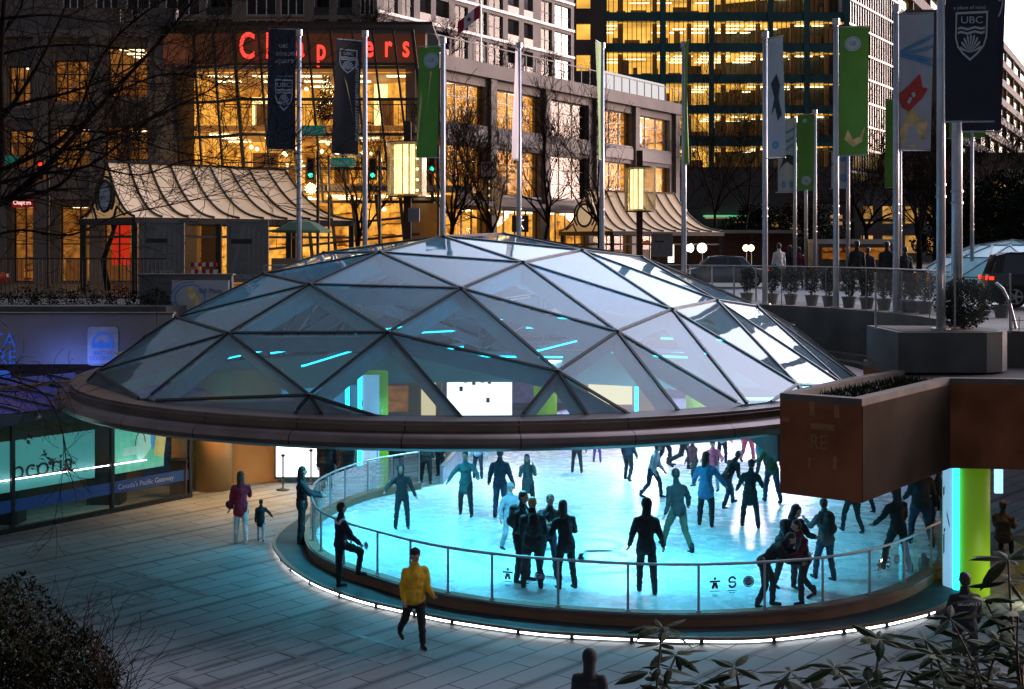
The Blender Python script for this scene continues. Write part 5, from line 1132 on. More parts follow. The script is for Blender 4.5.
# ---------------- bookstore block: stone wing left, leaning glass corner, grey wing right
bs = thing('bookstore_building', 'grey stone corner block with glowing yellow windows, left of the office tower', 'building', (-4.85, 65, ST))
BW = Fr((-30, 65.2), (1, 0)); S65 = 65.2 / F
def ux(px): return (px - 512) * S65 + 30
def zx(py): return EYE - (py - HZ) * S65
holes = []
wins = []
for (a, b, c, d, nu) in ((-60, -35, 62, 104, 3), (-18, -2, 62, 104, 2), (8, 30, 66, 106, 3), (54, 90, 60, 102, 3), (108, 147, 47, 98, 3), (-60, -35, 132, 170, 3), (-20, -2, 132, 170, 2), (8, 33, 130, 168, 3), (54, 91, 128, 168, 3), (105, 148, 126, 160, 4), (120, 140, 8, 22, 2)):
    holes.append((ux(a), ux(b), zx(d), zx(c))); wins.append((ux(a), ux(b), zx(d), zx(c), nu))
shops = [(-60, -10, 205, 282), (13, 36, 206, 282), (60, 98, 206, 282), (104, 132, 206, 282), (150, 172, 206, 282)]
for a, b, c, d in shops: holes.append((ux(a), ux(b), zx(d), zx(c)))
mb = MB(); wall_holes(BW, mb, -10, ux(176), ST, zx(28), holes); mb.build('wall', m_stoned, bs)
for i, (a, b, c, d, nu) in enumerate(wins): window(BW, bs, a, b, c, d, nu, 3 if i < 10 else 1, m_g=m_shop)
for i, (a, b, c, d) in enumerate(shops): window(BW, bs, ux(a), ux(b), zx(d), zx(c), 2, 2, sill=False)
room(BW, bs, ux(-62), ux(36), zx(106), zx(56), .5, 4, m_warmdim, True, .9, 3); room(BW, bs, ux(50), ux(150), zx(104), zx(44), .5, 4, m_warmdim, True, .9, 4)
room(BW, bs, ux(-62), ux(150), zx(171), zx(122), .5, 4, m_warmdim, True, .9, 5); room(BW, bs, ux(-62), ux(175), ST, zx(202), .5, 5, m_warmdim, True, .8, 6)
m = MB()
for px in (-30, 0, 42, 98, 156, 170): BW.box(m, ux(px) - .35, ux(px) + .35, -.28, -.003, ST, zx(30 + (px % 3)))
for py, e in ((34, .35), (116, .16), (196, .4)): BW.box(m, -10, ux(174), -e, -.004, zx(py) - .18, zx(py) + .18)
m.build('pilasters', m_stone, bs)
MB().box((BW.p(ux(103), -.4, 0).x, 64.5, zx(30)), (.01, .01, .01))
m = MB(); BW.box(m, ux(60), ux(100), -.33, -.31, zx(24), zx(16)); 
# small shop sign
p = BW.p(ux(26), -.5, zx(203)); MB().box((p.x, p.y + .05, p.z), (1.05, .1, .5)).build('shop_sign', mat('dark sign box', (.05, .01, .01), .5, emis=(1, .05, .02), es=.12), bs)
text('Chapters', emit('sign letters', (1, .55, .5), 1.6), face_mtx((p.x, p.y - .02, p.z), (1, 0, 0)), .30, .01, bs, .8)
MB().box(BW.p(ux(76), 2.5, zx(245)), (.9, .1, 2.2)).build('red_door', emit('red lit door', (1, .03, .02), .9), bs) if False else None
for px in (118, 122): pass
q = BW.p(ux(119), .35, zx(238)); MB().box(q, (.9, .06, 2.7)).build('red_curtain', mat('red curtain', (.5, .02, .01), .7, 0, .3, 2, emis=(1, .05, .01), es=.5), bs)
# leaning curtain wall: columns x at top / bottom (pixels), rows y
colsT = [172, 193, 213, 233, 258, 284, 307, 330, 352, 372, 393, 412]; rowsY = [31, 66, 101, 136, 170, 203]
def CW(i, py, e=0):
    f_ = (py - 31) / 219.; x = colsT[i] + (13 + 14 * (i / 11)) * f_
    dep = 63.2 - 1.6 * math.sin(math.pi * min(max((i - 3) / 8, 0), 1)) * .6 + (max(0, 3 - i) * .55) + e
    topdrop = -2 if 2 < i else (3 - i) * .9
    y = py + topdrop * (1 - f_ * .5) + .8 * (i - 5) * 0
    return D(x, y, dep)
fr_mb = MB()
fx = MB()
for i in range(12): fx.bar(CW(i, 31), CW(i, 203), .16 if i in (0, 3, 11) else .10, .2, (0, 1, 0))
for r_ in rowsY:
    for i in range(11): fx.bar(CW(i, r_, -.02), CW(i + 1, r_, -.02), .12, .14)
fx.build('curtain_wall_frame', m_mull, bs)
for j in range(5):
    for i in range(11):
        MB().quad(CW(i, rowsY[j + 1], .03), CW(i + 1, rowsY[j + 1], .03), CW(i + 1, rowsY[j], .03), CW(i, rowsY[j], .03)).build('glass_pane', m_shop, bs)
fx = MB()
for i in range(0, 12): fx.bar(CW(i, 34, .7) , CW(i, 203, .7), .09, .09)
fx.build('inner_posts', m_steel, bs)
# floors inside
CF = Fr((-17.5, 63.6), (1, 0)); cx0 = 0; cx1 = 12.9
m = MB(); zs = [zx(66), zx(125), zx(190)]
for py in (70, 128, 186): CF.box(m, 1.6, 13.0, 1.9, 8, zx(py) - .2, zx(py) + .1)
m.build('floor_slab', m_floorw, bs)
m = MB(); CF.box(m, .2, 13.2, .9, 1.3, zx(66), zx(36)); m.build('sign_bulkhead', mat('dark red bulkhead', (.15, .06, .04), .8, 0, .3, .5, emis=(1, .30, .08), es=.035), bs)  # slight warm emission stands in for light behind the top row of glass
m = MB(); CF.box(m, -.3, .25, 1.2, 6, ST, zx(32)); CF.box(m, .2, 1.5, 2.4, 3.0, ST, zx(34)); m.build('stone_return', m_stone, bs)
m = MB(); CF.box(m, 0, 13.6, 0, 9, zx(30), zx(27)); m.build('roof', m_mull, bs)
room(CF, bs, 1.6, 12.9, zx(126), zx(72), 1.5, 7, m_warmroom, True, .4, 11); room(CF, bs, 1.6, 13.6, zx(184), zx(131), 1.5, 7, m_warmroom, True, .9, 12); room(CF, bs, 3.0, 14.6, ST, zx(193), 1.0, 7, m_warmroom, True, .8, 13)
rnd = random.Random(5)
m = MB()
for k in range(34):
    q = CF.p(rnd.uniform(3.2, 13), rnd.uniform(1.6, 6), rnd.choice((zx(84), zx(146), zx(150), zx(160), zx(210))) + rnd.uniform(-.3, .5)); m.ball(q, .11, 6, 4)
m.build('pendant_lamp', m_lampw, bs)
for u, zz, w, h in ((4.35, 106, 1.0, 1.6), (8.9, 112, .5, 2.2), (10.6, 100, .7, 2.4)): q = CF.p(u, 4.8, zx(zz)); MB().box(q, (w, .1, h)).build('bright_display', emit('bright shop display', (1, .74, .30), 2.2), bs)
m = MB()      # gallery rail and low shelves
for py in (126, 184):
    for k in range(24): q = CF.p(3 + k * .42, 1.35, zx(py) + .55); m.box(q, (.03, .03, 1.0))
    q = CF.p(8, 1.35, zx(py) + 1.05); m.box(q, (9.8, .05, .05))
m.build('gallery_rail', m_mull, bs)
ct = MB(); c_ = CF.p(8.1, 2.3, zx(122))
for k in range(5): ct.lathe([(.62 - k * .12, k * .5), (.15 - k * .02, k * .5 + .75)], (c_.x, c_.y, c_.z), 12)
xt = thing('christmas_tree', 'dark christmas tree with tiny lights standing behind the bookstore glass', 'christmas tree', c_); ct2 = MB(); leafball(ct2, c_ + Vector((0, 0, .7)), (.62, .6, .6), 700, .14); leafball(ct2, c_ + Vector((0, 0, 1.5)), (.42, .42, .6), 400, .12); leafball(ct2, c_ + Vector((0, 0, 2.3)), (.2, .2, .5), 200, .10); ct2.build('foliage', m_leafd, xt)
m = MB()
for k in range(60): a_ = rnd.uniform(0, 6.28); h_ = rnd.uniform(.1, 2.5); r_ = .65 * (1 - h_ / 2.8); m.ball(c_ + Vector((math.cos(a_) * r_, math.sin(a_) * r_, h_)), .022, 5, 3)
m.build('fairy_lights', m_lampw, xt)
# big red letters with little slab serifs
for ch, px, h in (('C', 246, 29), ('h', 270, 29), ('a', 299, 21), ('p', 320, 24), ('t', 339, 23), ('e', 368, 20), ('r', 387, 20), ('s', 405, 20)):
    q = D(px + 1, 47 if ch != 'p' else 50, 62.4); s_ = 1.75 if ch in 'Ch' else 1.5
    text(ch, m_red, face_mtx(q, (1, 0, 0)), s_, .05, bs, .62, .022, 'sign_letter')
# canopy ledge above the ground floor and slanted lower mullions
m = MB(); CF.box(m, 5.2, 15.6, -1.0, 1.0, zx(193) + .0, zx(188)); m.build('ledge', m_panel, bs)
fx = MB()
for px in (250, 286, 306, 330, 352, 376, 400): fx.bar(D(px, 195, 62.9), D(px + 9, 284, 62.9), .12, .16)
for py, e in ((222, 0), (240, 0)): fx.bar(D(240, py + 12, 62.8), D(420, py - 6, 62.8), .1, .12)
fx.build('lower_mullions', m_mull, bs)
# right wing
RW = Fr((-4.85, 65), (.545, .838)); ue = RW.u_at(680)
zc0 = RW.z_at(416, 50); 
cols_ = [(446, 486, 1), (497, 541, 1), (550, 589, 0), (604, 632, 1), (638, 670, 1)]
H_ = []; WN = []
zA0, zA1 = RW.z_at(447, 121), RW.z_at(447, 80); zB0, zB1 = RW.z_at(447, 192), RW.z_at(447, 143); zg0, zg1 = ST, RW.z_at(560, 212)
for a, b, lit in cols_:
    u0, u1 = RW.u_at(a), RW.u_at(b); 
    for z0, z1 in ((zA0, zA1), (zB0, zB1)): H_.append((u0, u1, z0, z1)); WN.append((u0, u1, z0, z1, lit))
    H_.append((u0, u1, zg0 + .3, zg1)); 
mb = MB(); wall_holes(RW, mb, 0, ue, ST, zc0, H_, .6); mb.build('wall', m_stone, bs)
for k, (u0, u1, z0, z1, lit) in enumerate(WN): window(RW, bs, u0, u1, z0, z1, 3, 3, m_g=m_lowglass if lit else m_dimglass, v=.3)
for a, b, lit in cols_: window(RW, bs, RW.u_at(a), RW.u_at(b), zg0 + .3, zg1, 4, 1, v=.3, sill=False)
for a, b, lit in cols_:
    for z0, z1 in ((zA0, zA1), (zB0, zB1)):
        if lit: room(RW, bs, RW.u_at(a) - .2, RW.u_at(b) + .2, z0 - .6, z1 + .3, .6, 5, m_warmroom, True, .95, int(a + z0 * 10))
        else: room(RW, bs, RW.u_at(a) - .2, RW.u_at(b) + .2, z0 - .6, z1 + .3, .6, 5, m_concd, False, .95, int(a), sh=m_plaza_dark)
q = RW.p(RW.u_at(655), 2, zA0 + 1.0); m = MB(); RW.box(m, RW.u_at(641), RW.u_at(668), 2, 2.1, zA0 + .2, zA1 - .1); m.build('bright_display', emit('bright white display', (1, .9, .65), 1.8), bs)
room(RW, bs, .3, ue, ST, zg1 + .2, .6, 5, m_warmroom, True, .8, 77)
m = MB(); RW.box(m, -.1, ue + .1, -.35, -.003, zc0 - .75, zc0 - .002); 
for a in (440, 491, 545, 596, 635, 675): u = RW.u_at(a); RW.box(m, u - .28, u + .28, -.22, -.004, zg1 + .4, zc0 - .76)
m.build('cornice', m_stone, bs)
m = MB()
for a, b, lit in cols_: RW.box(m, RW.u_at(a) + .02, RW.u_at(b) - .02, -.12, -.006, zB1 + .25, zA0 - .15)
m.build('spandrel_panel', m_panel, bs)
m = MB(); RW.box(m, 1, ue * .6, -.9, -.36, zg1 + .12, zg1 + .36); m.build('street_canopy', m_stoned, bs)
m = MB(); RW.box(m, 0, ue, .05, .1, zc0 + 1.0, zc0 + 1.06)
for k in range(30): u = ue * k / 29; RW.box(m, u - .03, u + .03, .05, .1, zc0, zc0 + 1.0)
m.build('roof_railing', m_panel, bs)
m = MB(); RW.box(m, RW.u_at(622), ue, 1.2, 1.4, zc0, zc0 + 1.5); m.build('rooftop_screen', emit('lit rooftop glass', (.9, .85, .85), .9), bs)
m = MB(); RW.box(m, 0, ue, .6, 12, zc0 - .5, zc0 - .3); BW.box(m, -10, ux(176), .5, 12, zx(30), zx(28)); m.build('roof', m_concd, bs)
MB().prism([tuple(RW.p(ue, .01, 0).xy), tuple(RW.p(ue, 14, 0).xy), tuple(RW.p(ue - .5, 14, 0).xy), tuple(RW.p(ue - .5, .01, 0).xy)], ST, zc0 - .01).build('end_wall', m_stoned, bs)
# shop fascia logo (white running figure on dark plate)
q = RW.p(RW.u_at(494), -1.7, RW.z_at(494, 224)); MB().box(q, (.9, .1, .9)).build('hanging_sign', m_black, bs)
m = MB()
for a_, b_, w_ in (((0, .3), (0, .05), .14), ((0, .05), (-.18, -.3), .09), ((0, .05), (.18, -.3), .09), ((-.2, .12), (.2, .2), .08)): m.bar((q.x + a_[0], q.y - .07, q.z + a_[1]), (q.x + b_[0], q.y - .07, q.z + b_[1]), w_, .02)
m.ball((q.x, q.y - .07, q.z + .36), .09, 8, 5); m.build('sign_figure', m_hazardw, bs)

# ---------------- apartment tower behind
at_ = thing('apartment_tower', 'pale grey apartment tower with stacked balconies behind the bookstore', 'building', (-20, 84, ST))
AF = Fr((-34, 84), (1, 0)); sA = 84 / F
def ua(px): return (px - 512) * sA + 34
def za(py): return EYE - (py - HZ) * sA
AH = []; AWn = []
for r_ in range(2):
    zt_ = za(-12 + r_ * 31); zb_ = zt_ - 1.75
    for a, b, k in ((62, 84, 'w'), (95, 118, 'w'), (126, 160, 'w'), (165, 200, 'w'), (206, 232, 'b'), (246, 276, 'w'), (280, 304, 'w'), (314, 329, 'b'), (337, 352, 'b'), (360, 374, 'w')):
        AH.append((ua(a), ua(b), zb_, zt_)); AWn.append((ua(a), ua(b), zb_, zt_, k))
mb = MB(); wall_holes(AF, mb, -40, ua(377), ST, za(-40), AH, .5); mb.build('wall', m_stone, at_)
for a, b, c, d, k in AWn:
    if k == 'w': window(AF, at_, a, b, c, d, 3, 1, m_white, m_dimglass, .15)
    else: m = MB(); AF.box(m, a, b, .0, .05, c, c + .5); m.build('balcony_rail', m_mull, at_); m = MB(); AF.box(m, a, b, 1.5, 1.6, c, d); m.build('recess', m_dimglass, at_)
m = MB(); AF.box(m, -40, ua(377), 4, 4.2, ST, za(-40)); m.build('core', m_stoned, at_)
AG = Fr(AF.p(ua(377), 0, 0).xy, (.545, .838)); uE = AG.u_at(574); holes = []; wn = []
bays = [(384, 398, 'w'), (402, 414, 'w'), (420, 431, 'b'), (436, 449, 'b'), (455, 468, 'w'), (476, 487, 'w'), (489, 503, 'w'), (508, 519, 'b'), (524, 533, 'b'), (541, 552, 'w'), (555, 571, 'x')]
for r_ in range(5):
    z1 = AG.z_at(384, -48 + r_ * 33); z0 = z1 - 1.75
    for a, b, k in bays: u0, u1 = AG.u_at(a), AG.u_at(b); holes.append((u0, u1, z0, z1)); wn.append((u0, u1, z0, z1, k))
mb = MB(); wall_holes(AG, mb, 0, uE, ST, AG.z_at(384, -60), holes, .5); mb.build('wall', m_stone, at_)
m_lilac = emit('sky lit blind', (.85, .80, .9), .55)
for u0, u1, z0, z1, k in wn:
    if k in 'wx': window(AG, at_, u0, u1, z0, z1, 2, 2, m_panel, m_lilac if False else (m_dimglass if k == 'w' else glass('bright reflecting pane', (.3, .3, .33), 1.9)), .12, sill=False)
    else:
        m = MB(); AG.box(m, u0, u1, .0, .05, z0, z0 + .6); m.build('balcony_rail', m_mull, at_)
m = MB(); AG.box(m, 0, uE, 1.8, 2, ST, AG.z_at(384, -60)); m.build('core', m_stoned, at_)
m = MB()
for r_ in range(5): z1 = AG.z_at(384, -48 + r_ * 33) + .25; AG.box(m, 0, uE, -.1, -.003, z1, z1 + .2)
m.build('floor_band', m_white, at_)

# ---------------- office tower
ot = thing('office_tower', 'tall glass office tower with bands of glowing yellow office floors', 'building', (24, 147, ST))
OF = Fr((0, 147), (1, 0)); sO = 147 / F
def uo(px): return (px - 512) * sO
def zo(py): return EYE - (py - HZ) * sO
L0 = [(-40, -19), (-10, 12), (21, 43), (52, 74), (83, 105), (113.5, 135.5), (146, 167)]
m = MB(); 
for k, (a, b) in enumerate(L0):
    top = L0[k - 1][1] if k else a - 9
    OF.box(m, uo(604), uo(847), .05, .7, zo(a), zo(top))
    OF.box(m, uo(604), uo(847), .7, 12, zo(a), zo(a - 3))
m.build('spandrel_band', m_teal, ot)
rnd = random.Random(21)
m_lit2 = emit('office interior warm', (1, .50, .08), 1.25, .5, .2, (1, 1, 2))
for k, (a, b) in enumerate(L0):
    m = MB(); P = OF.p; z0, z1 = zo(b), zo(a); u0, u1 = uo(604), uo(847)
    m.quad(P(u0, 9, z0), P(u1, 9, z0), P(u1, 9, z1), P(u0, 9, z1)); m.quad(P(u0, .8, z1 - .05), P(u1, .8, z1 - .05), P(u1, 9, z1 - .05), P(u0, 9, z1 - .05)); m.build('office_interior', m_lit2, ot)
    m = MB(); u = u0 + .3
    while u < u1 - 2:
        w = rnd.uniform(1.2, 2.6)
        if rnd.random() < .82:
            for v in (1.6, 4.0, 6.5):
                if rnd.random() < .8: OF.box(m, u, u + w, v, v + .35, z1 - .28, z1 - .2)
        u += w + rnd.uniform(.3, 1.2)
    m.build('ceiling_lights', m_lampw2, ot)
    m = MB(); u = u0
    while u < u1:
        w = rnd.uniform(.3, 1.8); h = rnd.uniform(.35, 1.15) if rnd.random() < .8 else rnd.uniform(1.6, 2.4); v = rnd.uniform(.9, 5); OF.box(m, u, min(u + w, u1), v, v + .4, z0, z0 + h)
        u += w + rnd.uniform(0, 1.0)
    for q in range(7): u = u0 + (u1 - u0) * (q + .5) / 7; OF.box(m, u - .25, u + .25, 1.2, 1.7, z0, z1)
    m.build('office_furniture', m_officed, ot)
    n = 13
    for q in range(n):
        if k in (0,): continue
        ua_, ub_ = u0 + (u1 - u0) * q / n, u0 + (u1 - u0) * (q + 1) / n
        mm = MB(); 
        for g_ in range(4): uu = ua_ + (ub_ - ua_) * g_ / 4; OF.box(mm, uu - .035, uu + .035, -.12, .02, z0, z1)
        f = mm.build('window', m_mull, ot)
        mm = MB(); mm.quad(P(ua_ + .04, .0, z0), P(ub_ - .04, .0, z0), P(ub_ - .04, .0, z1), P(ua_ + .04, 0, z1)); mm.build('pane', m_shop, f)
m = MB(); OF.box(m, uo(604), uo(847), 0, 14, ST, zo(167)); m.build('podium', mat('dark podium granite', (.05, .035, .032), .6, 0, .3, .2), ot)
m = MB()
for px in (604, 663, 711, 770, 806, 846): OF.box(m, uo(px) - .3, uo(px) + .3, -.35, -.003, zo(168), zo(-40))
m.build('pier', m_teal, ot)
m = MB(); hl = []
for k, (a, b) in enumerate(L0): hl.append((uo(576), uo(590), zo(b - 2), zo(a + 4)))
wall_holes(OF, m, uo(560), uo(603.5), ST, zo(-45), hl, .6, -1); m.build('stone_pier', mat('brown granite', (.09, .06, .052), .7, 0, .2, .3), ot)
m = MB(); OF.box(m, uo(560), uo(603), .5, .6, zo(168), zo(-40)); m.build('office_interior', m_lit2, ot)
m = MB(); OF.box(m, uo(560), uo(847), 13, 14, ST, zo(-45)); m.build('rear_wall', m_teal, ot)
m_dsl = emit('dim shop lights', (1, .5, .15), .35, .6, .3)
for px, wd, h in ((705, 26, 5), (790, 16, 14), (830, 12, 10), (735, 10, 9), (770, 8, 18)): m = MB(); OF.box(m, uo(px), uo(px + wd), -.15, -.05, zo(215 + h), zo(215)); m.build('shop_window', m_dsl, ot)
m = MB(); OF.box(m, uo(703), uo(762), -1, -.2, zo(217), zo(215.4)); m.build('green_strip', emit('green strip', (.1, 1, .5), .6), ot)
m = MB(); OF.box(m, uo(690), uo(900), -2, -1.2, zo(222), zo(219)); m.build('street_canopy', m_concd, ot)
# reflecting wing on the right of the tower
gw = thing('mirror_wing', 'mirror glazed office wing reflecting the pale sky, right of the tower', 'building', (uo(846), 147, ST))
WF = Fr((uo(848), 147.5), (.52, .854)); wE = WF.u_at(897)
m_mirror = glass('mirror facade glass', (.16, .2, .22), 4.0, .03, wave=.25)
MB().quad(WF.p(0, 0, zo(247)), WF.p(wE, 0, zo(247)), WF.p(wE, 0, zo(-50)), WF.p(0, 0, zo(-50))).build('glazing', m_mirror, gw)
m = MB()
for k in range(22): u = wE * k / 21; WF.box(m, u - .05, u + .05, -.12, -.004, ST, zo(-50))
for k in range(13): z = zo(245 - k * 31 * .8); WF.box(m, 0, wE, -.16, -.006, z - .12, z + .12)
m.build('mullions', m_mull, gw)
m = MB(); WF.box(m, 0, wE, 1, 16, ST, zo(-50)); m.build('core', m_mull, gw)
m = MB()
for k in range(26): u = rnd.uniform(0, wE - 2); z = zo(rnd.choice((136, 150, 162, 180, 196)) + rnd.uniform(0, 4)); WF.box(m, u, u + rnd.uniform(.4, 2), .3, .4, z, z + rnd.uniform(1, 2.2))
m.build('lit_rooms', m_lit2, gw)
# brick tower and far concrete block
X = (928 - 512) / F * 175
bt = thing('brick_tower', 'slim rust coloured brick tower between the mirror wing and the banners', 'building', (X, 175, ST))
def brickm():
    m, nt, out = nodes('rust brick'); b = nt.nodes.new('ShaderNodeBsdfPrincipled'); nt.links.new(b.outputs[0], out.inputs[0]); t = tex(nt, .7, 'ShaderNodeTexBrick'); mp = t.inputs['Vector'].links[0].from_node
    t.inputs['Color1'].default_value = (.20, .085, .04, 1); t.inputs['Color2'].default_value = (.12, .05, .03, 1); t.inputs['Mortar'].default_value = (.06, .05, .05, 1); nt.links.new(t.outputs['Color'], b.inputs['Base Color']); return m
hl = [(X + 1.6 + (i % 2) * 1.3, X + 2.3 + (i % 2) * 1.3, 8 + 3.1 * (i // 2), 9.6 + 3.1 * (i // 2)) for i in range(18)]
BT = Fr((0, 175), (1, 0)); m = MB(); wall_holes(BT, m, X - 3, X + 4.0, ST, 7 + 236 * 175 / F, hl, .5); m.build('wall', brickm(), bt)
m = MB(); BT.box(m, X - 3, X + 4, .5, 6, ST, 7 + 236 * 175 / F); m.build('core', m_mull, bt)
for h in hl: window(BT, bt, h[0], h[1], h[2], h[3], 1, 2, m_white, m_dimglass, .15, False)
m = MB(); BT.box(m, X - 3, X + 4.2, -.2, .0, 38.3, 38.8); m.build('coping', m_conc, bt)
cb = thing('concrete_office_block', 'long concrete banded office block with dim yellow windows at the right edge', 'building', (70, 225, ST))
KB = Fr((60.8, 208), (.452, .892)); kE = KB.u_at(1075)
ztop = KB.z_at(1005, 45)
m = MB(); mw = MB(); mv = MB(); ml = MB()
nfl = 11; fh = (ztop - ST) / nfl
for k in range(nfl): z = ST + fh * k; KB.box(m, 0, kE, -.5, .6, z + fh * .62, z + fh); KB.box(ml, 0, kE, 4, 4.1, z, z + fh * .62)
for k in range(26): u = kE * k / 25; KB.box(m, u - .35, u + .35, -.3, .4, ST, ztop - fh * .2)
KB.box(m, 0, kE, 8, 9, ST, ztop); m.build('concrete_frame', m_conc, cb); ml.build('interior', emit('dim office interior', (1, .55, .08), .24, .9, .12), cb)
for k in range(nfl):
    for j in range(25 // 3):
        u0, u1 = kE * (j * 3) / 25, kE * (j * 3 + 3) / 25; z = ST + fh * k
        KB.box(mw, u0 + .4, u1 - .4, 1.2, 1.3, z + .5, z + .55); f = MB(); KB.box(f, u0 + .3, u1 - .3, .1, .16, z + .02, z + .1); 
        if rnd.random() < .45: KB.box(mv, u0 + rnd.uniform(.5, 2), u0 + rnd.uniform(2.5, 6), 2, 2.2, z + fh * .45, z + fh * .52)
mv.build('ceiling_lights', m_lampw2, cb)
MB().quad(KB.p(0, .3, ST), KB.p(kE, .3, ST), KB.p(kE, .3, ztop), KB.p(0, .3, ztop)).build('glazing', glass('dim office glass', (.6, .6, .55), 1.12), cb)
q = KB.p(2, 4, ztop); MB().box((q.x + 17, q.y + 30, ztop + 3.5), (7, 6, 7)).build('plant_room', m_conc, cb)
crn = MB(); crn.bar((q.x + 20, q.y + 20, ztop + 3.0), (q.x + 34, q.y + 20, ztop + 3.4), .35, .35); crn.build('roof_gantry', m_concd, cb)
# low buildings far behind the trees, right
for i, (px, w_, d_, h, lab) in enumerate(((700, 34, 190, 7, 'low dark shop row far behind the bare trees'), (905, 60, 160, 13, 'dark low block far behind the trees at the right'), (860, 30, 150, 9, 'dark low block behind the mitten banner'))):
    x = (px - 512) / F * d_; t = thing('low_building', lab, 'building', (x, d_, ST)); f = Fr((x - w_ / 2, d_), (1, 0)); hs = [(2 + k * 2.6, 3.6 + k * 2.6, 6.2 + r_ * 3.4, 8.2 + r_ * 3.4) for k in range(int(w_ / 2.6) - 1) for r_ in range(int((h - 2) / 3.4))]
    m = MB(); wall_holes(f, m, 0, w_, ST, ST + h, hs, .4); m.build('wall', m_stoned, t); m = MB(); f.box(m, 0, w_, 3, 3.2, ST, ST + h); m.build('interior', emit('dim shop interior %d' % i, (1, .5, .12), .6, .95, .25), t)
    m = MB(); f.box(m, 0, w_, -.3, 3.3, ST + h, ST + h + .4); m.build('roof', m_concd, t)

# ================================================================ PAGODA CANOPIES
def canopy(c0, L_, W_, He, Hr, ang, label, key, disc_m):
    t = thing('street_canopy', label, 'canopy', (c0[0], c0[1], ST)); ld = Vector((math.cos(R(ang)), math.sin(R(ang)))); wd = Vector((-ld.y, ld.x)); c0 = Vector(c0[:2])
    ov = .5
    def P(u, w, z): q = c0 + ld * u + wd * w; return Vector((q.x, q.y, z))
    def zz(t_): return He + (Hr - He) * (.18 * t_ + .82 * t_ ** 2.3)
    n = 10; hipl = W_ * .42
    for side in (0, 1):
        vs = []; fs = []; K = 12
        for j in range(n + 1):
            tt = j / n; w = (tt * W_ / 2) if side == 0 else W_ - tt * W_ / 2; ue_ = L_ - hipl * tt ** .75
            for i in range(K + 1): vs.append(P(ue_ * i / K, w, zz(tt) - .05 * math.sin(math.pi * ((i * 1.0) % 1))))
        for j in range(n):
            for i in range(K): a = j * (K + 1) + i; fs.append((a, a + 1, a + K + 2, a + K + 1))
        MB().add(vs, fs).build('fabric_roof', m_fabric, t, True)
    vs = []; fs = []
    for j in range(n + 1):
        tt = j / n; ue_ = L_ - hipl * tt ** .75
        for i in range(5): vs.append(P(ue_, tt * W_ / 2 + (W_ - tt * W_) * i / 4, zz(tt)))
    for j in range(n):
        for i in range(4): a = j * 5 + i; fs.append((a, a + 1, a + 6, a + 5))
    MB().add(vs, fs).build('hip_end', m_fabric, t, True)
    m = MB(); nr = 9
    for i in range(nr + 1):
        m.tube([P((L_ - hipl * (j / n) ** .75) * i / nr, j / n * W_ / 2 - .02, zz(j / n) + .04) for j in range(n + 1)], .055, 5)
    m.tube([P(L_ - hipl * (j / n) ** .75, W_ - j / n * W_ / 2, zz(j / n) + .04) for j in range(n + 1)], .055, 5); m.tube([P(0, W_ - j / n * W_ / 2, zz(j / n) + .04) for j in range(n + 1)], .055, 5)
    m.bar(P(-.1, W_ / 2, Hr + .05), P(L_ - hipl, W_ / 2, Hr + .05), .14, .1)
    for a, b in ((P(0, 0, He), P(L_, 0, He)), (P(L_, 0, He), P(L_, W_, He)), (P(0, W_, He), P(L_, W_, He)), (P(0, 0, He), P(0, W_, He))): m.bar(a - Vector((0, 0, .12)), b - Vector((0, 0, .12)), .16, .24)
    m.build('ribs', m_mull, t)
    # gable: frame arcs and disc
    m = MB(); 
    gz = He + (Hr - He) * .40; rr = (Hr - He) * .26
    m.poly([P(-.06, W_ / 2 + rr * math.cos(k * math.pi / 12), gz + rr * 1.0 * math.sin(k * math.pi / 12)) for k in range(24)]); m.build('gable_disc', disc_m, t)
    m = MB(); m.tube([P(-.07, W_ / 2 + rr * 1.07 * math.cos(k * math.pi / 12), gz + rr * 1.07 * math.sin(k * math.pi / 12)) for k in range(25)], .07, 5)
    m.tube([P(-.07, W_ / 2 + rr * 1.5 * math.cos(k * math.pi / 12), gz + rr * 1.35 * math.sin(k * math.pi / 12)) for k in range(-3, 16)], .05, 5)
    for s in (-1, 1): m.tube([P(-.07, W_ / 2 + s * W_ * .16, He), P(-.07, W_ / 2 + s * W_ * .22, He + .45), P(-.07, W_ / 2 + s * W_ * .36, He + .1)], .05, 5)
    m.build('gable_frame', m_mull, t)
    mm = MB()
    for u, w in ((.1, .1), (.1, W_ - .1), (L_ * .36, .1), (L_ * .68, .1), (L_ - .1, .1), (L_ - .1, W_ - .1)): q = P(u, w, 0); MB().box((q.x, q.y, (ST + He) / 2), (.22, .22, He - ST)).build('post', m_mull, t)
    m = MB(); m.bar(P(.1, .1, He - .75), P(L_ - .1, .1, He - .75), .1, .1); m.bar(P(.1, .1, He - .75), P(.1, W_ - .1, He - .75), .1, .1); m.build('beam', m_mull, t)
    m = MB(); m.add([P(.2, W_ - .3, ST), P(L_ - .2, W_ - .3, ST), P(L_ - .2, W_ - .3, He), P(.2, W_ - .3, He)], [(0, 1, 2, 3)]); m.build('back_glazing', m_shop, t)
    return t, P
q0 = D(134, 214, 50.5)
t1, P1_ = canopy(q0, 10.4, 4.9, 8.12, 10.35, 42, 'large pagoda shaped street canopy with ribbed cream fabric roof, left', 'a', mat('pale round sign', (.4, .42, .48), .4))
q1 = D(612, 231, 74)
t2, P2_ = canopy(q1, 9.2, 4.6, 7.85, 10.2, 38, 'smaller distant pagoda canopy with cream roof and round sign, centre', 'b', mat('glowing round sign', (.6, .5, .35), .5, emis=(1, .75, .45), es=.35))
m_poster = mat('monochrome poster', (.16, .15, .14), .5)
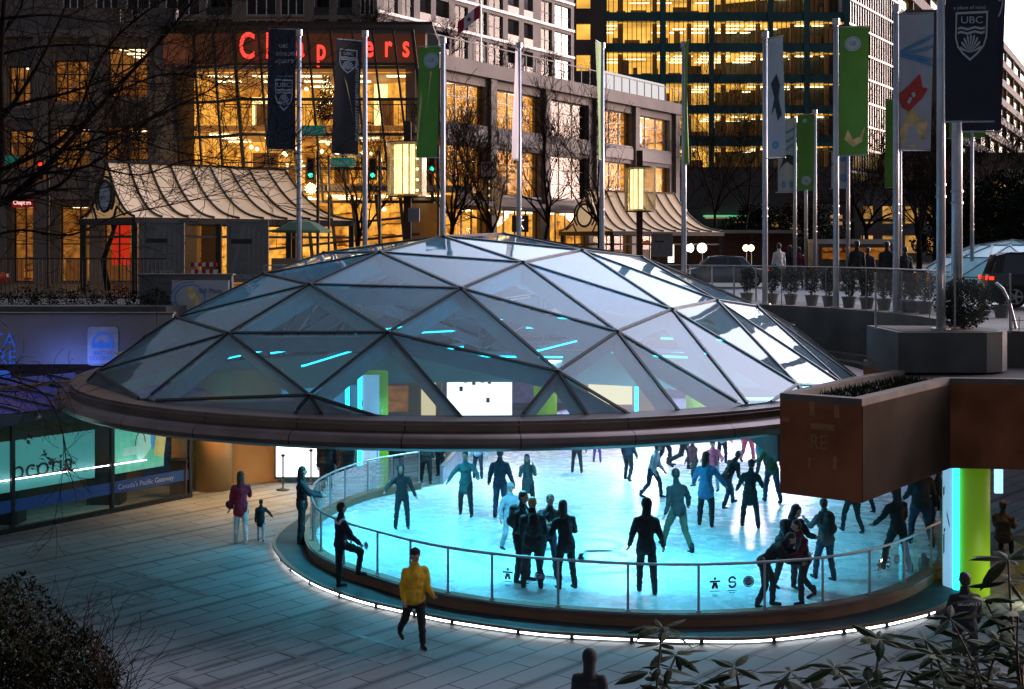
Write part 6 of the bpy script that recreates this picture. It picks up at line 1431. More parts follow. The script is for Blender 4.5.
def poster(px0, px1, py0, py1, d, label, ttl='ROBSON'):
    a, b = D(px0, py1, d), D(px1, py0, d); t = thing('poster_frame', label, 'poster', (a.x, d, a.z)); w, h = b.x - a.x, b.z - a.z
    MB().box(((a.x + b.x) / 2, d, (a.z + b.z) / 2), (w, .08, h)).build('board', m_poster, t)
    m = MB(); 
    for (x, z, sx_, sz_) in ((0, h / 2, w, .07), (0, -h / 2, w, .07), (w / 2, 0, .07, h), (-w / 2, 0, .07, h)): m.box(((a.x + b.x) / 2 + x, d - .05, (a.z + b.z) / 2 + z), (sx_, .05, sz_))
    m.build('frame', m_panel, t)
    m = MB(); m.poly([(a.x + .1, d - .045, a.z + .3), (a.x + w * .35, d - .045, b.z - .15), (a.x + w * .48, d - .045, b.z - .15), (a.x + .2, d - .045, a.z + .3)])
    for k in range(4): x = a.x + w * (.5 + k * .12); m.quad((x, d - .045, a.z + .3), (x + .06 * w, d - .045, a.z + .3), (x + .06 * w, d - .045, b.z - .1 - k * .12), (x, d - .045, b.z - .1 - k * .12 - .1))
    m.build('columns_print', m_panel, t)
    m = MB(); m.quad((a.x + .12, d - .048, a.z + h * .62), (a.x + w * .6, d - .048, a.z + h * .62), (a.x + w * .6, d - .048, a.z + h * .7), (a.x + .12, d - .048, a.z + h * .7)); m.build('dark_plate', m_black, t)
    text(ttl, m_pw, face_mtx(((a.x + b.x) / 2, d - .06, a.z + .16), (1, 0, 0)), .25, 0, t, .9)
poster(143, 184, 222, 277, 49.5, 'black and white column poster under the large canopy, left one')
poster(228, 268, 221, 281, 48.6, 'black and white column poster under the large canopy, right one')
t = thing('road_barrier', 'red and white striped road barrier under the large canopy', 'barrier', D(204, 276, 51)); a, b = D(191, 262, 51), D(217, 262, 51)
for r_ in range(2):
    for k in range(7): x = a.x + (b.x - a.x) * k / 7; MB().box((x + .07, 51, a.z - .1 - r_ * .28), ((b.x - a.x) / 7, .04, .16), ry=0).build('stripe', (CL['red'] if k % 2 == r_ % 2 else m_white), t)
for x in (a.x, b.x): MB().box((x, 51.03, ST + .5), (.05, .05, 1.0)).build('leg', m_plaza_dark, t)
g = D(302, 268, 47.5); t = thing('patio_umbrella', 'dark green patio umbrella open in front of the bookstore, above the dome edge', 'umbrella', (g.x, 47.5, ST)); zt_ = zat(219, 47.5)
MB().lathe([(1.1, zt_ - .5), (1.06, zt_ - .42), (.5, zt_ - .12), (.03, zt_)], (g.x, 47.5, 0), 8).build('canopy', CL['green'], t); MB().tube([(g.x, 47.5, ST), (g.x, 47.5, zt_ + .1)], .025, 6).build('pole', m_bark, t); MB().lathe([(0, 0), (.3, 0), (.3, .1), (.04, .12)], (g.x, 47.5, ST), 12).build('base', m_concd, t)
m = MB(); a, b = D(270, 262, 47.9), D(330, 262, 47.9); tag(MB().box(((a.x + b.x) / 2, 48.2, ST + .75), (b.x - a.x, .08, 1.4)).build('patio_screen', mat('tan patio screen', (.30, .19, .12), .8)), 'tan canvas screen standing under the green umbrella', 'screen')

# ================================================================ LANTERNS, SIGNALS, SIGNS
def lantern(px, y0, y1, d, on, label, w=.95):
    z0, z1 = zat(y1, d), zat(y0, d); x = (px - 512) / F * d; t = thing('street_lantern', label, 'street lamp', (x, d, ST), 0, 'large box lanterns on dark timber posts'); h = z1 - z0
    MB().box((x, d + .25, (ST + z1 + .9) / 2), (.3, .3, z1 + .9 - ST)).build('post', mat('dark timber post', (.05, .02, .012), .8), t)
    m_p = glass('lantern glass', (.9, .85, .7), 1.4, .1, .25, (.8, .7, .5)); 
    for k in range(5):
        a_ = R(198 + 36 * k); q = Vector((x + math.cos(a_) * w * .5, d + math.sin(a_) * w * .5 - .05)); MB().box((q.x, q.y, (z0 + z1) / 2), (w * .33, .02, h), rz=a_ + math.pi / 2).build('glass_fin', m_p, t)
    e_ = emit('lantern tube glow', (1, .80, .45), 4.2 if on == 2 else 3.6, .5, 1.2); lit = range(5) if on == 2 else (range(0, 3) if on == 1 else (2,))
    for k in lit:
        a_ = R(205 + 32 * k); q = Vector((x + math.cos(a_) * w * .33, d + math.sin(a_) * w * .33 - .05)); 
        if on: MB().box((q.x, q.y, (z0 + z1) / 2), (w * .135, .03, h * .92), rz=a_ + math.pi / 2).build('glow_panel', e_, t) if k in ((0, 1, 2, 3) if on == 2 else (0, 1, 2)) else None
        m = MB()
        for j in range(5): m.ball((q.x, q.y - .06, z0 + h * (.1 + .2 * j)), .06, 8, 6)
        m.build('bulbs', emit('lantern bulb', (1, .85, .5), 6 if on else 4), t)
    m = MB(); m.tube([(x, d - .05, z0 - .05), (x, d - .05, z0)], w * .52, 14); m.tube([(x, d - .05, z1), (x, d - .05, z1 + .05)], w * .52, 14); m.build('cap', m_mull, t)
    return t
lantern(407, 143, 196, 53, 2, 'brightest glowing box lantern, in front of the bookstore corner', 1.5)
lantern(640, 168, 211, 66, 1, 'half lit box lantern above the small pagoda canopy', 1.5)
lantern(489, 178, 214, 70, 0, 'dim box lantern with a thin column of bulbs, left of the dome apex', 1.25)
def signal(px, py, d, label, red=False, mast=True):
    q = D(px, py, d); t = thing('traffic_signal', label, 'traffic light', (q.x, d, q.z)); MB().box((q.x, d, q.z), (.36, .2, .95)).build('housing', mat('amber signal housing', (.30, .10, .02), .5, emis=(1, .3, .02), es=.04), t); MB().box((q.x, d - .11, q.z), (.26, .03, .85)).build('face', m_black, t)
    for k, z in enumerate((.28, 0, -.28)):
        on = (k == 0 and red) or (k == 2 and not red); MB().ball((q.x, d - .13, q.z + z), (.10, .04, .10), 12, 6).build('lens', (m_tail if red else m_greenl) if on else m_mull, t)
        m = MB(); m.lathe([(.12, 0), (.12, .16)], (0, 0, 0), 12, 0, math.pi, False); m.v = [(q.x + v[0], d - .12 - v[2], q.z + z + v[1]) for v in m.v]; m.build('visor', m_black, t)
    if mast: MB().tube([(q.x + .28, d + .1, ST), (q.x + .28, d + .1, q.z + .8)], .07, 8).build('post', m_black, t)
signal(311, 169, 56, 'green traffic light left of the second flagpole'); signal(373, 169, 56.5, 'green traffic light just right of the second flagpole')
signal(41, 170, 58, 'red traffic light glowing behind the bare branches, far left', True)
signal(432, 163, 60, 'dark traffic light turned away beside the glowing lantern', False)
def ssign(px0, px1, py, d, s, label):
    a, b = D(px0, py, d), D(px1, py, d); t = thing('street_name_sign', label, 'street sign', ((a.x + b.x) / 2, d, a.z)); w = b.x - a.x; MB().box(((a.x + b.x) / 2, d, a.z), (w, .04, .38)).build('plate', mat('green street sign', (.01, .16, .11), .5, emis=(.02, .5, .35), es=.12), t)
    if s: text(s, m_white, face_mtx(((a.x + b.x) / 2, d - .03, a.z), (1, 0, 0)), .33, .002, t, .85)
    MB().tube([(a.x - .1, d + .05, ST), (a.x - .1, d + .05, a.z + .3)], .05, 8).build('post', m_black, t)
ssign(302, 325, 130, 55, 'Howe St', 'green street sign reading Howe St beside the leftmost flagpole'); ssign(331, 355, 162, 55.5, 'Robson St', 'green street sign reading Robson St between two green signals'); ssign(0, 19, 160, 57, '', 'small green street sign behind the branches at the left edge')
q = D(486, 169, 66); t = thing('no_stopping_sign', 'small white sign with red circle above the dim lantern', 'sign', q); MB().box(q, (.5, .04, .75)).build('plate', m_white, t); m = MB(); 
for k in range(16): a_, b_ = R(k * 22.5), R(k * 22.5 + 22.5); m.quad(*[(q.x + r_ * math.cos(c_), q.y - .03, q.z + .08 + r_ * math.sin(c_)) for r_, c_ in ((.14, a_), (.2, a_), (.2, b_), (.14, b_))])
m.bar((q.x - .12, q.y - .03, q.z + .2), (q.x + .12, q.y - .03, q.z - .04), .05, .01); m.build('red_ring', CL['red'], t); MB().box((q.x + .1, q.y + .1, (q.z + ST) / 2), (.08, .08, q.z - ST)).build('post', m_black, t)
for px, w_, m_, lab in ((412, .7, m_panel, 'grey control box on the post of the glowing lantern'),): q = D(414, 215, 52.6); MB().box(q, (.45, .3, .55)).build('control_box', m_, None); bpy.data.objects['control_box']['label'] = lab; bpy.data.objects['control_box']['category'] = 'box'
# lit ad boards and lamps in front of the small canopy
q = D(563, 0, 60)
for px, py0, py1, lab in ((671, 245, 262, 'slim bright ticket panel right of the small canopy'),): a = D(px, (py0 + py1) / 2, 62); t = thing('lit_panel', lab, 'panel', (a.x, 62, ST)); MB().box(a, (.28, .08, .85)).build('panel', emit('lit panel glow', (1, .95, .8), 2.5), t); MB().box((a.x, 62.1, (ST + a.z) / 2), (.1, .1, a.z - ST)).build('post', m_black, t)
poster(652, 672, 234, 256, 61, 'dark poster board with white rays right of the small canopy', '')
t = thing('glass_stair_rail', 'glass railing at the stair head between two flagpoles, right of the dome top', 'railing', (6.5, 45.5, ST)); a, b, c = D(690, 261, 45.5), D(756, 262, 45.5), D(744, 262, 46)
MB().tube([(a.x, 45.5, ST + 1.2), (b.x, 45.5, ST + 1.2)], .03, 6).build('handrail', m_steel, t); MB().quad((a.x, 45.5, ST), (b.x, 45.5, ST), (b.x, 45.5, ST + 1.15), (a.x, 45.5, ST + 1.15)).build('glass_panel', m_rail, t)
for k in range(4): MB().box((a.x + (b.x - a.x) * k / 3, 45.5, ST + .6), (.05, .05, 1.2)).build('post', m_steel, t)
t = thing('hand_rail', 'bent pale tubular handrail by the corner planter at the right edge', 'handrail', D(1003, 330, 30)); MB().tube([D(996, 283, 30), D(1003, 289, 30), D(1010, 304, 30), D(1016, 328, 30), D(1017, 334, 30)], .035, 8).build('rail', m_steel, t, True)
t = thing('mesh_fence', 'dark wire mesh fence panel at the right edge beside the planter', 'fence', D(1018, 375, 29)); m = MB(); a = D(1012, 375, 29.2); 
for k in range(9): m.box((a.x + k * .16, 29.2, 4.85), (.014, .014, 1.1))
for k in range(6): m.box((a.x + .65, 29.2, 4.38 + k * .19), (1.4, .014, .014))
m.build('mesh', m_black, t)

# ================================================================ VEHICLES
def car(loc, rz, col, label, cat='car', L_=4.5, W_=1.8, H_=1.45, suv=False, tail=True, head=False, grp=None, name='parked_car'):
    t = thing(name, label, cat, loc, rz, grp); hl_ = L_ / 2; z1 = H_ * .56; g_ = .22
    prof = [(-hl_, .42), (-hl_ + .03, z1 - .05), (-hl_ + .12, z1 + .02)] + ([(-hl_ + .35, H_ - .12), (-hl_ + .7, H_ - .02)] if suv else [(-hl_ + .75, z1 + .04), (-hl_ + 1.25, H_ - .05)]) + [(-.1, H_), (.5, H_ - .04), (1.15, z1 + .06), (hl_ - .25, z1 - .1), (hl_ - .02, z1 - .25), (hl_, .4), (hl_ - .1, g_), (-hl_ + .1, g_)]
    m = MB(); n = len(prof)
    def inset_(z): return .20 * max(0, (z - z1) / (H_ - z1))
    secs = [(-1, 1), (-.985, 1), (.985, 1), (1, 1)]
    vs = []
    for s_, k in ((-1, .0), (-.96, 1), (.96, 1), (1, 0)):
        for x, z in prof:
            e = 0 if k else .05; cx_, cz_ = (0, .7); xx = x + (cx_ - x) * e * .5; zz_ = z + (cz_ - z) * e; vs.append((xx, s_ * (W_ / 2 - inset_(z)), zz_))
    fs = [tuple(range(n)), tuple(range(4 * n - 1, 3 * n - 1, -1))]
    for q in range(3): fs += [(q * n + i, (q + 1) * n + i, (q + 1) * n + (i + 1) % n, q * n + (i + 1) % n) for i in range(n)]
    m.add(vs, fs); body = m.build('body', mat(label[:18] + ' paint', col, .22, .3, .04, 1, spec=.6), t, world=False); smooth_by_angle(body, 50)
    g = MB(); zb_ = z1 + .06; zt2 = H_ - .1
    for s in (-1, 1):
        def Y(z): return s * (W_ / 2 - inset_(z) + .006)
        x0, x1 = (-hl_ + (.45 if suv else 1.25)), .95
        for xa, xb, sl0, sl1 in ((x0, -.35, .25 if not suv else .12, 0), (-.27, x1, 0, .45)):
            g.quad((xa, Y(zb_), zb_), (xb, Y(zb_), zb_), (xb - sl1, Y(zt2), zt2), (xa + sl0, Y(zt2), zt2))
    g.quad((-hl_ + (.13 if suv else .80) - .012, -W_ / 2 + .25, zb_), (-hl_ + (.13 if suv else .8) - .012, W_ / 2 - .25, zb_), (-hl_ + (.33 if suv else 1.2) - .012, W_ / 2 - .32, zt2), (-hl_ + (.33 if suv else 1.2) - .012, -W_ / 2 + .32, zt2))
    g.quad((1.13, -W_ / 2 + .22, zb_ + .03), (1.13, W_ / 2 - .22, zb_ + .03), (.58, W_ / 2 - .3, zt2 + .02), (.58, -W_ / 2 + .3, zt2 + .02))
    g.build('windows', mat('tinted car glass', (.01, .012, .014), .06, 0, 0, spec=.9), t, world=False)
    for x in (-hl_ + .82, hl_ - .85):
        for s in (-1, 1):
            w = MB(); w.tube([(x, s * (W_ / 2 - .2), .34), (x, s * (W_ / 2 + .015), .34)], .34, 20); wo = w.build('wheel', mat('tyre rubber', (.012, .012, .012), .8), t, world=False)
            r_ = MB(); 
            for k in range(5): a_ = k * 2 * math.pi / 5; r_.bar((x, s * (W_ / 2 + .025), .34), (x + .21 * math.cos(a_), s * (W_ / 2 + .025), .34 + .21 * math.sin(a_)), .06, .02, (0, 1, 0))
            r_.tube([(x + .22 * math.cos(k * .52), s * (W_ / 2 + .022), .34 + .22 * math.sin(k * .52)) for k in range(13)], .022, 5); r_.build('rim', m_steel, wo, world=False)
    for s in (-1, 1):
        MB().box((-hl_ + .03, s * (W_ / 2 - .2), z1 - .06), (.05, .2, .12)).build('tail_light', m_tail if tail else CL['wine'], t, world=False)
        MB().box((-hl_ + .14, s * (W_ / 2 - .012), z1 - .06), (.14, .03, .10)).build('tail_light', m_tail if tail else CL['wine'], t, world=False)
        MB().box((hl_ - .08, s * (W_ / 2 - .25), z1 - .24), (.14, .32, .14)).build('headlight', m_hazardw if head else m_white, t, world=False)
        MB().box((.75, s * (W_ / 2 + .08), z1 + .1), (.12, .16, .12)).build('mirror', m_black, t, world=False)
    MB().box((-hl_ - .01, 0, .45), (.08, W_ - .2, .2)).build('bumper', m_plaza_dark, t, world=False); MB().box((-hl_ - .03, 0, .62), (.02, .5, .13)).build('number_plate', m_white, t, world=False)
    return t
car((17.0, 40.3, ST + .01), R(-12), (.012, .012, .016), 'black sport utility car with glowing red tail light at the right edge', 'car', 4.6, 1.9, 1.72, True, name='utility_car')
car((-25.0, 58, ST + .01), R(4), (.25, .02, .015), 'dark red parked car seen behind the iron railing, far left', tail=False)
car((9.6, 60, ST + .01), R(175), (.10, .11, .12), 'grey car with red tail lights beyond the flagpoles, centre right')
car((15.4, 66, ST + .01), R(5), (.35, .36, .38), 'silver car behind the group of far flagpoles', head=False)
car((21.5, 63, ST + .01), R(178), (.02, .02, .025), 'dark car with headlights on right of the big green banner pole', head=True)
car((32, 74, ST + .01), R(3), (.5, .5, .52), 'white car far behind the white dome', tail=False)
# pale bus roofed vehicle
t = thing('shuttle_bus', 'pale roofed shuttle bus with lit headlights beyond the dark onlookers', 'bus', (15.6, 60, ST)); 
MB().box((15.6, 60, ST + 1.25), (3.4, 2.1, 1.5)).build('body', mat('dark bus body', (.06, .05, .05), .4), t); MB().box((15.6, 60, ST + 2.1), (3.6, 2.2, .22)).build('roof', mat('pale bus roof', (.45, .36, .33), .5), t); MB().box((15.6, 58.93, ST + 1.55), (3.1, .03, .55)).build('windows', m_warmdim, t)
for x in (14.5, 16.8): MB().tube([(x, 58.9, ST + .4), (x, 59.2, ST + .4)], .4, 16).build('wheel', m_black, t)
for x in (16.2, 17.0): MB().ball((x, 58.88, ST + .85), (.13, .06, .1), 8, 5).build('headlight', m_hazardw, t)
# storefront lamps seen right of the small canopy (round lamps on a low shelter)
for i, px in enumerate((689, 702, 746, 751)):
    q = D(px, 248, 78); t = thing('globe_lamp', ['white globe lamp left of the pair right of the small canopy', 'white globe lamp right of the pair right of the small canopy', 'yellow globe lamp near the black figure banner pole, left', 'yellow globe lamp near the black figure banner pole, right'][i], 'lamp', (q.x, 78, ST)); MB().ball(q, .30 if i < 2 else .2, 10, 7).build('globe', m_hazardw if i < 2 else m_lampw, t, True); MB().tube([(q.x, 78, ST), (q.x, 78, q.z)], .04, 6).build('post', m_black, t)
for i, px in enumerate((691, 744, 847, 1003)): pass
t = thing('bus_shelter', 'long low bus shelter with dim windows beyond the street, centre right', 'shelter', (14, 82, ST)); MB().box((13.5, 82, ST + 2.8), (9, 2, .2)).build('roof', m_panel, t); MB().box((13.5, 83, ST + 1.4), (9, .1, 2.6)).build('back_wall', mat('brown shelter wall', (.06, .02, .015), .7), t)
for x in (9.2, 12, 15, 17.8): MB().box((x, 81.2, ST + 1.4), (.12, .12, 2.7)).build('post', m_black, t)
for i, (px, py, s_) in enumerate(((716, 235, 1), (723, 236, 1), (846, 264, 0))): 
    q = D(px, py + 7, 90); tag(MB().box(q, (.45, .1, .3)).build('red_lamp', m_tail), ['left one of two small red lamps beyond the flagpoles', 'right one of two small red lamps beyond the flagpoles', 'small red lamp low between the far flagpoles'][i], 'lamp')
# white second dome across the street
wc = (23.9, 62.0); wr = 4.5; wh = 2.2; t = thing('second_dome', 'smaller white and blue faceted glass dome across the street, right', 'dome', (wc[0], wc[1], ST))
m_wd = mat('pale frosted dome glass', (.25, .36, .42), .2, 0, .3, .5, emis=(.15, .5, .7), es=.22)  # pane emission stands in for the cyan glow inside the dome
bars_ = MB(); prev = None
lv = [(1.0, .0), (.99, .22), (.72, .62), (.4, .88), (0, 1.0)]; ns = 14
def WP(l, k): r_, h_ = lv[l]; a_ = 2 * math.pi * (k + .5 * l) / ns; return Vector((wc[0] + wr * r_ * math.cos(a_), wc[1] + wr * r_ * math.sin(a_), ST + wh * h_))
for l in range(4):
    for k in range(ns):
        A_, B_, C_, D_ = WP(l, k), WP(l, k + 1), WP(l + 1, k), WP(l + 1, k + 1)
        C2 = WP(l + 1, k); 
        if l < 3:
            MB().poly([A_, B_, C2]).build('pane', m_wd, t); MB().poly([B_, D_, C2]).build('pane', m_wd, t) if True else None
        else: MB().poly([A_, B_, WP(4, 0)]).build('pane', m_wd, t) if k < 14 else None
        bars_.bar(A_, C2, .07, .07); bars_.bar(B_, C2, .07, .07); bars_.bar(A_, B_, .06, .06)
bars_.build('bars', m_fix, t)
# ================================================================ TREES
def branch(mb, p, d, L_, r, dep, rnd, seg=4, up=.15, spread=.7, wob=.18, minr=.006, kids=(2, 4)):
    pts = [p]; rs = [r]; dd = Vector(d).normalized(); q = Vector(p)
    for i in range(seg):
        dd = (dd + Vector((rnd.gauss(0, wob), rnd.gauss(0, wob), rnd.gauss(0, wob) + up * .3))).normalized(); q = q + dd * L_ / seg; pts.append(q.copy()); rs.append(max(r * (1 - .55 * (i + 1) / seg), minr))
    mb.tube(pts, rs, 6 if r > .04 else (4 if r > .015 else 3), caps=False)
    if dep <= 0: return
    for k in range(rnd.randint(*kids)):
        i = rnd.randint(1, seg); s = pts[i]; ax = Vector((rnd.gauss(0, 1), rnd.gauss(0, 1), rnd.gauss(0, .7) + up)).normalized()
        t = (pts[i] - pts[i - 1]).normalized(); nd = (t + ax * spread).normalized()
        branch(mb, s, nd, L_ * rnd.uniform(.5, .75), rs[i] * rnd.uniform(.55, .75), dep - 1, rnd, seg, up, spread, wob, minr, kids)
    branch(mb, pts[-1], dd, L_ * .7, rs[-1] * .9, dep - 1, rnd, seg, up, spread, wob, minr, kids)
def bare_tree(loc, h, r, seed, label, dep=5, name='bare_tree', grp=None, m_=None, kids=(2, 4), spread=.7, up=.25):
    rnd = random.Random(seed); t = thing(name, label, 'tree', loc, 0, grp); l = Vector(loc); th = h * .3
    m = MB(); pts = [l, l + Vector((rnd.gauss(0, .05) * th, 0, th * .5)), l + Vector((rnd.gauss(0, .06) * th, 0, th))]; m.tube(pts, [r * 1.25, r, r * .85], 8); m.build('trunk', m_ or m_bark, t, True)
    c = MB()
    for k in range(4):
        a = rnd.uniform(0, 6.28); branch(c, pts[-1], (math.cos(a) * .6, math.sin(a) * .6, 1), h * .3, r * .6, dep - 1, rnd, 4, up, spread, kids=kids, minr=.008)
    branch(c, pts[-1], (0, 0, 1), h * .35, r * .75, dep - 1, rnd, 4, up, spread, kids=kids, minr=.008)
    c.build('crown', m_ or m_bark, t); return t
# near tree at the left: trunk and long boughs across the corner
lt_ = thing('bare_tree', 'large bare tree whose dark boughs cross the upper left corner', 'tree', (-9.6, 24, 0)); rnd = random.Random(3); Dn = 24.0
m = MB(); m.tube([(-10.6, Dn, 0), (-10.4, Dn, 2), D(-22, 330, Dn), D(-8, 230, Dn), D(2, 150, Dn), D(0, 60, Dn), D(8, -40, Dn)], [.2, .16, .12, .10, .08, .06, .05], 8); m.build('trunk', m_bark, lt_, True)
c = MB()
boughs = [([(-20, 215), (20, 190), (62, 150), (110, 95), (170, 30), (200, -10)], .075), ([(-15, 175), (25, 160), (70, 130), (100, 60), (135, 20), (190, -15)], .05), ([(-20, 190), (30, 175), (90, 165), (150, 120), (210, 90), (262, 52)], .04), ([(-10, 120), (15, 105), (70, 92), (130, 68), (175, 25)], .04), ([(-20, 240), (20, 230), (70, 235), (120, 215), (170, 205), (235, 190)], .03), ([(2, 120), (35, 70), (60, 20), (75, -20)], .04), ([(2, 100), (-5, 50), (20, 10), (25, -20)], .04), ([(-20, 205), (10, 200), (60, 185), (85, 150), (110, 110), (128, 75)], .045), ([(-20, 60), (30, 48), (90, 45), (150, 55), (200, 75)], .03), ([(-10, 20), (50, 15), (110, 22), (150, 5)], .03),
          ([(60, 150), (95, 140), (150, 118), (190, 95), (225, 100)], .028), ([(110, 95), (160, 75), (200, 78), (240, 92)], .022), ([(70, 130), (120, 135), (170, 150), (230, 160), (290, 165)], .022), ([(90, 165), (140, 175), (190, 160), (250, 170), (285, 150)], .02)]
for bi, (px_, r_) in enumerate(boughs):
    pts = [D(x, y, Dn + rnd.uniform(-1.2, 1.2) * (i / len(px_))) for i, (x, y) in enumerate(px_)]; pts = catmull(pts, 4); n = len(pts)
    rr = [max(r_ * (1 - .8 * i / n), .008) for i in range(n)]; c.tube(pts, rr, 6, caps=False)
    for i in range(2, n):
        for _ in range(1 if i % 2 else 2):
            t_ = (pts[i] - pts[i - 1]).normalized(); nd = (t_ * .8 + Vector((rnd.gauss(0, .8), rnd.gauss(0, .5), rnd.gauss(.1, .8)))).normalized()
            branch(c, pts[i], nd, rnd.uniform(.5, 1.3), max(rr[i] * .45, .009), 2, rnd, 3, .1, .8, .2, .0055, (1, 2))
c.build('crown', m_bark, lt_)
# hanging twigs by the dark canopy
tw = thing('creeper', 'thin drooping twigs with a few dry leaves hanging at the left edge', 'plant', D(20, 400, 20)); c = MB()
for px_, r_ in (([(-30, 372), (10, 380), (45, 395), (62, 430), (66, 460), (72, 480)], .018), ([(-30, 385), (15, 392), (50, 382), (60, 400), (63, 470), (50, 540)], .010), ([(-30, 365), (5, 368), (30, 392), (40, 412)], .016), ([(-20, 380), (30, 372), (58, 384), (70, 400)], .012), ([(-20, 400), (20, 408), (40, 425)], .01)):
    pts = catmull([D(x, y, 20 + rnd.uniform(-.3, .3)) for x, y in px_], 4); c.tube(pts, [max(r_ * (1 - .7 * i / len(pts)), .004) for i in range(len(pts))], 5, caps=False)
    for i in range(2, len(pts)): branch(c, pts[i], (rnd.gauss(0, 1), rnd.gauss(0, .5), rnd.gauss(-.2, 1)), rnd.uniform(.15, .5), .006, 1, rnd, 3, -.2, .8, .2, .0035, (1, 2))
c.build('stems', m_bark, tw); c = MB()
for x, y in ((38, 470), (45, 455), (52, 462), (66, 470), (72, 468), (40, 415), (30, 440)): leafball(c, D(x, y, 20), (.06, .06, .08), 14, .07)
c.build('leaves', m_twig, tw)
# street trees
G2 = 'bare street trees in front of the buildings'
for px, d, h, s, lab in ((358, 57, 7.6, 11, 'thin bare street tree between the two green signals'), (452, 60, 9.2, 12, 'bare street tree just right of the green banner'), (497, 66, 8.8, 19, 'bare street tree behind the dim box lantern'), (543, 68, 10, 13, 'bare street tree in front of the dark store windows'), (596, 74, 10.5, 14, 'bare street tree left of the small canopy roof'), (715, 95, 14, 15, 'dark bare tree in front of the tower podium, left'), (745, 100, 15, 16, 'dark bare tree in front of the tower podium, right'), (668, 92, 11, 20, 'bare tree at the end of the grey store wing'), (108, 56, 8.5, 25, 'bare street tree behind the large canopy, far left')):
    bare_tree(((px - 512) / F * d, d, ST), h, .11, s, lab, 5 if h < 11 else 5, grp=G2)
for px, d, h, s, lab in ((866, 75, 9.5, 31, 'dark bare tree left of the mitten banner pole'), (918, 62, 7.2, 32, 'bushy bare tree behind the second dome, left'), (938, 70, 9, 33, 'tall bushy bare tree between the nearest flagpoles'), (976, 72, 8.5, 34, 'bare tree behind the white dome top'), (1012, 78, 9.5, 35, 'bare tree at the right edge behind the second dome')):
    bare_tree(((px - 512) / F * d, d, ST), h, .14, s, lab, 6, grp='dark bare trees across the street, right', kids=(2, 3), spread=.9)
def evergreen(loc, r, h, n, label, name='evergreen_tree'):
    t = thing(name, label, 'tree', loc); l = Vector(loc); MB().tube([l, l + Vector((0, 0, h * .5))], .16, 8, .08).build('trunk', m_bark, t); c = MB()
    for k in range(26): a = U(0, 6.28); q = U(0, 1); rr = r * (1 - q * .6) * U(.3, 1); leafball(c, l + Vector((math.cos(a) * rr, math.sin(a) * rr, h * (.25 + .65 * q))), (r * .32, r * .32, h * .12), n // 26, .22)
    c.build('crown', m_leafd, t)
for px, d, r_, h, lab in ((1000, 70, 3.3, 6.0, 'dense dark evergreen behind the second dome, right edge'), (955, 80, 3.4, 6.2, 'dense dark evergreen between the flagpoles at the right'), (760, 110, 4, 5.5, 'dark evergreen at the foot of the office tower, left'), (810, 115, 4, 6, 'dark evergreen at the foot of the office tower, right'), (1035, 66, 3, 5.5, 'dark evergreen cut off by the right edge')):
    evergreen(((px - 512) / F * d, d, ST), r_, h, 9000, lab)
# trees on the store roof terrace
for px, top, d, s, lab in ((367, 3, 74, 41, 'bare tree on the roof terrace above the bookstore sign'), (385, 10, 75, 42, 'second bare tree on the roof terrace, right of the bookstore sign'), (446, 14, 78, 43, 'bare tree on the roof terrace above the green banner'), (510, 40, 86, 44, 'low bare tree on the roof terrace near the flag'), (540, 48, 90, 45, 'low bare tree on the roof terrace, farther right')):
    z = zc0 if px > 415 else zx(28); bare_tree(((px - 512) / F * d, d, z), max(zat(top, d) - z, 2.5), .06, s, lab, 5, grp='bare trees on the roof terrace', spread=1.0, kids=(2, 3))
# small national style flag on the roof
q = D(481, 8, 76); t = thing('roof_flag', 'small red and white flag on a thin pole on the store roof', 'flag', (q.x, 76, zc0)); MB().tube([(q.x, 76, zc0), (q.x, 76, q.z + .4)], .03, 6).build('pole', m_steel, t)
fl = MB()
def flg(u0, u1, m_, nm):
    m = MB()
    for i in range(4):
        a = u0 + (u1 - u0) * i / 4; b = u0 + (u1 - u0) * (i + 1) / 4; f_ = lambda u: (q.x - .05 - u * 1.3, 76 - .1 * math.sin(u * 6), q.z + .2 - u * 1.0)
        A_, B_ = f_(a), f_(b); m.quad((A_[0], A_[1], A_[2] - .75), (B_[0], B_[1], B_[2] - .75), B_, A_)
    m.build(nm, m_, t, True)
flg(0, .27, CL['red'], 'red_band'); flg(.27, .73, m_white, 'white_band'); flg(.73, 1, CL['red'], 'red_band')
lf = (q.x - .7, q.z - .68); MB().poly([(lf[0], 75.9, lf[1] - .15), (lf[0] - .15, 75.9, lf[1]), (lf[0] - .06, 75.9, lf[1] + .05), (lf[0], 75.9, lf[1] + .2), (lf[0] + .06, 75.9, lf[1] + .05), (lf[0] + .15, 75.9, lf[1])]).build('leaf', CL['red'], t)

# ================================================================ NEAR PLANTING
m = MB(); 
bu = thing('foreground_bush', 'dark twiggy bush in the bottom left corner', 'bush', (-3.1, 8.2, 4.0)); rnd = random.Random(9)
MB().prism([(-4.6, 7.6), (-2.3, 7.6), (-2.3, 8.8), (-4.6, 8.8)], 3.7, 3.95).build('trough', m_concd, bu)
c = MB(); tw_ = MB()
for k in range(330):
    a = rnd.uniform(0, 6.28); rr = rnd.uniform(0, 1) ** .5; x = -3.2 + math.cos(a) * rr * .75; y = 8.3 + math.sin(a) * rr * .45
    hmax = .66 * max(.15, 1 - ((x + 3.35) / .95) ** 2)
    branch(tw_, Vector((x, y, 3.98 + hmax * rnd.uniform(.0, .5))), (rnd.gauss(0, .7), rnd.gauss(0, .5), 1), rnd.uniform(.2, .42), .005, 1, rnd, 3, .1, .9, .25, .0022, (1, 2))
tw_.build('twigs', mat('near twig', (.014, .009, .006), .8, 0, .4, 20, spec=.1), bu)
m_nl = mat('small olive leaf', (.010, .013, .006), .7, 0, .6, 30, spec=.1)
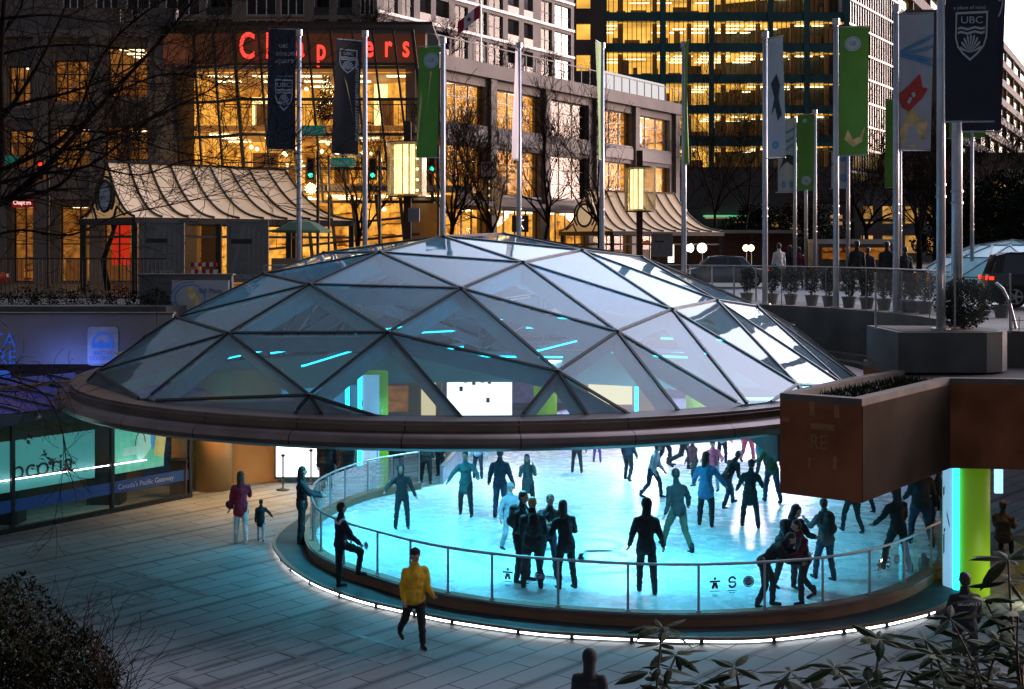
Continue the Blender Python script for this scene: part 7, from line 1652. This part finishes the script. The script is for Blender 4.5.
for k in range(15000):
    a = rnd.uniform(0, 6.28); rr = rnd.uniform(0, 1) ** .5; x = -3.35 + math.cos(a) * rr * .9; y = 8.3 + math.sin(a) * rr * .5; hmax = (.86 + .08 * math.sin(x * 9)) * max(.1, 1 - ((x + 3.35) / .98) ** 2); z = 3.85 + hmax * (1 - rnd.random() ** 2.2 * .9)
    aa = Vector((rnd.gauss(0, 1), rnd.gauss(0, 1), rnd.gauss(.2, 1))).normalized(); bb = aa.cross(Vector((rnd.gauss(0, 1), rnd.gauss(0, 1), 1))).normalized(); s = rnd.uniform(.02, .05); p = Vector((x, y, z))
    c.add([p, p + aa * s * .5 + bb * s * .2, p + aa * s, p + aa * s * .5 - bb * s * .2], [(0, 1, 2, 3)])
c.build('foliage', m_nl, bu)
# long leaved shrubs at the bottom right, each a plant in a trough below the frame
def leafy(base, tips, label, seed, ls=.17):
    rnd = random.Random(seed); t = thing('leafy_shrub', label, 'shrub', base, 0, 'long leaved shrubs in the near planter'); st = MB(); lf = MB()
    for tip in tips:
        tip = Vector(tip); b = Vector(base) + Vector((rnd.uniform(-.1, .1), rnd.uniform(-.1, .1), 0)); mid = b.lerp(tip, .5) + Vector((rnd.gauss(0, .06), rnd.gauss(0, .06), .05)); pts = catmull([b, mid, tip], 6); st.tube(pts, [.009 - .005 * i / len(pts) for i in range(len(pts))], 5, caps=False)
        whorls = [len(pts) - 1, len(pts) - 3] + ([len(pts) - 5] if rnd.random() < .6 else [])
        for wi, i in enumerate(whorls):
            n = rnd.randint(5, 8) if wi == 0 else rnd.randint(3, 5)
            for k in range(n):
                a = 2 * math.pi * k / n + rnd.uniform(-.3, .3); o = Vector((math.cos(a), math.sin(a), rnd.uniform(-.25, .55))).normalized(); s = ls * rnd.uniform(.6, 1.15); side = o.cross(Vector((0, 0, 1))).normalized(); side = (side + Vector((0, 0, rnd.uniform(-.5, .5)))).normalized()
                w = s * .15; p = pts[i]; dr = Vector((0, 0, -s * rnd.uniform(.1, .4))); up = o.cross(side).normalized() * w * .35
                P = lambda f_: p + o * s * f_ + dr * f_ * f_
                vs = []
                for f_, ww in ((.06, .12), (.25, .75), (.5, 1), (.75, .72), (1.0, .04)): vs += [P(f_) - side * w * ww + up * ww, P(f_) , P(f_) + side * w * ww + up * ww]
                fs = []
                for q in range(4): fs += [(q * 3, q * 3 + 1, q * 3 + 4, q * 3 + 3), (q * 3 + 1, q * 3 + 2, q * 3 + 5, q * 3 + 4)]
                lf.add(vs, fs)
    st.build('stems', m_twig, t); lf.build('leaves', m_leafn, t)
rnd = random.Random(17)
def tips(lst, d): return [D(x, y, d + rnd.uniform(-.35, .35)) for x, y in lst]
pb = 4.55
leafy((.70, 6.0, pb), tips([(662, 628), (676, 655), (650, 672)], 6.0), 'small leafy shrub standing alone, leftmost of the near plants', 1)
leafy((1.0, 6.3, pb), tips([(735, 668), (722, 690), (700, 684)], 6.2), 'low leafy shrub second from the left along the bottom', 2, .15)
leafy((1.4, 6.1, pb), tips([(790, 672), (812, 690), (835, 668), (850, 690)], 6.1), 'leafy shrub in the middle of the near planting', 3)
leafy((1.85, 6.3, pb), tips([(880, 640), (905, 670), (868, 682), (925, 640), (900, 690)], 6.3), 'leafy shrub below the right end of the rink', 4)
leafy((2.15, 6.0, pb), tips([(950, 618), (935, 655), (975, 660), (960, 690)], 6.0), 'leafy shrub whose tips cross the security guard', 5)
leafy((2.5, 6.2, pb), tips([(1008, 560), (985, 600), (1018, 612), (1000, 645), (1022, 660), (985, 680), (1012, 690)], 6.1), 'tallest leafy shrub at the bottom right corner', 6, .19)
leafy((2.9, 6.4, pb), tips([(1035, 580), (1048, 620), (1030, 650), (1040, 680)], 6.3), 'leafy shrub cut off by the right edge', 7, .19)
leafy((2.3, 6.7, pb), tips([(940, 672), (915, 688), (965, 640), (1000, 672), (975, 690)], 6.7), 'leafy shrub filling the back of the planting, right', 8)
np_ = thing('near_planter', 'concrete planter carrying the long leaved shrubs below the picture edge', 'planter', (1.9, 6.3, 4.0)); MB().box((2.0, 6.35, 4.28), (3.6, 1.3, .5)).build('body', m_conc, np_); MB().box((2.0, 6.35, 4.54), (3.3, 1.0, .02)).build('soil', m_soil, np_)
struct(MB().box((0, 6.2, 1.85), (30, 6.0, 3.7)).build('near_terrace', m_concd))
# ---- note: the terrace is the raised walk the picture is taken from
# ================================================================ LIGHTS
def lamp(kind, name, loc, col, e, size=None, rot_=None, spread=None, **k):
    l = bpy.data.lights.new(name, kind); l.color = col; l.energy = e
    if kind == 'AREA': l.shape = 'RECTANGLE'; l.size, l.size_y = size
    elif size is not None and kind != 'SUN': l.shadow_soft_size = size
    if spread and kind == 'AREA': l.spread = R(spread)
    if kind == 'SPOT': l.spot_size = R(spread or 120); l.spot_blend = .5
    o = bpy.data.objects.new(name, l); COL.objects.link(o); o.location = loc; o.rotation_euler = rot_ or (0, 0, 0)
    return o
CY = (.08, .68, 1.0)
for x, y, e in ((-3.4, 28.8, 190), (.2, 26.6, 210), (3.6, 26.6, 210), (6.4, 28.6, 200)): lamp('AREA', 'rink_floodlight', (x, y + .5, 3.3), (.10, .68, 1.0), e * .85, (1.0, .4), spread=138)
for x, y in ((-4.5, 33), (1, 30), (1.5, 37), (5.5, 33)): lamp('AREA', 'dome_fill', (x, y, 3.1), (.04, .52, 1.0), 120, (1.4, .3), (R(180), 0, 0), spread=160)  # unseen lamps added to give ribs and glass a milky blue glow
for x, y, e in ((-3, 32, 130), (2, 31, 140), (6.2, 31.5, 140), (-1.5, 37, 200), (3.5, 36, 190), (8, 36, 190)): lamp('AREA', 'rink_floodlight', (x, y, 3.35), CY if y < 35 else (.22, .72, 1.0), e, (1.0, .5), spread=150)
for x, y, e in ((2, 43.5, 210), (8, 43, 240), (5, 48.5, 330), (10.5, 49, 220), (.5, 49, 110)): lamp('AREA', 'ceiling_floodlight', (x, y, 3.2), (.85, .72, 1.0), e * 1.7, (1.6, .8))
for x, y, e in ((3, 40, 170), (7.5, 40, 170)): lamp('AREA', 'ceiling_floodlight', (x, y, 3.25), (.55, .70, 1.0), e, (1.6, .8))
lamp('AREA', 'lobby_ceiling_light', (-7.6, 35.7, 3.2), (1, .50, .14), 120, (1.0, 1.0), spread=140); lamp('AREA', 'lobby_ceiling_light', (-6.0, 36.2, 3.2), (1, .6, .25), 40, (1, 1), spread=110)
lamp('AREA', 'concourse_light', (11.3, 29.0, 2.5), (1, .65, .35), 18, (.8, .8))
lamp('AREA', 'pillar_uplight', (10.2, 25.2, .3), (1, .95, .6), 14, (.3, .3), (R(60), 0, R(25)))
lamp('AREA', 'parapet_light', (-13.6, 39.1, 3.4), (.10, .22, 1), 26, (1.6, .15), (R(65), 0, 0)); lamp('AREA', 'parapet_light', (-17.5, 38.9, 3.45), (.10, .22, 1), 9, (3.5, .15), (R(65), 0, 0))
lamp('POINT', 'canopy_lamp', P1_(5.5, 2.2, 7.6), (1, .6, .25), 60, .2); lamp('POINT', 'canopy_lamp', P2_(4.5, 2.2, 7.4), (1, .65, .3), 60, .2)
lamp('POINT', 'storefront_lamp', (-11, 60, 9.8), (1, .62, .25), 900, .3)
lamp('AREA', 'shopfront_tube_light', tuple(SF(3.5, .9, 2.4)), (.4, .9, .8), 14, (4, .2), (0, 0, math.atan2(sd.y, sd.x)))
# ================================================================ WORLD, SUN, CAMERA
w = bpy.data.worlds.new('World'); SC.world = w; w.use_nodes = True; nt = w.node_tree; nt.nodes.clear()
out = nt.nodes.new('ShaderNodeOutputWorld'); bg = nt.nodes.new('ShaderNodeBackground'); sk = nt.nodes.new('ShaderNodeTexSky'); sk.sky_type = 'NISHITA'; sk.sun_disc = False
SUN_EL, SUN_AZ = 2.0, 68.0       # azimuth measured from the view direction (+Y) towards +X
sk.sun_elevation = R(SUN_EL); sk.sun_rotation = R(SUN_AZ); sk.air_density = 1.2; sk.dust_density = 2.2; sk.ozone_density = 3.0; sk.altitude = 50
hs = nt.nodes.new('ShaderNodeHueSaturation'); hs.inputs['Saturation'].default_value = .45; nt.links.new(sk.outputs[0], hs.inputs['Color'])
tn = nt.nodes.new('ShaderNodeMix'); tn.data_type = 'RGBA'; tn.blend_type = 'MULTIPLY'; tn.inputs[0].default_value = 1; nt.links.new(hs.outputs[0], tn.inputs[6])
nt.links.new(tn.outputs[2], bg.inputs[0]); bg.inputs[1].default_value = .62
geo = nt.nodes.new('ShaderNodeTexCoord'); dt = nt.nodes.new('ShaderNodeVectorMath'); dt.operation = 'DOT_PRODUCT'; nt.links.new(geo.outputs['Generated'], dt.inputs[0]); dt.inputs[1].default_value = (math.sin(R(40)) * .92, math.cos(R(40)) * .92, .38)
mr_ = nt.nodes.new('ShaderNodeMapRange'); mr_.interpolation_type = 'SMOOTHERSTEP'; nt.links.new(dt.outputs['Value'], mr_.inputs[0]); mr_.inputs[1].default_value = .52; mr_.inputs[2].default_value = 1.02; mr_.inputs[3].default_value = .33; mr_.inputs[4].default_value = 6.0; tm = nt.nodes.new('ShaderNodeMapRange'); tm.inputs[1].default_value = .3; tm.inputs[2].default_value = 1.6; nt.links.new(mr_.outputs[0], tm.inputs[0]); tc2 = nt.nodes.new('ShaderNodeMix'); tc2.data_type = 'RGBA'; nt.links.new(tm.outputs[0], tc2.inputs[0]); tc2.inputs[6].default_value = (.92, .90, .98, 1); tc2.inputs[7].default_value = (1.06, .95, .98, 1); nt.links.new(tc2.outputs[2], tn.inputs[7]); nt.links.new(mr_.outputs[0], bg.inputs[1])
nt.links.new(bg.outputs[0], out.inputs[0])
s = bpy.data.lights.new('low_sun', 'SUN'); s.energy = .06; s.angle = R(10); s.color = (1, .72, .6); so = bpy.data.objects.new('low_sun', s); COL.objects.link(so)
el = R(6); az = R(SUN_AZ); dv = Vector((math.sin(az) * math.cos(el), math.cos(az) * math.cos(el), math.sin(el))); so.rotation_euler = dv.to_track_quat('Z', 'Y').to_euler()
cam = bpy.data.cameras.new('camera'); co = bpy.data.objects.new('camera', cam); COL.objects.link(co); co.location = (0, 0, EYE); co.rotation_euler = (R(90), 0, 0)
cam.sensor_width = 36; cam.lens = F / 1024 * 36; cam.shift_y = -(344.5 - HZ) / 1024; cam.clip_start = .1; cam.clip_end = 4000; SC.camera = co
SC.view_settings.view_transform = 'Standard'; SC.view_settings.look = 'None'; SC.view_settings.exposure = 0
bpy.data.objects.remove(_to)
SC.cycles.max_bounces = 10; SC.cycles.transparent_max_bounces = 24; SC.cycles.glossy_bounces = 4; SC.cycles.diffuse_bounces = 3; SC.cycles.sample_clamp_indirect = 4
